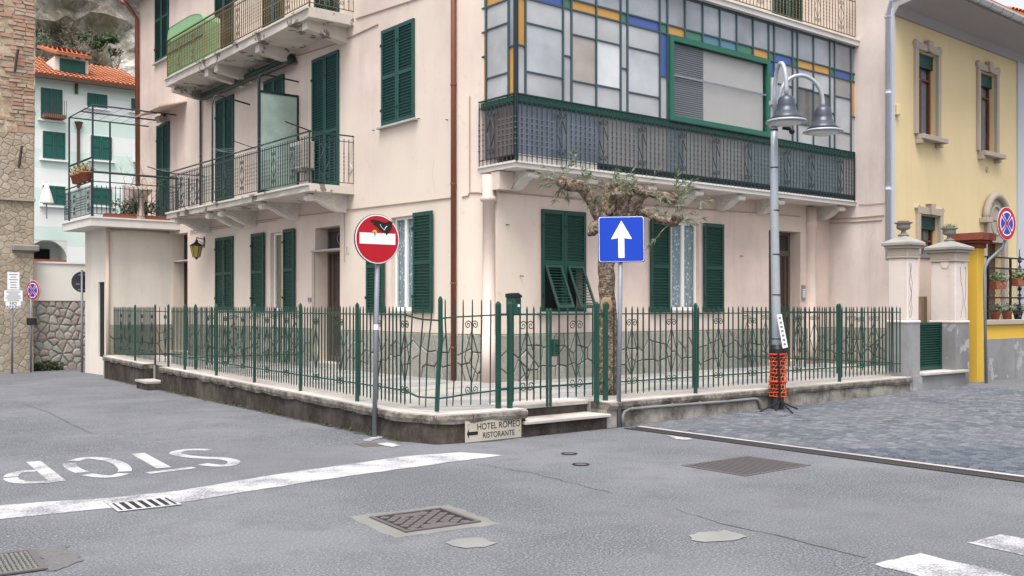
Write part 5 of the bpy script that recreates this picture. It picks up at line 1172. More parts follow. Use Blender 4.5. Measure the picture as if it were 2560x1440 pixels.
def twigs(name, base, n, ht, seed, mat, spread=.6, r=.012, parent=None):
    rr = random.Random(seed); m = MB()
    def br(p, d, L, rad, lv):
        pts = [p]; q = p.copy()
        for i in range(4): d = (d + Vector((rr.uniform(-.35, .35), rr.uniform(-.35, .35), rr.uniform(-.12, .2)))).normalized(); q = q + d * L / 4; pts.append(q.copy())
        m.tube(pts, [rad * (1 - .16 * i) for i in range(5)], 4, False)
        if lv:
            for k in range(3): br(pts[rr.randint(1, 4)], (d + Vector((rr.uniform(-.9, .9), rr.uniform(-.9, .9), rr.uniform(-.2, .6)))).normalized(), L * .6, rad * .5, lv - 1)
    for k in range(n): br(Vector(base) + Vector((rr.uniform(-.1, .1), rr.uniform(-.1, .1), 0)), Vector((rr.uniform(-spread, spread), rr.uniform(-spread, spread), 1)).normalized(), ht, r, 3)
    return obj(name, m, mat, parent, recalc=False)
def leafcloud(m, c, rad, n, rr, ln=.05, wd=.02, down=0.0):
    for _ in range(n):
        while True:
            v = Vector((rr.uniform(-1, 1), rr.uniform(-1, 1), rr.uniform(-1, 1)))
            if v.length < 1: break
        p = Vector(c) + Vector((v.x * rad[0], v.y * rad[1], v.z * rad[2])); d = Vector((rr.uniform(-1, 1), rr.uniform(-1, 1), rr.uniform(-1, 1) - down)).normalized(); u = d.orthogonal().normalized() * wd * rr.uniform(.6, 1.2); L = d * ln * rr.uniform(.6, 1.3)
        m.add([p, p + L * .5 + u, p + L, p + L * .5 - u], [(0, 1, 2, 3)])
vt = thing('bare_vine', 'leafless climbing vine twisting through the terrace pergola', 'plant', T(pX0 + 1.4, pY0 + .3, Z1)); twigs('stem', (pX0 + 1.4, pY0 + .35, Z1 - .05), 5, .9, 4, MT['twig'], .7, .016, vt)
bs = thing('terrace_shrub', 'dark leafy potted shrub behind the annex terrace railing', 'plant', T(pX0 + 1.2, pY0 + .3, Z1)); m = MB(); leafcloud(m, (pX0 + 1.25, pY0 + .35, Z1 + .28), (.8, .22, .24), 380, random.Random(3), .1, .035); obj('foliage', m, MT['leafdark'], bs, recalc=False); obj('trough', MB().box(pX0 + .4, pX0 + 2.1, pY0 + .2, pY0 + .5, Z1 - .055, Z1 + .08), MT['terracotta'], bs)
def pot(name, label, c, r, h, group, leaf=None, mat='terracotta', lr=None):
    t = thing(name, label, 'flower pot', T(*c), group); obj('pot', MB().lathe([(r * .68, 0), (r * .95, h * .8), (r * 1.08, h * .8), (r * 1.08, h), (r * .9, h), (r * .85, h * .85)], 14), MT[mat], t, T(*c), True)
    m = MB(); q = lr or r; leafcloud(m, (0, 0, h + q * .5), (q * 1.2, q * 1.2, q * .7), 160, random.Random(int(c[0] * 100)), q * .5, q * .14, 0); obj('foliage', m, leaf or MT['leaf'], t, T(*c), recalc=False); return t
MT['dryleaf'] = plain('dry_leaf', (.24, .2, .1), .7, .2, 0, .4, 20)
for k, (px, py, lb) in enumerate(((208, 470, 'terracotta pot with dry plant at the terrace railing corner, nearest the wall'), (193, 478, 'terracotta pot with dry plant on the terrace railing, middle of three'), (173, 487, 'terracotta pot with dry plant on the terrace railing, outermost of three'))):
    y = cnr.y + .3 + k * .42; c = (cnr.x - .02, y, Z1 + .88); pot('flower_pot', lb, c, .17, .24, 'pots on the annex railing', MT['dryleaf'])
bx = AX.px(353, 500, -.1); bsn = thing('wash_basin', 'old pink pedestal wash basin on the annex terrace', 'basin', T(PA.x - .75, cnr.y + .35, Z1)); Mb = T(at_y(352, cnr.y + .35).x, cnr.y + .35, Z1 - .06)
obj('pedestal', MB().lathe([(.13, 0), (.1, .1), (.08, .4), (.12, .6)], 14), MT['porcelain'], bsn, Mb, True); obj('bowl', MB().lathe([(.1, .6), (.22, .68), (.28, .78), (.29, .82), (.26, .82), (.2, .74), (.05, .68)], 18), MT['porcelain'], bsn, Mb, True); obj('cabinet_back', MB().box(-.38, .28, .3, .36, 0, .95), MT['wallpale'], bsn, Mb)

# ------------------------------------------------------------------ left background
def yframe(y, px): p = at_y(px, y); return Frame((p.x, y), 0.0)
TWf = yframe(31.0, 82); gT = -.3
tw = thing('brick_tower', 'old brick and rubble tower at the left edge of the picture', 'tower', TWf.M(-2, 0, gT)); zT = 12.5; sl0 = TWf.s(-160)
obj('core', MB().prism([(sl0, gT - .3), (.02, gT - .3), (.1, zT), (sl0, zT)], .05, 5), MT['towercore'], tw, TWf.M())
rr = random.Random(8); z = gT; row = 0; cnt = 0
zb1 = TWf.z(40, 590); zs1 = TWf.z(40, 497)
for p, poly in voronoi(TWf.s(-14), .03, gT - .05, TWf.z(40, 330), .26, 77, .010, .45):
    stone_obj('stone', p, poly, .022, MT['masonry'], tw, TWf, rr, .02, .05)
z = TWf.z(40, 330)
while z < TWf.z(40, -20):
    low = False; up_ = z > TWf.z(40, 330); h = rr.uniform(.22, .36) if low else (rr.uniform(.09, .13) if up_ else rr.uniform(.14, .22)); s = .06 * (z + .3) / 12 + rr.uniform(-.03, .04); e = TWf.s(-20)
    while s > e:
        quoin = s > -.45; w_ = rr.uniform(.3, .6) if low else (rr.uniform(.22, .34) if up_ else rr.uniform(.25, .5)); 
        keep = low or quoin or rr.random() < (.5 if up_ else .38)
        if keep and cnt < 290:
            br = (up_ or quoin) and not low and rr.random() < .8; hh = h - .018; pr = rr.uniform(.02, .06) if not low else rr.uniform(.03, .09); j = lambda: rr.uniform(-.018, .018)
            v = [(-w_ + .02 + j(), 0, j()), (j(), 0, j()), (j(), 0, hh + j()), (-w_ + .02 + j(), 0, hh + j())]; f_ = [(p[0] * .94 - .015, -pr, p[2] * .9 + .01) for p in v]
            obj('brick' if br else 'stone', MB().add(v + f_, [(0, 1, 5, 4), (1, 2, 6, 5), (2, 3, 7, 6), (3, 0, 4, 7), (4, 5, 6, 7)]), MT['brick' if br else 'masonry'], tw, TWf.M(s, .055, z)); cnt += 1
        s -= w_
    z += h
obj('string_course', MB().box(sl0, .06, -.06, .1, zs1 - .05, zs1 + .03), MT['masonry'], tw, TWf.M()); obj('corner_block', MB().box(-.55, .16, -.12, .4, TWf.z(60, 628), TWf.z(60, 612)), MT['stonegrey'], tw, TWf.M(), bevel=.03)
for px, y0, y1 in ((35, 125, 180), (45, 365, 420)):
    s, z0 = TWf.px(px, y1); s2, z1 = TWf.px(px + 8, y0); obj('tie_bar', MB().tube([(s, -.09, z0), (s2, -.09, z1)], .035, 4), MT['brownpost'], tw, TWf.M())
RW = yframe(31.45, 60); gR = gz(6, 31.4) - .03; zr1 = RW.z(140, 752); zr2_ = RW.z(140, 659); e = RW.s(330)
rw = thing('retaining_wall', 'retaining wall of round rubble stones below cream plaster', 'wall', RW.M(0, 0, gR))
obj('core', MB().box(-3, e, .0, .5, gR - .4, zr1), MT['palemortar'] if 'palemortar' in MT else MT.setdefault('palemortar', plaster('pale_mortar', (.3, .265, .22), .3, 30, .6)), rw, RW.M()); obj('plaster_band', MB().box(-3, e, -.05, .5, zr1, zr2_), MT['cream_wall'], rw, RW.M()); obj('coping', MB().box(-3, e, -.09, .55, zr2_, zr2_ + .05), MT['whiteframe'], rw, RW.M())
for p, poly in voronoi(RW.s(62), RW.s(222), gR, zr1 - .01, .23, 31, .026): stone_obj('stone', p, poly, .06, MT['rubble'], rw, RW, rs, .05, .02)
wd = kind(obj('weeds', MB(), MT['leafdark']), 'stuff') if 0 else None
m = MB(); rr = random.Random(2)
for s in (RW.s(70), RW.s(112), RW.s(128)): leafcloud(m, (s, -.1, gR + .12), (.35, .12, .22), 160, rr, .09, .03)
o = kind(obj('weeds', m, MT['leafdark'], None, RW.M(), recalc=False), 'stuff'); tag(o, 'green weeds at the foot of the rubble wall', 'weeds')
# striped house
G = yframe(48.0, 70); g0 = RW.z(100, 659) - .3
sh = thing('striped_house', 'pale green and white striped house with orange tiled roof behind the wall', 'house', G.M(0, 0, 0))
GS0, GS1 = G.s(60), G.s(372); zE = G.z(85, 192)
wins = [(101, 222, 156, 298), (217, 235, 268, 268), (327, 247, 345, 277), (106, 330, 163, 397), (226, 341, 279, 399), (338, 352, 352, 400), (106, 465, 163, 512), (226, 470, 279, 512)]
ar = (*[G.s(x) for x in (66, 168)], G.z(110, 657) - 1, G.z(110, 600))
wall_holes('wall', G, GS0 - 3, GS1, -1, zE, [(ar[0], ar[1], ar[2], ar[3], 1.6)], .3, MT['stripes'], sh)
ap = [(ar[0], ar[3])] + [(ar[0] + (ar[1] - ar[0]) * i / 12, ar[3] + (G.z(110, 584) - ar[3]) * math.sin(math.pi * i / 12) ** .8) for i in range(13)]
zt_a = G.z(110, 584); hm = (ar[0] + ar[1]) / 2
for sg, e_ in ((-1, ar[0]), (1, ar[1])): obj('arch_spandrel', MB().prism([(e_, ar[2] + 1.3), (e_, ar[3] - .0)] + [(hm + sg * (ar[1] - ar[0]) / 2 * math.cos(math.pi / 2 * (1 - k / 8)) , ar[3]) for k in range(0)] + [(hm, ar[3] - .005)] + [(hm + sg * (ar[1] - ar[0]) / 2 * math.sin(math.pi / 2 * k / 8), ar[3] - .9 * (1 - math.cos(math.pi / 2 * k / 8))) for k in range(1, 8)], .01, .25), MT['white'], sh, G.M())
obj('loggia_window', MB().box(G.s(88), G.s(146), 1.5, 1.58, G.z(110, 655), G.z(110, 618)), MT['dark'], sh, G.M()); obj('loggia_parapet', MB().box(ar[0], ar[1], .1, .2, G.z(110, 668), G.z(110, 648)), MT['terracotta'], sh, G.M())
for x0, y0, x1, y1 in wins:
    s0, s1, z0, z1 = rect(G, x0, y0, x1, y1); w = (s1 - s0) / 2; fr_ = obj('window', MB().box(s0 - .05, s1 + .05, -.02, .0, z0 - .05, z1 + .05), MT['whiteframe'], sh, G.M())
    for k in range(2): 
        m = MB(); a, b = s0 + w * k + .01, s0 + w * (k + 1) - .01; m.box(a, b, -.05, -.02, z0, z1); 
        for c, d in ((a, a + .07), (b - .07, b)): m.box(c, d, -.075, -.05, z0, z1)
        for c in (z0, (z0 + z1) / 2, z1 - .08): m.box(a + .07, b - .07, -.07, -.05, c, c + .08)
        obj('shutter_leaf', m, MT['brightgreen'], fr_, G.M())
    obj('sill', MB().box(s0 - .12, s1 + .12, -.16, 0, z0 - .12, z0 - .055), MT['whiteframe'], fr_, G.M())
s0, s1, z0, z1 = rect(G, 104, 285, 158, 298); bxp = obj('flower_box', MB().box(s0, s1, -.5, -.1, z0, z0 + .16), MT['terracotta'], sh, G.M())
for k in range(12): obj('guard_bar', MB().tube([(s0 + (s1 - s0) * k / 11, -.52, z0), (s0 + (s1 - s0) * k / 11, -.52, z0 + .8)], .012, 4), MT['iron'], bxp, G.M())
for px, y0, y1 in ((190, 210, 235), (195, 318, 470)): obj('downpipe', MB().tube([(G.s(px), -.08, G.z(px, y1)), (G.s(px), -.08, G.z(px, y0))], .07, 6), MT['wood'], sh, G.M())
s, z = G.px(195, 312); obj('pipe_hopper', MB().tube([(s, -.12, z - .2), (s, -.12, z + .12)], [.09, .2], 4), MT['wood'], sh, G.M())
obj('gutter', MB().box(GS0 - 3, GS1, -.6, -.42, zE - .1, zE + .08), MT['wood'], sh, G.M())
zR_ = G.z(85, 147, 3.5); rf = obj('roof', MB().quad((GS0 - 3, -.55, zE + .05), (GS1, -.55, zE + .05), (GS1, 3.5, zR_), (GS0 - 3, 3.5, zR_)), MT['tile'], sh, G.M(), recalc=False)
rows, cols_ = 13, int((GS1 - G.s(75)) / .22); tm = MB(); L = math.hypot(4.05, zR_ - zE)
prof = [(-.1, 0), (-.07, .05), (0, .075), (.07, .05), (.1, 0)]; tl = L / rows + .05
tmesh = MB().add([(x, 0, z + .03) for x, z in prof] + [(x * .85, tl, z * .8) for x, z in prof], [(i, i + 1, 6 + i, 5 + i) for i in range(4)]).mesh('roof_tile', stone_var('clay_tile', [(.4, .12, .06), (.5, .19, .1), (.44, .15, .075), (.56, .25, .14)], 6, .3), recalc=False)
ang = math.atan2(zR_ - zE, 4.05); cand = [(r, c) for r in range(rows) for c in range(cols_)]; m = MB(); k = 0
for r, c in cand:
    Mx = G.M(G.s(75) + .22 * (c + .5), -.58 + 4.05 * r / rows, zE + .07 + (zR_ - zE) * r / rows) @ RX(ang)
    if r < 7 and k < 290: obj('roof_tile', tmesh, None, rf, Mx); k += 1
    else: m.add([Mx @ v.co for v in tmesh.vertices], [tuple(p.vertices) for p in tmesh.polygons])
kind(obj('far_tiles', m, tmesh.materials[0], rf, recalc=False), 'stuff')
dm_ = obj('dormer', MB().box(*[G.s(x, .4) for x in (137, 221)], .4, 3.2, G.z(180, 190, .4), G.z(180, 146, .4)), MT['white'], sh, G.M()); a, b = [G.s(x, .4) for x in (149, 213)]; z0, z1 = G.z(180, 182, .4), G.z(180, 150, .4)
obj('dormer_shutter', MB().box(a, b, .36, .4, z0, z1).box((a + b) / 2 - .03, (a + b) / 2 + .03, .345, .36, z0, z1), MT['brightgreen'], dm_, G.M()); s0, s1 = [G.s(x, .3) for x in (134, 223)]; zd = G.z(180, 146, .4)
obj('dormer_roof', MB().add([(s0, -.05, zd), (s1, -.05, zd), (s1, 3.3, zd + .95), (s0, 3.3, zd + .95), (s0, -.05, zd + .12), (s1, -.05, zd + .12), (s1, 3.3, zd + 1.07), (s0, 3.3, zd + 1.07)], [(3, 2, 1, 0), (4, 5, 6, 7), (0, 1, 5, 4), (1, 2, 6, 5), (2, 3, 7, 6), (3, 0, 4, 7)]), MT['tile'], dm_, G.M())
for k in range(7):
    s = s0 + .11 + (s1 - s0 - .1) * k / 7
    for r in range(4): obj('dormer_tile', tmesh, None, dm_, G.M(s + .05, -.1 + .85 * r, zd + .12 + .24 * r) @ RX(.27))
um = thing('closed_parasol', 'closed white parasol on the striped house terrace', 'parasol', G.M(G.s(102), -1, G.z(102, 512, -1))); obj('canopy', MB().lathe([(.3, .1), (.26, .3), (.1, .85), (.03, 1.0)], 10), MT['umbrella'], um, G.M(G.s(102), -1, G.z(102, 512, -1))); obj('pole', MB().tube([(0, 0, -.6), (0, 0, 1.02)], .03, 6), MT['alu'], um, G.M(G.s(102), -1, G.z(102, 512, -1)))
# hillside
HB = yframe(62.0, 85); nxh, nzh = 60, 46; m = MB()
for j in range(nzh + 1):
    for i in range(nxh + 1):
        s = -34 + 62 * i / nxh; z = -3 + 40 * j / nzh; d = 10 + z * .42 + 5.5 * noise.fractal(Vector((s * .09, z * .11, 3.3)), 1, 2, 5) + 1.2 * noise.fractal(Vector((s * .5, z * .6, 1)), 1, 2, 4)
        m.v.append(tuple(HB.w(s, d, z)))
m.f = [(j * (nxh + 1) + i, j * (nxh + 1) + i + 1, (j + 1) * (nxh + 1) + i + 1, (j + 1) * (nxh + 1) + i) for j in range(nzh) for i in range(nxh)]
hill = kind(obj('hill', m, MT['rock'], recalc=False, smooth=False), 'structure')
for k, (px, py, sz, cat) in enumerate([(118, 135, 2.6, 0), (165, 120, 2.2, 0), (100, 40, 3, 1), (150, 150, 1.4, 1), (215, 95, 1.6, 0), (265, 70, 1.5, 1), (120, 175, 1.6, 1), (240, 165, 1.3, 0), (300, 130, 1.2, 0)]):
    s, z = HB.px(px, py, 6); d = 10 + z * .42 - 3.2; s, z = HB.px(px, py, d); b = HB.w(s, d + 1.5, z - sz)
    lb = ['bare grey shrub low on the cliff above the roof left of the dormer', 'bare grey shrub on the cliff directly over the dormer', 'dark evergreen bush high on the cliff beside the tower', 'low dark bush just left above the dormer roof', 'bare grey shrub on the cliff right of the dormer', 'small dark bush on the pale rock', 'dark bush behind the roof ridge next to the tower', 'bare shrub just above the roof ridge right of the dormer', 'bare shrub on the rock beside the pink house'][k]
    t = thing('hill_shrub', lb, 'shrub', T(*b), 'shrubs on the cliff')
    twigs('branches', tuple(b), 7 if cat == 0 else 3, sz * .8, 50 + k, MT['greytwig'] if 'greytwig' in MT else MT.setdefault('greytwig', plain('grey_twig', (.21, .18, .15), .9)), .8, .05, t)
    if cat:
        m = MB(); q_ = random.Random(k + 90)
        for _ in range(9): leafcloud(m, tuple(b + Vector((q_.uniform(-1, 1), q_.uniform(-1, 1), q_.uniform(-.1, 1))) * sz * .8), (sz * q_.uniform(.15, .4), sz * .3, sz * q_.uniform(.12, .3)), 110, q_, .28, .09)
        obj('crown', m, MT['leafdark'], t, recalc=False)

m = MB(); q_ = random.Random(33)
for k in range(230):
    px, py = q_.uniform(60, 350), q_.uniform(-10, 200); s, z = HB.px(px, py, 12); d = 10 + z * .42 + 5.5 * noise.fractal(Vector((s * .09, z * .11, 3.3)), 1, 2, 5) + 1.2 * noise.fractal(Vector((s * .5, z * .6, 1)), 1, 2, 4)
    if noise.noise(Vector((s * .3, z * .3, 5))) < -.05: continue
    leafcloud(m, (s, d - .3, z), (q_.uniform(.5, 1.6), .5, q_.uniform(.25, .7)), 34, q_, .45, .05)
o = kind(obj('cliff_brush', m, plain('dry_brush', (.17, .145, .1), .9, .1, 0, .5, 1.5), None, HB.M(), recalc=False), 'stuff'); tag(o, 'dry brown brush clinging to the pale cliff', 'brush')
# ------------------------------------------------------------------ yellow house on the right
Y = Frame(W.w(WL, 0), math.radians(1.8)); YS1 = Y.s(2541); zS = Y.z(2235, 25)
yh = thing('yellow_house', 'yellow plastered house with stone window surrounds on the right', 'house', Y.M(0, 0, .1))
y1 = (Y.s(2291), Y.s(2340), Y.z(2320, 340), Y.z(2320, 136)); y2 = (Y.s(2446), Y.s(2487), Y.z(2472, 381), Y.z(2472, 186)); y3 = (Y.s(2296), Y.s(2345), Y.z(2320, 655), Y.z(2320, 540)); ydr = (Y.s(2461), Y.s(2504), .1, Y.z(2480, 606))
wall_holes('wall', Y, .0, YS1, -.2, zS, [(*q, .22) for q in (y1, y2, y3, ydr)], .3, MT['yellow'], yh)
obj('corner_pilaster', MB().box(-.02, Y.s(2232), -.05, .1, 2.9, zS), MT['greyblue'], yh, Y.M()); obj('corner_pilaster', MB().box(YS1, YS1 + .9, -.05, .1, -.1, zS), MT['greyblue'], yh, Y.M())
obj('downpipe', MB().tube([(Y.s(2220, -.12), -.12, 2.6), (Y.s(2220, -.12), -.12, Y.z(2222, 40, -.12)), (Y.s(2232, -.4), -.35, Y.z(2240, 8, -.35)), (Y.s(2300, -.8), -.85, Y.z(2300, -30, -.85))], .055, 10), MT['bluepipe'], yh, Y.M(), True)
for py in (45, 235, 475): z = Y.z(2222, py, -.12); obj('pipe_bracket', MB().tube([(Y.s(2220, -.12), -.12, z), (Y.s(2220, -.12), -.12, z + .05)], .075, 10), MT['bluepipe'], yh, Y.M())
best = min((abs(Y.z(2440, 0, -k * .02) - (zS + .28)), -k * .02) for k in range(10, 90))[1]
obj('eaves', MB().prism([(0, zS - .12), (-.06, zS - .12), (-.16, zS + .04), (best * .55, zS + .12), (best, zS + .16), (best, zS + .3), (0, zS + .5)], .06, YS1 + 2, 'x'), MT['soffit'], yh, Y.M())
gt = obj('gutter', MB().prism([(best, zS + .27), (best - .04, zS + .19), (best - .11, zS + .19), (best - .15, zS + .27), (best - .15, zS + .31), (best, zS + .31)], .06, YS1 + 2, 'x'), MT['zinc'], yh, Y.M())
for k in range(14): obj('gutter_strap', MB().prism([(best + .01, zS + .28), (best - .04, zS + .18), (best - .11, zS + .18), (best - .16, zS + .28)], k * .55, k * .55 + .03, 'x'), MT['alu'], gt, Y.M())
obj('roof', MB().prism([(best - .1, zS + .31), (best - .1, zS + .38), (4, zS + 2.2), (4, zS + .31)], .3, YS1 + 2, 'x'), MT['tile'], yh, Y.M()); obj('rear_wall', MB().quad((YS1 + .9, 0, -.2), (YS1 + .9, 6, -.2), (YS1 + .9, 6, zS), (YS1 + .9, 0, zS)), MT['yellow'], yh, Y.M(), recalc=False)
def surround(h, zlow=None, sill=True, lowcut=None):
    s0, s1, z0, z1 = h; w = .13; c = (s0 + s1) / 2; P = -.07
    m = MB(); m.box(s0 - w, s0, P, .02, z0 - .02, z1 + .02); m.box(s1, s1 + w, P, .02, z0 - .02, z1 + .02)
    m.prism([(s0 - w, z1 + .02), (s1 + w, z1 + .02), (s1 + w + .02, z1 + .1), (s1 + w + .06, z1 + .15), (s1 + w - .02, z1 + .24), (s1 + w - .12, z1 + .19), (c, z1 + .17), (s0 - w + .12, z1 + .19), (s0 - w + .02, z1 + .24), (s0 - w - .06, z1 + .15), (s0 - w - .02, z1 + .1)], P - .004, .02)
    f = obj('window_surround', m, MT['frame_stone'], yh, Y.M(), bevel=.008); obj('keystone', MB().prism([(c - .07, z1 + .02), (c + .07, z1 + .02), (c + .1, z1 + .22), (c + .14, z1 + .27), (c - .14, z1 + .27), (c - .1, z1 + .22)], P - .06, .0), MT['frame_stone'], f, Y.M(), bevel=.006)
    if sill:
        obj('sill', MB().box(s0 - .04, s1 + w + .08, P - .13, .02, z0 - .14, z0 - .03), MT['frame_stone'], f, Y.M(), bevel=.008)
        for s in (s0 - .0, s1 + .0): obj('sill_bracket', MB().box(s - .05, s + .06, P - .08, .0, z0 - .24, z0 - .142), MT['frame_stone'], f, Y.M(), bevel=.01)
    e = .06; q = MB(); d0 = .13; q.box(s0, s0 + e, d0, .2, z0, z1); q.box(s1 - e, s1, d0, .2, z0, z1); q.box(s0 + e, s1 - e, d0, .2, z0, z0 + e); zt_ = z1 - .3; q.box(s0 + e, s1 - e, d0, .2, zt_ - .28, zt_ - .24); q.box(c - .03, c + .03, d0 - .003, .2, z0 + e, zt_ - .28); q.box(c - .02, c + .02, d0, .2, zt_ - .24, zt_)
    wf = obj('window', q, MT['wood_red'], yh, Y.M()); obj('pane', MB().box(s0 + e, s1 - e, .17, .175, z0 + e, zt_), MT['clear'], wf, Y.M()); obj('curtain', MB().box(s0 + e, s1 - e, .205, .21, z0, zt_), MT['curtaindim'] if 'curtaindim' in MT else MT.setdefault('curtaindim', plain('dim_curtain', (.24, .255, .27), .9, .1, 0, .3, 12)), wf, Y.M()); obj('lace_panel', MB().box(s0 + e, c - .03, .195, .2, z0 + e, z0 + (z1 - z0) * .34), MT['lacewhite'] if 'lacewhite' in MT else MT.setdefault('lacewhite', plain('white_lace', (.66, .68, .7), .9, .1, 0, .25, 60)), wf, Y.M())
    rb = obj('roller_shutter', MB().box(s0, s1, .08, .19, zt_, z1), MT['green'], yh, Y.M())
    for k in range(6): obj('slat', MB().box(s0 + .003, s1 - .003, .07, .08, zt_ + k * .05 + .005, zt_ + k * .05 + .042), MT['teal'], rb, Y.M(), bevel=.004)
surround(y1); surround(y2); surround(y3, sill=False)
# front door with arched stone surround
s0, s1, z0, z1 = ydr; c = (s0 + s1) / 2; ds = MB(); ds.box(s0 - .2, s0, -.08, .02, .1, z1); ds.box(s1, s1 + .2, -.08, .02, .1, z1)
arc = [(c + .62 * math.cos(math.pi * k / 14), z1 + .55 + .62 * math.sin(math.pi * k / 14)) for k in range(15)]
ds.prism([(s0 - .2, z1), (s1 + .2, z1), (c + .5, z1 + .2), (c + .52, z1 + .5), (c - .52, z1 + .5), (c - .5, z1 + .2)], -.08, .02); sr = obj('door_surround', ds, MT['frame_stone'], yh, Y.M()); obj('tympanum', MB().prism(arc, -.06, .02), MT['frame_stone'], sr, Y.M())
obj('arch_moulding', MB().tube([(x, -.1, z) for x, z in arc], .09, 8), MT['frame_stone'], sr, Y.M(), True); obj('medallion', MB().tube([(c + .3 * math.cos(k / 18 * 6.2832), -.07, z1 + .55 + .36 * math.sin(k / 18 * 6.2832)) for k in range(19)], .035, 6), MT['frame_stone'], sr, Y.M(), True)
for sg in (-1, 1): obj('arch_ledge', MB().box(c + sg * .62 - .16, c + sg * .62 + .16, -.2, .0, z1 + .46, z1 + .58), MT['frame_stone'], sr, Y.M(), bevel=.01)
obj('door_leaf', MB().box(s0, s1, .16, .2, .1, z1), MT['wood'], sr, Y.M())
s, z = Y.px(2239, 275); obj('junction_box', MB().box(s - .06, s + .08, -.08, 0, z - .12, z + .12), MT['yellow'], yh, Y.M(), bevel=.01); s, z = Y.px(2466, 424); obj('vent', MB().lathe([(.07, 0), (.06, .03)], 12).xf(RX(math.pi / 2)), MT['frame_stone'], yh, Y.M(s, 0, z))
# far house behind with orange roof
fh = thing('far_house', 'distant house with orange tiled roof at the top right corner', 'house', Y.M(14, 6, 0)); p = CAM + ray(2530, 30) * 34; 
a = CAM + ray(2506, 28) * 36; b = CAM + ray(2700, 66) * 33; cc_ = CAM + ray(2700, -60) * 38; dd_ = CAM + ray(2560, 8) * 40
fr_ = Frame((a.x, a.y), math.radians(-8)); obj('wall', MB().box(.5, 9, .4, 6, 0, a.z - .1), MT['white'], fh, fr_.M()); rfo = obj('roof', MB().prism([(-.3, a.z - .15), (-.3, a.z), (3.2, a.z + 1.6), (6.7, a.z), (6.7, a.z - .15)], 0, 9.5, 'x'), MT['tile'], fh, fr_.M())
for k in range(26):
    for r in range(5): obj('roof_tile', tmesh, None, rfo, fr_.M(.15 + .22 * k, -.3 + .7 * r, a.z + .0 + .32 * r) @ RX(math.atan2(1.6, 3.5)) @ Matrix.Diagonal((1, 2.1, 1, 1)))

# ------------------------------------------------------------------ gate pillars and garden wall on the right
PD = .14
def zfb(px, py): return FB.z(px, py, PD)
def pillar(label, xc, xr, ycap, yshoulder, ylow, seed):
    s0, s1 = FB.s(xc, PD), FB.s(xr, PD); w = s1 - s0; zl, zc, zt = zfb(xc, ylow), zfb(xc, yshoulder), zfb(xc, ycap); g = -.1; Mx = FB.M(s0, PD, 0); t = thing('gate_pillar', label, 'pillar', FB.M(s0, PD, .05), 'old gate pillars')
    obj('base', MB().box(-.015, w + .015, -.015, w + .015, g, zl), MT['roughgrey'], t, Mx); obj('moulding', MB().box(-.03, w + .03, -.03, w + .03, zl, zl + .05), MT['wallpale'], t, Mx, bevel=.015); obj('shaft', MB().box(0, w, 0, w, zl + .05, zc - .12), MT['wallpale'], t, Mx, bevel=.012)
    obj('neck', MB().box(-.025, w + .025, -.025, w + .025, zc - .12, zc - .08).box(-.01, w + .01, -.01, w + .01, zc - .08, zc + .06).box(-.05, w + .05, -.05, w + .05, zc + .06, zc + .11), MT['frame_stone'], t, Mx, bevel=.008)
    o = .09; k = zc + .11; obj('cap', MB().add([(-o, -o, k), (w + o, -o, k), (w + o, w + o, k), (-o, w + o, k), (-o, -o, k + .06), (w + o, -o, k + .06), (w + o, w + o, k + .06), (-o, w + o, k + .06), (w / 2 - .07, w / 2 - .07, zt), (w / 2 + .07, w / 2 - .07, zt), (w / 2 + .07, w / 2 + .07, zt), (w / 2 - .07, w / 2 + .07, zt)], [(3, 2, 1, 0), (0, 1, 5, 4), (1, 2, 6, 5), (2, 3, 7, 6), (3, 0, 4, 7), (4, 5, 9, 8), (5, 6, 10, 9), (6, 7, 11, 10), (7, 4, 8, 11), (8, 9, 10, 11)]), MT['capstone'], t, Mx, bevel=.01)
    rr = random.Random(seed)
    for q in range(2):
        x = w * rr.uniform(.2, .8); z = zl + .1; pts = []
        while z < zc - .15: pts.append((x, -.002, z)); x += rr.uniform(-.035, .035); x = clampf(x, .04, w - .04); z += .09
        obj('crack', MB().tube(pts, .006, 3), MT['mortar'], t, Mx)
    x = 0; z = zl + .1; pts = []
    return t, s0, w, zt
p1 = pillar('left old gate pillar, pink with grey base and stone urn, at the fence end', 2269, 2297, 588, 628, 808, 1); p2 = pillar('right old gate pillar, cracked pink plaster with a house number plate', 2388, 2420, 600, 638, 808, 2)
def urn(label, p, planted):
    t, s0, w, zt = p; Mx = FB.M(s0 + w / 2, PD + w / 2, zt) @ Matrix.Scale(.82, 4); u = thing('stone_urn', label, 'urn', Mx, 'stone urns on the gate pillars')
    obj('foot', MB().lathe([(.11, 0), (.12, .03), (.06, .07), (.045, .12), (.06, .13)], 16), MT['stonegrey'], u, Mx, True); obj('bowl', MB().lathe([(.06, .13), (.13, .16), (.155, .21), (.14, .25), (.15, .27), (.19, .29), (.2, .31), (.18, .31), (.15, .28)], 18), MT['stonegrey'], u, Mx, True)
    if planted: m = MB(); leafcloud(m, (0, 0, .34), (.17, .17, .05), 220, random.Random(4), .06, .018); obj('plants', m, MT['leaf'], u, Mx, recalc=False)
    else: obj('terracotta_pot', MB().lathe([(.12, .27), (.125, .34), (.115, .34)], 14), MT['terracotta'], u, Mx)
urn('stone urn holding a terracotta pot on the left gate pillar', p1, False); urn('stone urn with green plants on the right gate pillar', p2, True)
t, s0, w, zt = p2; nz = zfb(2397, 660); npz = obj('number_plate', MB().box(w * .68, w * .9, -.012, 0, nz - .06, nz + .06), MT['wallpale'], t, FB.M(s0, PD, 0), bevel=.003); obj('numeral', text_mesh('11', .1, MT['inkgrey']), None, npz, FB.M(s0 + w * .71, PD - .0135, nz - .035))
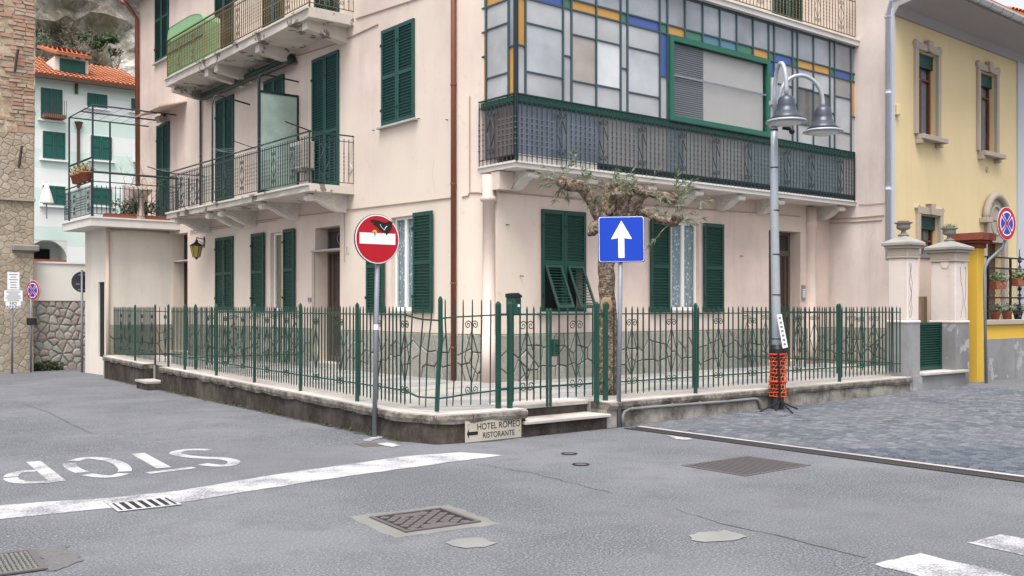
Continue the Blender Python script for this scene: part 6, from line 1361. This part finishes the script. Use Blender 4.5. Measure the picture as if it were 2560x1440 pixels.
obj('relief', MB().lathe([(.085, 0), (.075, .02), (.03, .035)], 12).xf(RX(math.pi / 2)), MT['wallpale'], t, FB.M(s0 - .012, PD + w * .4, nz) @ RZ(math.pi / 2))
# louvred gate between the pillars
a, b = p1[1] + p1[2] + .02, p2[1] - .01; gz_ = PD + .25; z0, z1 = FB.z(2315, 925, gz_), FB.z(2315, 806, gz_); lgM = FB.M(a, gz_, 0); lg = thing('louvred_gate', 'low dark green louvred gate between the two old pillars', 'gate', FB.M(a, gz_, z0)); wg = b - a
obj('frame', MB().box(0, .05, 0, .04, z0, z1).box(wg - .05, wg, 0, .04, z0, z1).box(.05, wg - .05, 0, .04, z0, z0 + .07).box(.05, wg - .05, 0, .04, z1 - .05, z1).box(.03, wg - .03, .035, .038, z0, z1), MT['green'], lg, lgM); n = 17; sm = slat_mesh(round(wg - .1, 3), MT['green'])
for k in range(n): obj('slat', sm, None, lg, lgM @ T(wg / 2, .02, z0 + .07 + (z1 - z0 - .12) * (k + .5) / n))
gs = thing('gate_step', 'worn marble step and sill below the louvred gate', 'step', FB.M(a, PD, z0)); obj('tread', MB().box(-.02, wg + .32, -.12, .5, z0 - .06, z0 - .01), MT['marble'], gs, FB.M(a, PD, 0), bevel=.006); obj('riser', MB().box(-.3, wg + .3, -.05, .5, -.1, z0 - .062), MT['roughgrey'], gs, FB.M(a, PD, 0))
bw2 = thing('yard_wall', 'pink yard wall behind the louvred gate', 'wall', FB.M(a, 1.6, 0)); obj('wall_body', MB().box(FB.s(2299, 1.2) - a, FB.s(2352, 1.2) - a, 1.2, 1.4, -.1, FB.z(2315, 645, 1.2)), MT['wall'], bw2, FB.M(a, 0, 0)); obj('weathered_coping', MB().box(FB.s(2299, 1.2) - a, FB.s(2352, 1.2) - a, 1.17, 1.43, FB.z(2315, 645, 1.2), FB.z(2315, 636, 1.2)), MT['roughgrey'], bw2, FB.M(a, 0, 0))
s0, s1, z0, z1 = FB.s(2294, .9), FB.s(2318, .9), FB.z(2306, 806, .9), FB.z(2306, 741, .9); bd = tag(obj('leaning_board', MB().box(s0, s1, .9, .93, z0 - .5, z1), plain('weathered_board', (.33, .25, .18), .9, .1, 0, .25, 6), None, FB.M(), bevel=.004), 'weathered brown board standing behind the louvred gate', 'board')
# yellow pillar with brick cap
s0, s1 = FB.s(2440, PD), FB.s(2464, PD); w = .36; s0 = s1 - w * .8; zt, zc = zfb(2440, 619), zfb(2440, 581); Mx = FB.M(s0, PD + .02, 0); yp = thing('yellow_pillar', 'yellow plastered gate pillar with a red brick cap', 'pillar', FB.M(s0, PD, .1)); obj('shaft', MB().box(0, w * .8, 0, w, -.1, zt), MT['yellow2'], yp, Mx, bevel=.008)
for lv, (o, h0, h1) in enumerate(((.03, 0, .3), (.11, .3, .5), (.16, .5, 1.0))):
    za, zb_ = zt + (zc - zt) * h0, zt + (zc - zt) * h1; nb = 4 if lv else 4
    for k in range(nb):
        W_ = w * .8 + 2 * o; obj('brick', MB().box(-o + W_ * k / nb + .003, -o + W_ * (k + 1) / nb - .003, -o, w + o, za + .003, zb_ - .003), MT['capbrick'] if 'capbrick' in MT else MT.setdefault('capbrick', stone_var('cap_brick', [(.24, .07, .045), (.3, .1, .06), (.2, .06, .04)], 12, .4)), yp, Mx, bevel=.004)
# garden wall, railing and planters of the yellow house
ga0, ga1 = FB.s(2462, PD), FB.s(2680, PD); zw, zw2 = zfb(2520, 846), zfb(2520, 811); gw = thing('garden_wall', 'low yellow garden wall with rough grey base and stone coping', 'wall', FB.M(ga0, PD, .1))
obj('base', MB().box(ga0, ga1, PD - .02, PD + .25, -.1, zw), MT['roughgrey'], gw, FB.M()); obj('yellow_band', MB().box(ga0, ga1, PD, PD + .23, zw, zw2), MT['yellow2'], gw, FB.M()); obj('coping', MB().box(ga0, ga1, PD - .06, PD + .3, zw2, zw2 + .1), MT['frame_stone'], gw, FB.M(), bevel=.008)
ir = thing('garden_railing', 'dark iron railing with mesh and ornate spear post on the garden wall', 'fence', FB.M(ga0, PD + .1, zw2 + .1)); zq0 = zw2 + .1; zq1 = zfb(2520, 644)
for z in (zq0 + .18, zq0 + .45, zq1 - .22, zq1): rail(ir, [FB.w(ga0, PD + .1, z), FB.w(ga1, PD + .1, z)], 'rail', MT['black'], .03, .02)
for px in (2470, 2526, 2590): obj('post', MB().box(-.02, .02, -.02, .02, zq0 - .01, zq1 + .01), MT['black'], ir, FB.M(FB.s(px, PD + .1), PD + .1, 0))
m = MB(); sa, sb_ = FB.s(2470, PD + .1), FB.s(2590, PD + .1); n = 30
for k in range(n):
    s = sa + (sb_ - sa) * k / n; h = zq1 - .25 - zq0; 
    for sg in (-1, 1):
        e_ = s + sg * h * .45
        if sa < e_ < sb_: m.tube([(s, PD + .12, zq0 + .1), (e_, PD + .12, zq1 - .2)], .003, 3)
kind(obj('wire_mesh', m, MT['alu'], ir, FB.M()), 'stuff')
ssp = FB.s(2549, PD + .08); zsp = zfb(2549, 622); sp3 = MB().tube([(0, 0, zq0 - .02), (0, 0, zsp)], [.02, .008], 6)
for k in range(7): z = zq0 + .05 + (zsp - zq0 - .1) * k / 7; sp3.ball((0, 0, z), .045, 6, 4); sp3.tube([(-.07, 0, z + .05), (-.03, 0, z + .09), (.03, 0, z + .09), (.07, 0, z + .05)], .01, 4)
obj('spear_post', sp3, MT['black'], ir, FB.M(ssp, PD + .08, 0))
for k, (px, py, lb) in enumerate(((2502, 722, 'upper terracotta window box of green plants on the garden railing'), (2556, 715, 'terracotta window box at the right picture edge on the garden railing'))):
    s, z = FB.px(px, py, PD + .0); Mx = FB.M(s, PD - .02, z); t = thing('planter_box', lb, 'planter', Mx, 'planters on the garden railing'); obj('box', MB().prism([(-.24, .16), (.24, .16), (.2, 0), (-.2, 0)], 0, .2), MT['terracotta'], t, Mx, bevel=.006); m = MB(); leafcloud(m, (0, .08, .22), (.3, .13, .12), 420, random.Random(70 + k), .07, .02); obj('plants', m, MT['leaf'], t, Mx, recalc=False)
for k, (px, lb) in enumerate(((2484, 'leafy pot on the garden wall coping next to the bent pole'), (2512, 'terracotta pot with green plant on the garden wall coping'), (2540, 'dark pot beside the ornate spear post'))):
    s = FB.s(px, PD + .2); q = FB.w(s, PD + .16, zq0); pot('flower_pot', lb, tuple(q), .1, .17, 'pots on the garden wall', None, 'terracotta' if k < 2 else 'signback', .13)
# ------------------------------------------------------------------ pollarded tree on the terrace
tb = onz(1520, 985, TZ); dT = tb.dot(FW)
tree = thing('pollarded_tree', 'pollarded tree with knobbly limbs and sparse narrow leaves before the house', 'tree', T(tb.x, tb.y, TZ))
def tw3(x, y, dd=0.0): return CAM + ray(1180 + x / 3.428, 380 + y / 3.428) * (dT + dd)
rr = random.Random(11); tm = MB()
def limb(pts, rads, n=10, sub=4):
    P = smoothpts(pts, sub); k = len(P); rs_ = []
    for i in range(k):
        t = i / (k - 1) * (len(rads) - 1); j = min(int(t), len(rads) - 2); rs_.append((rads[j] + (rads[j + 1] - rads[j]) * (t - j)))
    b = MB().tube(P, rs_, n)
    b.v = [tuple(Vector(v) + noise.noise_vector(Vector(v) * 9) * .022 + noise.noise_vector(Vector(v) * 30) * .008) for v in b.v]
    tm.add(b.v, b.f)
def knob(c, r, seed):
    q = random.Random(seed); 
    for k in range(9):
        o = Vector((q.uniform(-1, 1), q.uniform(-1, 1), q.uniform(-.6, .8))) * r * .62; tm.ball(tuple(c + o), r * q.uniform(.35, .62), 8, 6, .16, seed * 10 + k)
base = Vector((tb.x, tb.y, TZ - .02)); br_ = tw3(1240, 560)
limb([base, tw3(1165, 1440), tw3(1155, 1150), tw3(1150, 950), tw3(1190, 760), tw3(1230, 600)], [.155, .128, .118, .12, .135, .14], 16, 5)
L = {'l': [(tw3(1190, 700), .1), (tw3(1090, 540, -.03), .088), (tw3(1010, 400, -.08), .078), (tw3(930, 300, -.1), .085), (tw3(800, 275, -.12), .09)],
     'c1': [(tw3(1180, 620), .09), (tw3(1140, 500, .1), .075), (tw3(1165, 380, .16), .08), (tw3(1190, 290, .18), .075)],
     'c2': [(tw3(1250, 600), .1), (tw3(1290, 470, -.1), .085), (tw3(1255, 370, -.18), .085)],
     'c3': [(tw3(1330, 560), .1), (tw3(1390, 450, -.06), .085), (tw3(1440, 335, -.1), .085)],
     'r1': [(tw3(1400, 480), .075), (tw3(1500, 520, -.1), .06), (tw3(1620, 580, -.2), .056), (tw3(1735, 600, -.26), .07)],
     'r2': [(tw3(1400, 430), .07), (tw3(1500, 350, .12), .06), (tw3(1620, 380, .22), .058), (tw3(1730, 410, .28), .07)],
     'st': [(tw3(1180, 720), .09), (tw3(1100, 640, -.05), .07), (tw3(1045, 640, -.08), .07), (tw3(1050, 690, -.09), .06)],
     'x': [(tw3(1170, 540), .06), (tw3(1250, 470, -.02), .055), (tw3(1330, 400, -.05), .06)]}
for k, v in L.items(): limb([p for p, r in v], [r * 1.12 for p, r in v], 10)
ends = [(tw3(785, 265, -.12), .105), (tw3(940, 290, -.1), .08), (tw3(1185, 300, .18), .09), (tw3(1250, 365, -.18), .105), (tw3(1430, 345, -.1), .12), (tw3(1735, 590, -.26), .1), (tw3(1735, 395, .28), .105), (tw3(1045, 680, -.09), .085), (tw3(1330, 400, -.05), .08)]
for k, (c, r) in enumerate(ends): knob(c, r, 5 + k)
trunk = obj('trunk', tm, MT['bark'], tree, smooth=True)
cw = CAM + ray(1516, 764) * (dT - .112); obj('cut_wound', MB().lathe([(.08, -.03), (.088, .004), (.07, .014), (.03, .008), (.002, .006)], 14).xf(Matrix.Diagonal((1, 1.5, 1, 1))).xf(RX(math.pi / 2)), MT['heartwood'], trunk, T(*cw) @ RZ(YAW - math.pi / 2), True); obj('hollow', MB().lathe([(.04, 0), (.03, .004), (.002, .004)], 12).xf(Matrix.Diagonal((1, 1.5, 1, 1))).xf(RX(math.pi / 2)), MT['dark'], trunk, T(*(cw - FW * .012 - UP * .01)) @ RZ(YAW - math.pi / 2))
tg = MB(); lf = MB(); rr = random.Random(21)
def leaf(p, d, ln, wd):
    u = d.cross(Vector((rr.uniform(-1, 1), rr.uniform(-1, 1), rr.uniform(-1, 1)))).normalized() * wd; q = d * ln; s = Vector((0, 0, -.12 * ln))
    lf.add([p, p + q * .35 + u, p + q + s, p + q * .35 - u], [(0, 1, 2, 3)])
for k, (c, r) in enumerate(ends):
    n = (14, 3, 6, 8, 10, 12, 12, 0, 4)[k]
    for j in range(n):
        d = Vector((rr.uniform(-1, 1), rr.uniform(-1, 1), rr.uniform(-.55, 1.3))).normalized()
        if k in (0,): d = (d - RT * .35).normalized()
        if k in (5, 6): d = (d + RT * .5).normalized()
        p = c + d * r * .7; ln = rr.uniform(.12, .42); pts = [p.copy()]; q = p.copy()
        for i in range(4):
            q = q + d * ln / 4; d = (d + Vector((rr.uniform(-.2, .2), rr.uniform(-.2, .2), rr.uniform(-.25, .12)))).normalized(); pts.append(q.copy())
            for m_ in range(3 if i else 1): leaf(q.copy(), (d + Vector((rr.uniform(-1, 1), rr.uniform(-1, 1), rr.uniform(-.8, .6)))).normalized(), rr.uniform(.07, .15), rr.uniform(.006, .011))
        for m_ in range(4): leaf(q.copy(), (d + Vector((rr.uniform(-.7, .7), rr.uniform(-.7, .7), rr.uniform(-.6, .6)))).normalized(), rr.uniform(.08, .15), rr.uniform(.006, .011))
        tg.tube(pts, [.0045, .004, .0035, .003, .002], 4, False)
obj('twigs', tg, MT['leaf'], tree, recalc=False); obj('crown', lf, MT['leaf'], tree, recalc=False)

# ------------------------------------------------------------------ signs
FACE = RZ(YAW - math.pi / 2)                        # local x right, y away from the camera, z up
def zat(base, py): return EYE + (CY - py) / F * Vector((base.x, base.y, 0)).dot(FW)
def disc(r, y0, y1, n=40): return MB().prism([(r * math.cos(2 * math.pi * k / n), r * math.sin(2 * math.pi * k / n)) for k in range(n)], y0, y1)
# no entry
b0 = gnd(936, 1093); zc = zat(b0, 598); ztop = zat(b0, 545); ne = thing('no_entry_sign', 'round red no entry sign with a black bird sticker on a grey pole', 'road sign', T(*b0))
cen = CAM + ray(943.5, 598) * (b0.dot(FW) - .06); poletop = Vector((cen.x, cen.y, ztop)) + FW * .06
obj('pole', MB().tube([b0 - UP * .05, poletop], .03, 14), MT['alu'], ne, smooth=True); rD = .308; Ms = T(*cen) @ FACE @ RZ(math.radians(35))
pl_ = obj('plate', disc(rD, 0, .022), MT['signback'], ne, Ms); obj('white_rim', disc(rD - .006, -.003, 0), MT['signwhite'], pl_, Ms); obj('red_face', disc(rD - .02, -.006, -.003), MT['red'], pl_, Ms); obj('white_bar', MB().box(-.245, .245, -.009, -.006, -.062, .075), MT['signwhite'], pl_, Ms, bevel=.0)
for z in (-.12, .14): obj('clamp', MB().box(-.05, .05, .022, .075, z - .015, z + .015), MT['alu'], ne, Ms)
bird = [(-.103, .228), (-.05, .236), (.019, .229), (.087, .207), (.12, .21), (.145, .228), (.168, .236), (.188, .226), (.208, .214), (.194, .2), (.2, .172), (.187, .125), (.155, .09), (.118, .05), (.108, .082), (.087, .086), (.033, .108), (-.005, .15), (-.062, .18), (-.045, .195), (-.09, .207)]
obj('bird_sticker', MB().prism([(x, z) for x, z in bird], -.0105, -.0065), MT['inkblack'], pl_, Ms); obj('wing_mark', MB().tube([(.03, -.0112, .185), (.05, -.0112, .15), (.09, -.0112, .115), (.11, -.0112, .15), (.13, -.0112, .165)], .004, 4), MT['signwhite'], pl_, Ms)
MT['stickyellow'] = plain('yellow_sticker', (.6, .45, .05), .6); obj('yellow_sticker', MB().prism([(-.075, .09), (-.05, .115), (-.02, .105), (-.01, .08), (-.03, .06), (-.055, .07)], -.0115, -.0095), MT['stickyellow'], pl_, Ms); obj('dark_splash', MB().prism([(-.06, .085), (-.045, .095), (-.03, .075), (-.04, .03), (-.05, .06)], -.013, -.0118), MT['inkgrey'], pl_, Ms)
obj('pole_tape', MB().tube([b0.lerp(poletop, .49), b0.lerp(poletop, .515)], .0315, 14), MT['signwhite'], ne)
# one way
b1 = gnd(1546, 1068); cen = CAM + ray(1553.5, 598) * (b1.dot(FW) - .05); ow = thing('one_way_sign', 'square blue one way sign with white upward arrow on a grey pole', 'road sign', T(*b1)); top = Vector((cen.x, cen.y, zat(b1, 550))) + FW * .05
obj('pole', MB().tube([b1 - UP * .05, top], .03, 14), MT['alu'], ow, smooth=True); h = .307; Ms = T(*cen) @ FACE @ RZ(math.radians(-2)) @ RY(math.radians(-.8))
def rsq(h, r, y0, y1):
    P = []
    for cx_, cz_, a0 in ((h - r, h - r, 0), (-h + r, h - r, 90), (-h + r, -h + r, 180), (h - r, -h + r, 270)):
        for k in range(6): a = math.radians(a0 + 18 * k); P.append((cx_ + r * math.cos(a), cz_ + r * math.sin(a)))
    return MB().prism(P, y0, y1)
p_ = obj('plate', rsq(h, .025, 0, .02), MT['blueedge'] if 'blueedge' in MT else MT.setdefault('blueedge', plain('dark_blue_edge', (.01, .03, .14), .5)), ow, Ms); obj('white_border', rsq(h - .008, .03, -.003, 0), MT['signwhite'], p_, Ms); obj('blue_face', rsq(h - .016, .028, -.006, -.003), MT['blue'], p_, Ms)
k_ = .5945 / 396; ap = [(-31, -160), (23, -160), (23, 8), (84, -2), (0, 165), (-95, 5), (-31, 8)]; ap = [(-33, -165), (22, -165), (22, 8), (85, 0), (87, 8), (-2, 165), (-92, 8), (-90, 0), (-33, 10)]
obj('white_arrow', MB().prism([(x * k_ + .005, z * k_) for x, z in ap], -.009, -.006), MT['signwhite'], p_, Ms)
for z in (-.13, .13): obj('clamp', MB().box(-.05, .05, .02, .06, z - .015, z + .015), MT['alu'], ow, Ms)
# no stopping signs
def nostop(name, label, base, cen, r, turn, polepts, group):
    t = thing(name, label, 'road sign', T(*base), group); obj('pole', MB().tube(polepts, .028, 12), MT['alu'], t, smooth=True); Ms = T(*cen) @ FACE @ RZ(turn)
    p = obj('plate', disc(r, 0, .02, 32), MT['alu'], t, Ms); obj('white_rim', disc(r - .004, -.003, 0, 32), MT['signwhite'], p, Ms); obj('red_ring', disc(r - .012, -.005, -.003, 32), MT['red'], p, Ms); obj('white_field', disc(r * .74, -.007, -.005, 32), MT['signwhite'], p, Ms); q = r * .66
    for k in range(4):
        a0 = math.radians(45 + 90 * k + 12); a1 = math.radians(135 + 90 * k - 12); c = math.radians(90 + 90 * k)
        obj('blue_quarter', MB().prism([(q * .2 * math.cos(c), q * .2 * math.sin(c))] + [(q * math.cos(a0 + (a1 - a0) * j / 6), q * math.sin(a0 + (a1 - a0) * j / 6)) for j in range(7)], -.009, -.007), MT['blue'], p, Ms)
    for a in (45, 135): obj('red_stroke', MB().obox(RY(math.radians(a)), -r * .72, r * .72, -.0095, -.007, -r * .065, r * .065), MT['red'], p, Ms)
    return t
b2 = FB.w(FB.s(2461, -.02), -.06, gz(19, 9)); dd = b2.dot(FW); P = lambda x, y, k=0: CAM + ray(x, y) * (dd + k)
nostop('no_stopping_sign', 'no stopping sign on a bent grey pole beside the yellow pillar', b2, P(2516.5, 559, -.08), .325, math.radians(34), [b2 - UP * .03, P(2461, 700), P(2463, 668), P(2472, 650), P(2505, 620), P(2513, 600), P(2515, 575)], 'no stopping signs')
b3 = at_y(77, 30.75); b3.z = gz(b3.x, b3.y); dd = b3.dot(FW); P3 = lambda x, y, k=0: CAM + ray(x, y) * (dd + k)
t = nostop('no_stopping_sign', 'small no stopping sign on a pole at the rubble wall', b3, P3(82, 726, -.06), .29, math.radians(-27), [b3 - UP * .03, P3(78, 696)], 'no stopping signs'); obj('control_box', MB().box(-.1, .14, -.06, .06, -.1, .1), MT['black'], t, T(*P3(78, 804)) @ FACE)
# plates on the tower side
b4 = at_y(30, 30.2); b4.z = gz(b4.x, b4.y); d4 = b4.dot(FW); P4 = lambda x, y, k=0: CAM + ray(x, y) * (d4 + k); ps = thing('plate_sign', 'pole with three white notice plates in front of the tower', 'road sign', T(*b4)); obj('pole', MB().tube([b4 - UP * .03, P4(31, 685)], .03, 10), MT['alu'], ps, smooth=True); K = d4 / F
for (x0, y0, x1, y1), lines in (((20, 681, 47, 724), 6), ((13, 726, 54, 754), 5), ((16, 755, 50, 771), 0)):
    c = P4((x0 + x1) / 2, (y0 + y1) / 2, -.05); w, hh = (x1 - x0) * K / 2, (y1 - y0) * K / 2; Mx = T(*c) @ FACE @ RZ(.45); pt = obj('plate', MB().box(-w, w, 0, .012, -hh, hh), MT['signwhite'], ps, Mx)
    if lines:
        for k in range(lines): ww = w * R.uniform(.45, .85); z = hh - (k + .8) * 2 * hh / (lines + .6); obj('text_line', MB().box(-ww, ww, -.003, -.001, z - .012, z + .012), MT['inkgrey'], pt, Mx)
    else:
        for k, tx in enumerate(('NO', 'PARKING')): obj('lettering', text_mesh(tx, .11, MT['inkgrey'], align='CENTER', bold=.004), None, pt, Mx @ T(0, -.002, .015 - k * .1))
# back of a round sign at the annex
b5 = Vector((AC.x - .12, yE + .15, 0)); b5 = at_y(205, yE + .2); b5.z = gz(b5.x, b5.y); d5 = b5.dot(FW); bkS = thing('sign_back', 'dark back of a round road sign at the annex corner', 'road sign', T(*b5)); obj('pole', MB().tube([b5 - UP * .03, CAM + ray(205, 675) * d5], .035, 10), MT['alu'], bkS, smooth=True); c = CAM + ray(207, 705) * (d5 + .08); obj('plate', disc(.3, -.012, .012), MT['signback'], bkS, T(*c) @ FACE @ RZ(.41)); obj('label', MB().box(-.18, -.08, -.016, -.013, -.08, -.04), MT['inkgrey'], bkS, T(*c) @ FACE @ RZ(.41))
for z in (-.22, .2): obj('clamp', MB().box(-.12, .12, -.05, -.013, z - .015, z + .015), MT['alu'], bkS, T(*c) @ FACE @ RZ(.41))
# hotel sign on the wall corner
q = [FB.px(x, y, -.012) for x, y in ((1163, 1107), (1302, 1093), (1302, 1043), (1163, 1053))]; s0, s1 = (q[0][0] + q[3][0]) / 2, (q[1][0] + q[2][0]) / 2; z0, z1 = (q[0][1] + q[1][1]) / 2 + .0, (q[2][1] + q[3][1]) / 2
hsn = thing('hotel_sign', 'stone coloured plate lettered HOTEL ROMEO RISTORANTE with a black arrow', 'sign', FB.M(s0, -.012, z0)); hw, hh = s1 - s0, z1 - z0
ph = obj('plate', MB().box(0, hw, -.012, .008, 0, hh), MT['hotel'], hsn, FB.M(s0, -.012, z0), bevel=.003)
def fit_text(body, x, z, w, h, parent, M, mat=None, bold=0.0):
    me = text_mesh(body, 1.0, mat or MT['inkblack'], bold=bold, ext=.0012); xs_ = [v.co.x for v in me.vertices]; zs_ = [v.co.z for v in me.vertices]; fx, fz = w / (max(xs_) - min(xs_)), h / (max(zs_) - min(zs_)); mx_, mz_ = min(xs_), min(zs_)
    for v in me.vertices: v.co.x = (v.co.x - mx_) * fx; v.co.z = (v.co.z - mz_) * fz
    return obj('lettering', me, None, parent, M @ T(x, 0, z))
Mh = FB.M(s0, -.0255, z0); fit_text('HOTEL ROMEO', hw * .2, hh * .56, hw * .775, hh * .3, ph, Mh, bold=.0); fit_text('RISTORANTE', hw * .30, hh * .15, hw * .57, hh * .27, ph, Mh, bold=.0)
obj('arrow', MB().prism([(.02 * hw, .42 * hh), (.05 * hw, .66 * hh), (.05 * hw, .5 * hh), (.21 * hw, .5 * hh), (.21 * hw, .34 * hh), (.05 * hw, .34 * hh), (.05 * hw, .18 * hh)], -.0015, .001), MT['inkblack'], ph, Mh)
for x, z in ((.05, .86), (.96, .84), (.96, .35)): obj('screw', MB().lathe([(.008, 0), (.006, .005)], 8).xf(RX(math.pi / 2)), MT['inkgrey'], ph, Mh @ T(hw * x, .0, hh * z))

# ------------------------------------------------------------------ street lamp
bl = FB.w(FB.s(1944, -.14), -.14, 0); bl.z = gz(bl.x, bl.y); dl = Vector((bl.x, bl.y, 0)).dot(FW); zl = lambda py: EYE + (CY - py) / F * dl; Lp = lambda x, py, dd=0.0: CAM + ray(x, py) * (dl + dd)
lamp = thing('street_lamp', 'grey double arm street lamp with two bell shaped shades', 'street lamp', T(*bl)); topx = bl + RT * (-.05)
pol = obj('pole', MB().tube([bl, bl.lerp(Vector((topx.x, topx.y, zl(520))), .5), Vector((topx.x, topx.y, zl(520))), Vector((topx.x, topx.y, zl(195)))], [.078, .068, .062, .045], 18), MT['lamp'], lamp, smooth=True)
def pole_at(py): t = (zl(py) - bl.z) / (zl(195) - bl.z); return Vector((bl.x + (topx.x - bl.x) * min(1, t * 1.3), bl.y + (topx.y - bl.y) * min(1, t * 1.3), zl(py)))
for py, r in ((847, .076), (737, .073), (636, .071), (526, .067), (419, .062), (325, .06)): p = pole_at(py); obj('band', MB().tube([p - UP * .008, p + UP * .008], r, 16), MT['black'], pol)
p = pole_at(258); obj('clamp', MB().tube([p - UP * .03, p + UP * .03], .085, 16), MT['lamp'], pol); p = pole_at(312); obj('clamp', MB().tube([p - UP * .03, p + UP * .03], .08, 16), MT['lamp'], pol)
cap_z = zl(195)
def arm_and_lamp(hx, hy, dd, up_py, side):
    st = pole_at(300) + side * .075; hd = Lp(hx, hy, dd); tp = zl(up_py); st_top = Vector((st.x, st.y, tp - .42)); flat_ = Vector((hd.x - st.x, hd.y - st.y, 0)); pts = [st, st_top]
    R_ = flat_.length / 2; u = flat_.normalized(); hz = tp - .42
    for k in range(1, 13): a = math.pi * k / 12; pts.append(st_top + u * (R_ - R_ * math.cos(a)) + UP * (.42 * math.sin(a)))
    pts.append(Vector((hd.x, hd.y, hd.z))); ar_ = obj('arm', MB().tube(pts, .032, 10), MT['lamp'], lamp, smooth=True)
    Mx = T(*hd); hdm = obj('lamp_head', MB().lathe([(.04, .02), (.1, -.01), (.125, -.06), (.135, -.15), (.14, -.2), (.15, -.205), (.15, -.22), (.16, -.225), (.2, -.29), (.27, -.355)], 24), MT['lampdark'], lamp, Mx, True)
    obj('shade', MB().lathe([(.268, -.352), (.29, -.362), (.305, -.385), (.295, -.388), (.2, -.372), (.0, -.37)], 28), MT['lamp'], hdm, Mx, True); obj('lens', MB().lathe([(.255, -.378), (.2, -.41), (.1, -.435), (.01, -.44)], 24), MT['lens'] if 'lens' in MT else MT.setdefault('lens', plain('milky_lens', (.55, .56, .57), .25, .5)), hdm, Mx, True)
arm_and_lamp(1966, 241, -.42, 168, -RT * .2 - FW); arm_and_lamp(2057.5, 268, .12, 186, RT * .9 + FW * .1)
cm = pole_at(322) + RT * .1 - FW * .1; obj('small_camera', MB().tube([cm, cm + RT * .12 - UP * .02], .03, 8).ball(tuple(cm + RT * .14 - UP * .06), .045), MT['black'], lamp)
# sleeve, orange netting and tripod round the foot of the lamp
fs2 = bl + RT * .0; zn0, zn1 = zl(990), zl(884)
obj('foot_sleeve', MB().tube([Vector((bl.x, bl.y, zl(1022))), Vector((bl.x, bl.y, zl(887)))], .095, 14), MT['signback'], lamp); obj('foot_sleeve', MB().tube([Vector((bl.x, bl.y, zl(886))), Vector((bl.x, bl.y, zl(872))), Vector((bl.x, bl.y, zl(862)))], [.13, .125, .095], 16), MT['black'], lamp)
nt = thing('safety_netting', 'orange plastic safety netting wrapped round the foot of the lamp', 'netting', Vector((bl.x, bl.y, 0)) and T(bl.x, bl.y, zn0)); m = MB(); n = 12; rows = 11; rr = random.Random(9); rad = lambda a, z: .115 + .016 * math.sin(3 * a + z * 9) + .018 * max(0, math.cos(a + 1.0))
G_ = [[Vector((rad(2 * math.pi * k / n, z) * math.cos(2 * math.pi * k / n), rad(2 * math.pi * k / n, z) * math.sin(2 * math.pi * k / n), z + rr.uniform(-.006, .006))) for k in range(n)] for z in [(zn1 - zn0) * j / rows for j in range(rows + 1)]]
for j in range(rows + 1):
    m.tube([*G_[j], G_[j][0]], .0075, 4)
    if j < rows:
        for k in range(n): m.tube([G_[j][k], G_[j + 1][(k + (j % 2)) % n]], .006, 4)
obj('net', m, MT['orange'], nt, T(bl.x, bl.y, zn0)); 
for z in (zl(957) - zn0, zn1 - zn0 - .03): obj('strap', MB().tube([(.128 * math.cos(k / 16 * 6.2832), .128 * math.sin(k / 16 * 6.2832), z + .02) for k in range(17)], .016, 4), MT['orangered'], nt, T(bl.x, bl.y, zn0))
tpd = thing('tripod', 'folding black tripod stand leaning at the lamp foot', 'tripod', T(bl.x, bl.y, bl.z)); tp0 = Lp(1950, 1000, -.13); obj('mast', MB().tube([Vector((tp0.x, tp0.y, zl(1005))), Lp(1946, 880, -.16)], .017, 8), MT['black'], tpd)
obj('hub', MB().tube([Vector((tp0.x, tp0.y, zl(1012))), Vector((tp0.x, tp0.y, zl(998)))], .03, 8), MT['black'], tpd)
for px, py in ((1902, 1028), (1981, 1032), (1992, 1022), (1940, 1026)):
    e = gnd(px, py, .02); obj('leg', MB().tube([Vector((tp0.x, tp0.y, zl(1001))), e], .013, 6).ball(tuple(e), .02, 6, 4), MT['black'], tpd)
bc = [Lp(*p, -.17) for p in ((1942, 787), (1954, 785), (1970, 868), (1957, 871))]; off = FW * .012
lb = thing('leaning_notice', 'narrow white printed notice board leaning on the lamp post', 'sign', T(*bc[3])); pb_ = obj('board', MB().add(bc + [p + off for p in bc], [(0, 1, 2, 3), (7, 6, 5, 4), (0, 4, 5, 1), (1, 5, 6, 2), (2, 6, 7, 3), (3, 7, 4, 0)]), MT['signwhite'], lb)
for k in range(7):
    t = .08 + k * .13; a = bc[0].lerp(bc[3], t); b = bc[1].lerp(bc[2], t); a2 = bc[0].lerp(bc[3], t + .06); b2_ = bc[1].lerp(bc[2], t + .06); o = -FW * .003; obj('text_line', MB().add([a.lerp(b, .25) + o, a.lerp(b, .75) + o, a2.lerp(b2_, .75) + o, a2.lerp(b2_, .25) + o], [(0, 1, 2, 3)]), MT['inkgrey'], pb_, recalc=False)
# wires and weeds
m = MB(); rr = random.Random(14)
for k in range(60):
    s = rr.uniform(SG1, LFA); q = FA.w(s, -.02); leafcloud(m, (q.x, q.y, gz(q.x, q.y) + .02), (.06, .03, .03), 8, rr, .04, .01)
o = kind(obj('wall_weeds', m, MT['leafdark'], recalc=False), 'stuff'); tag(o, 'thin green weeds along the foot of the dark concrete wall', 'weeds')
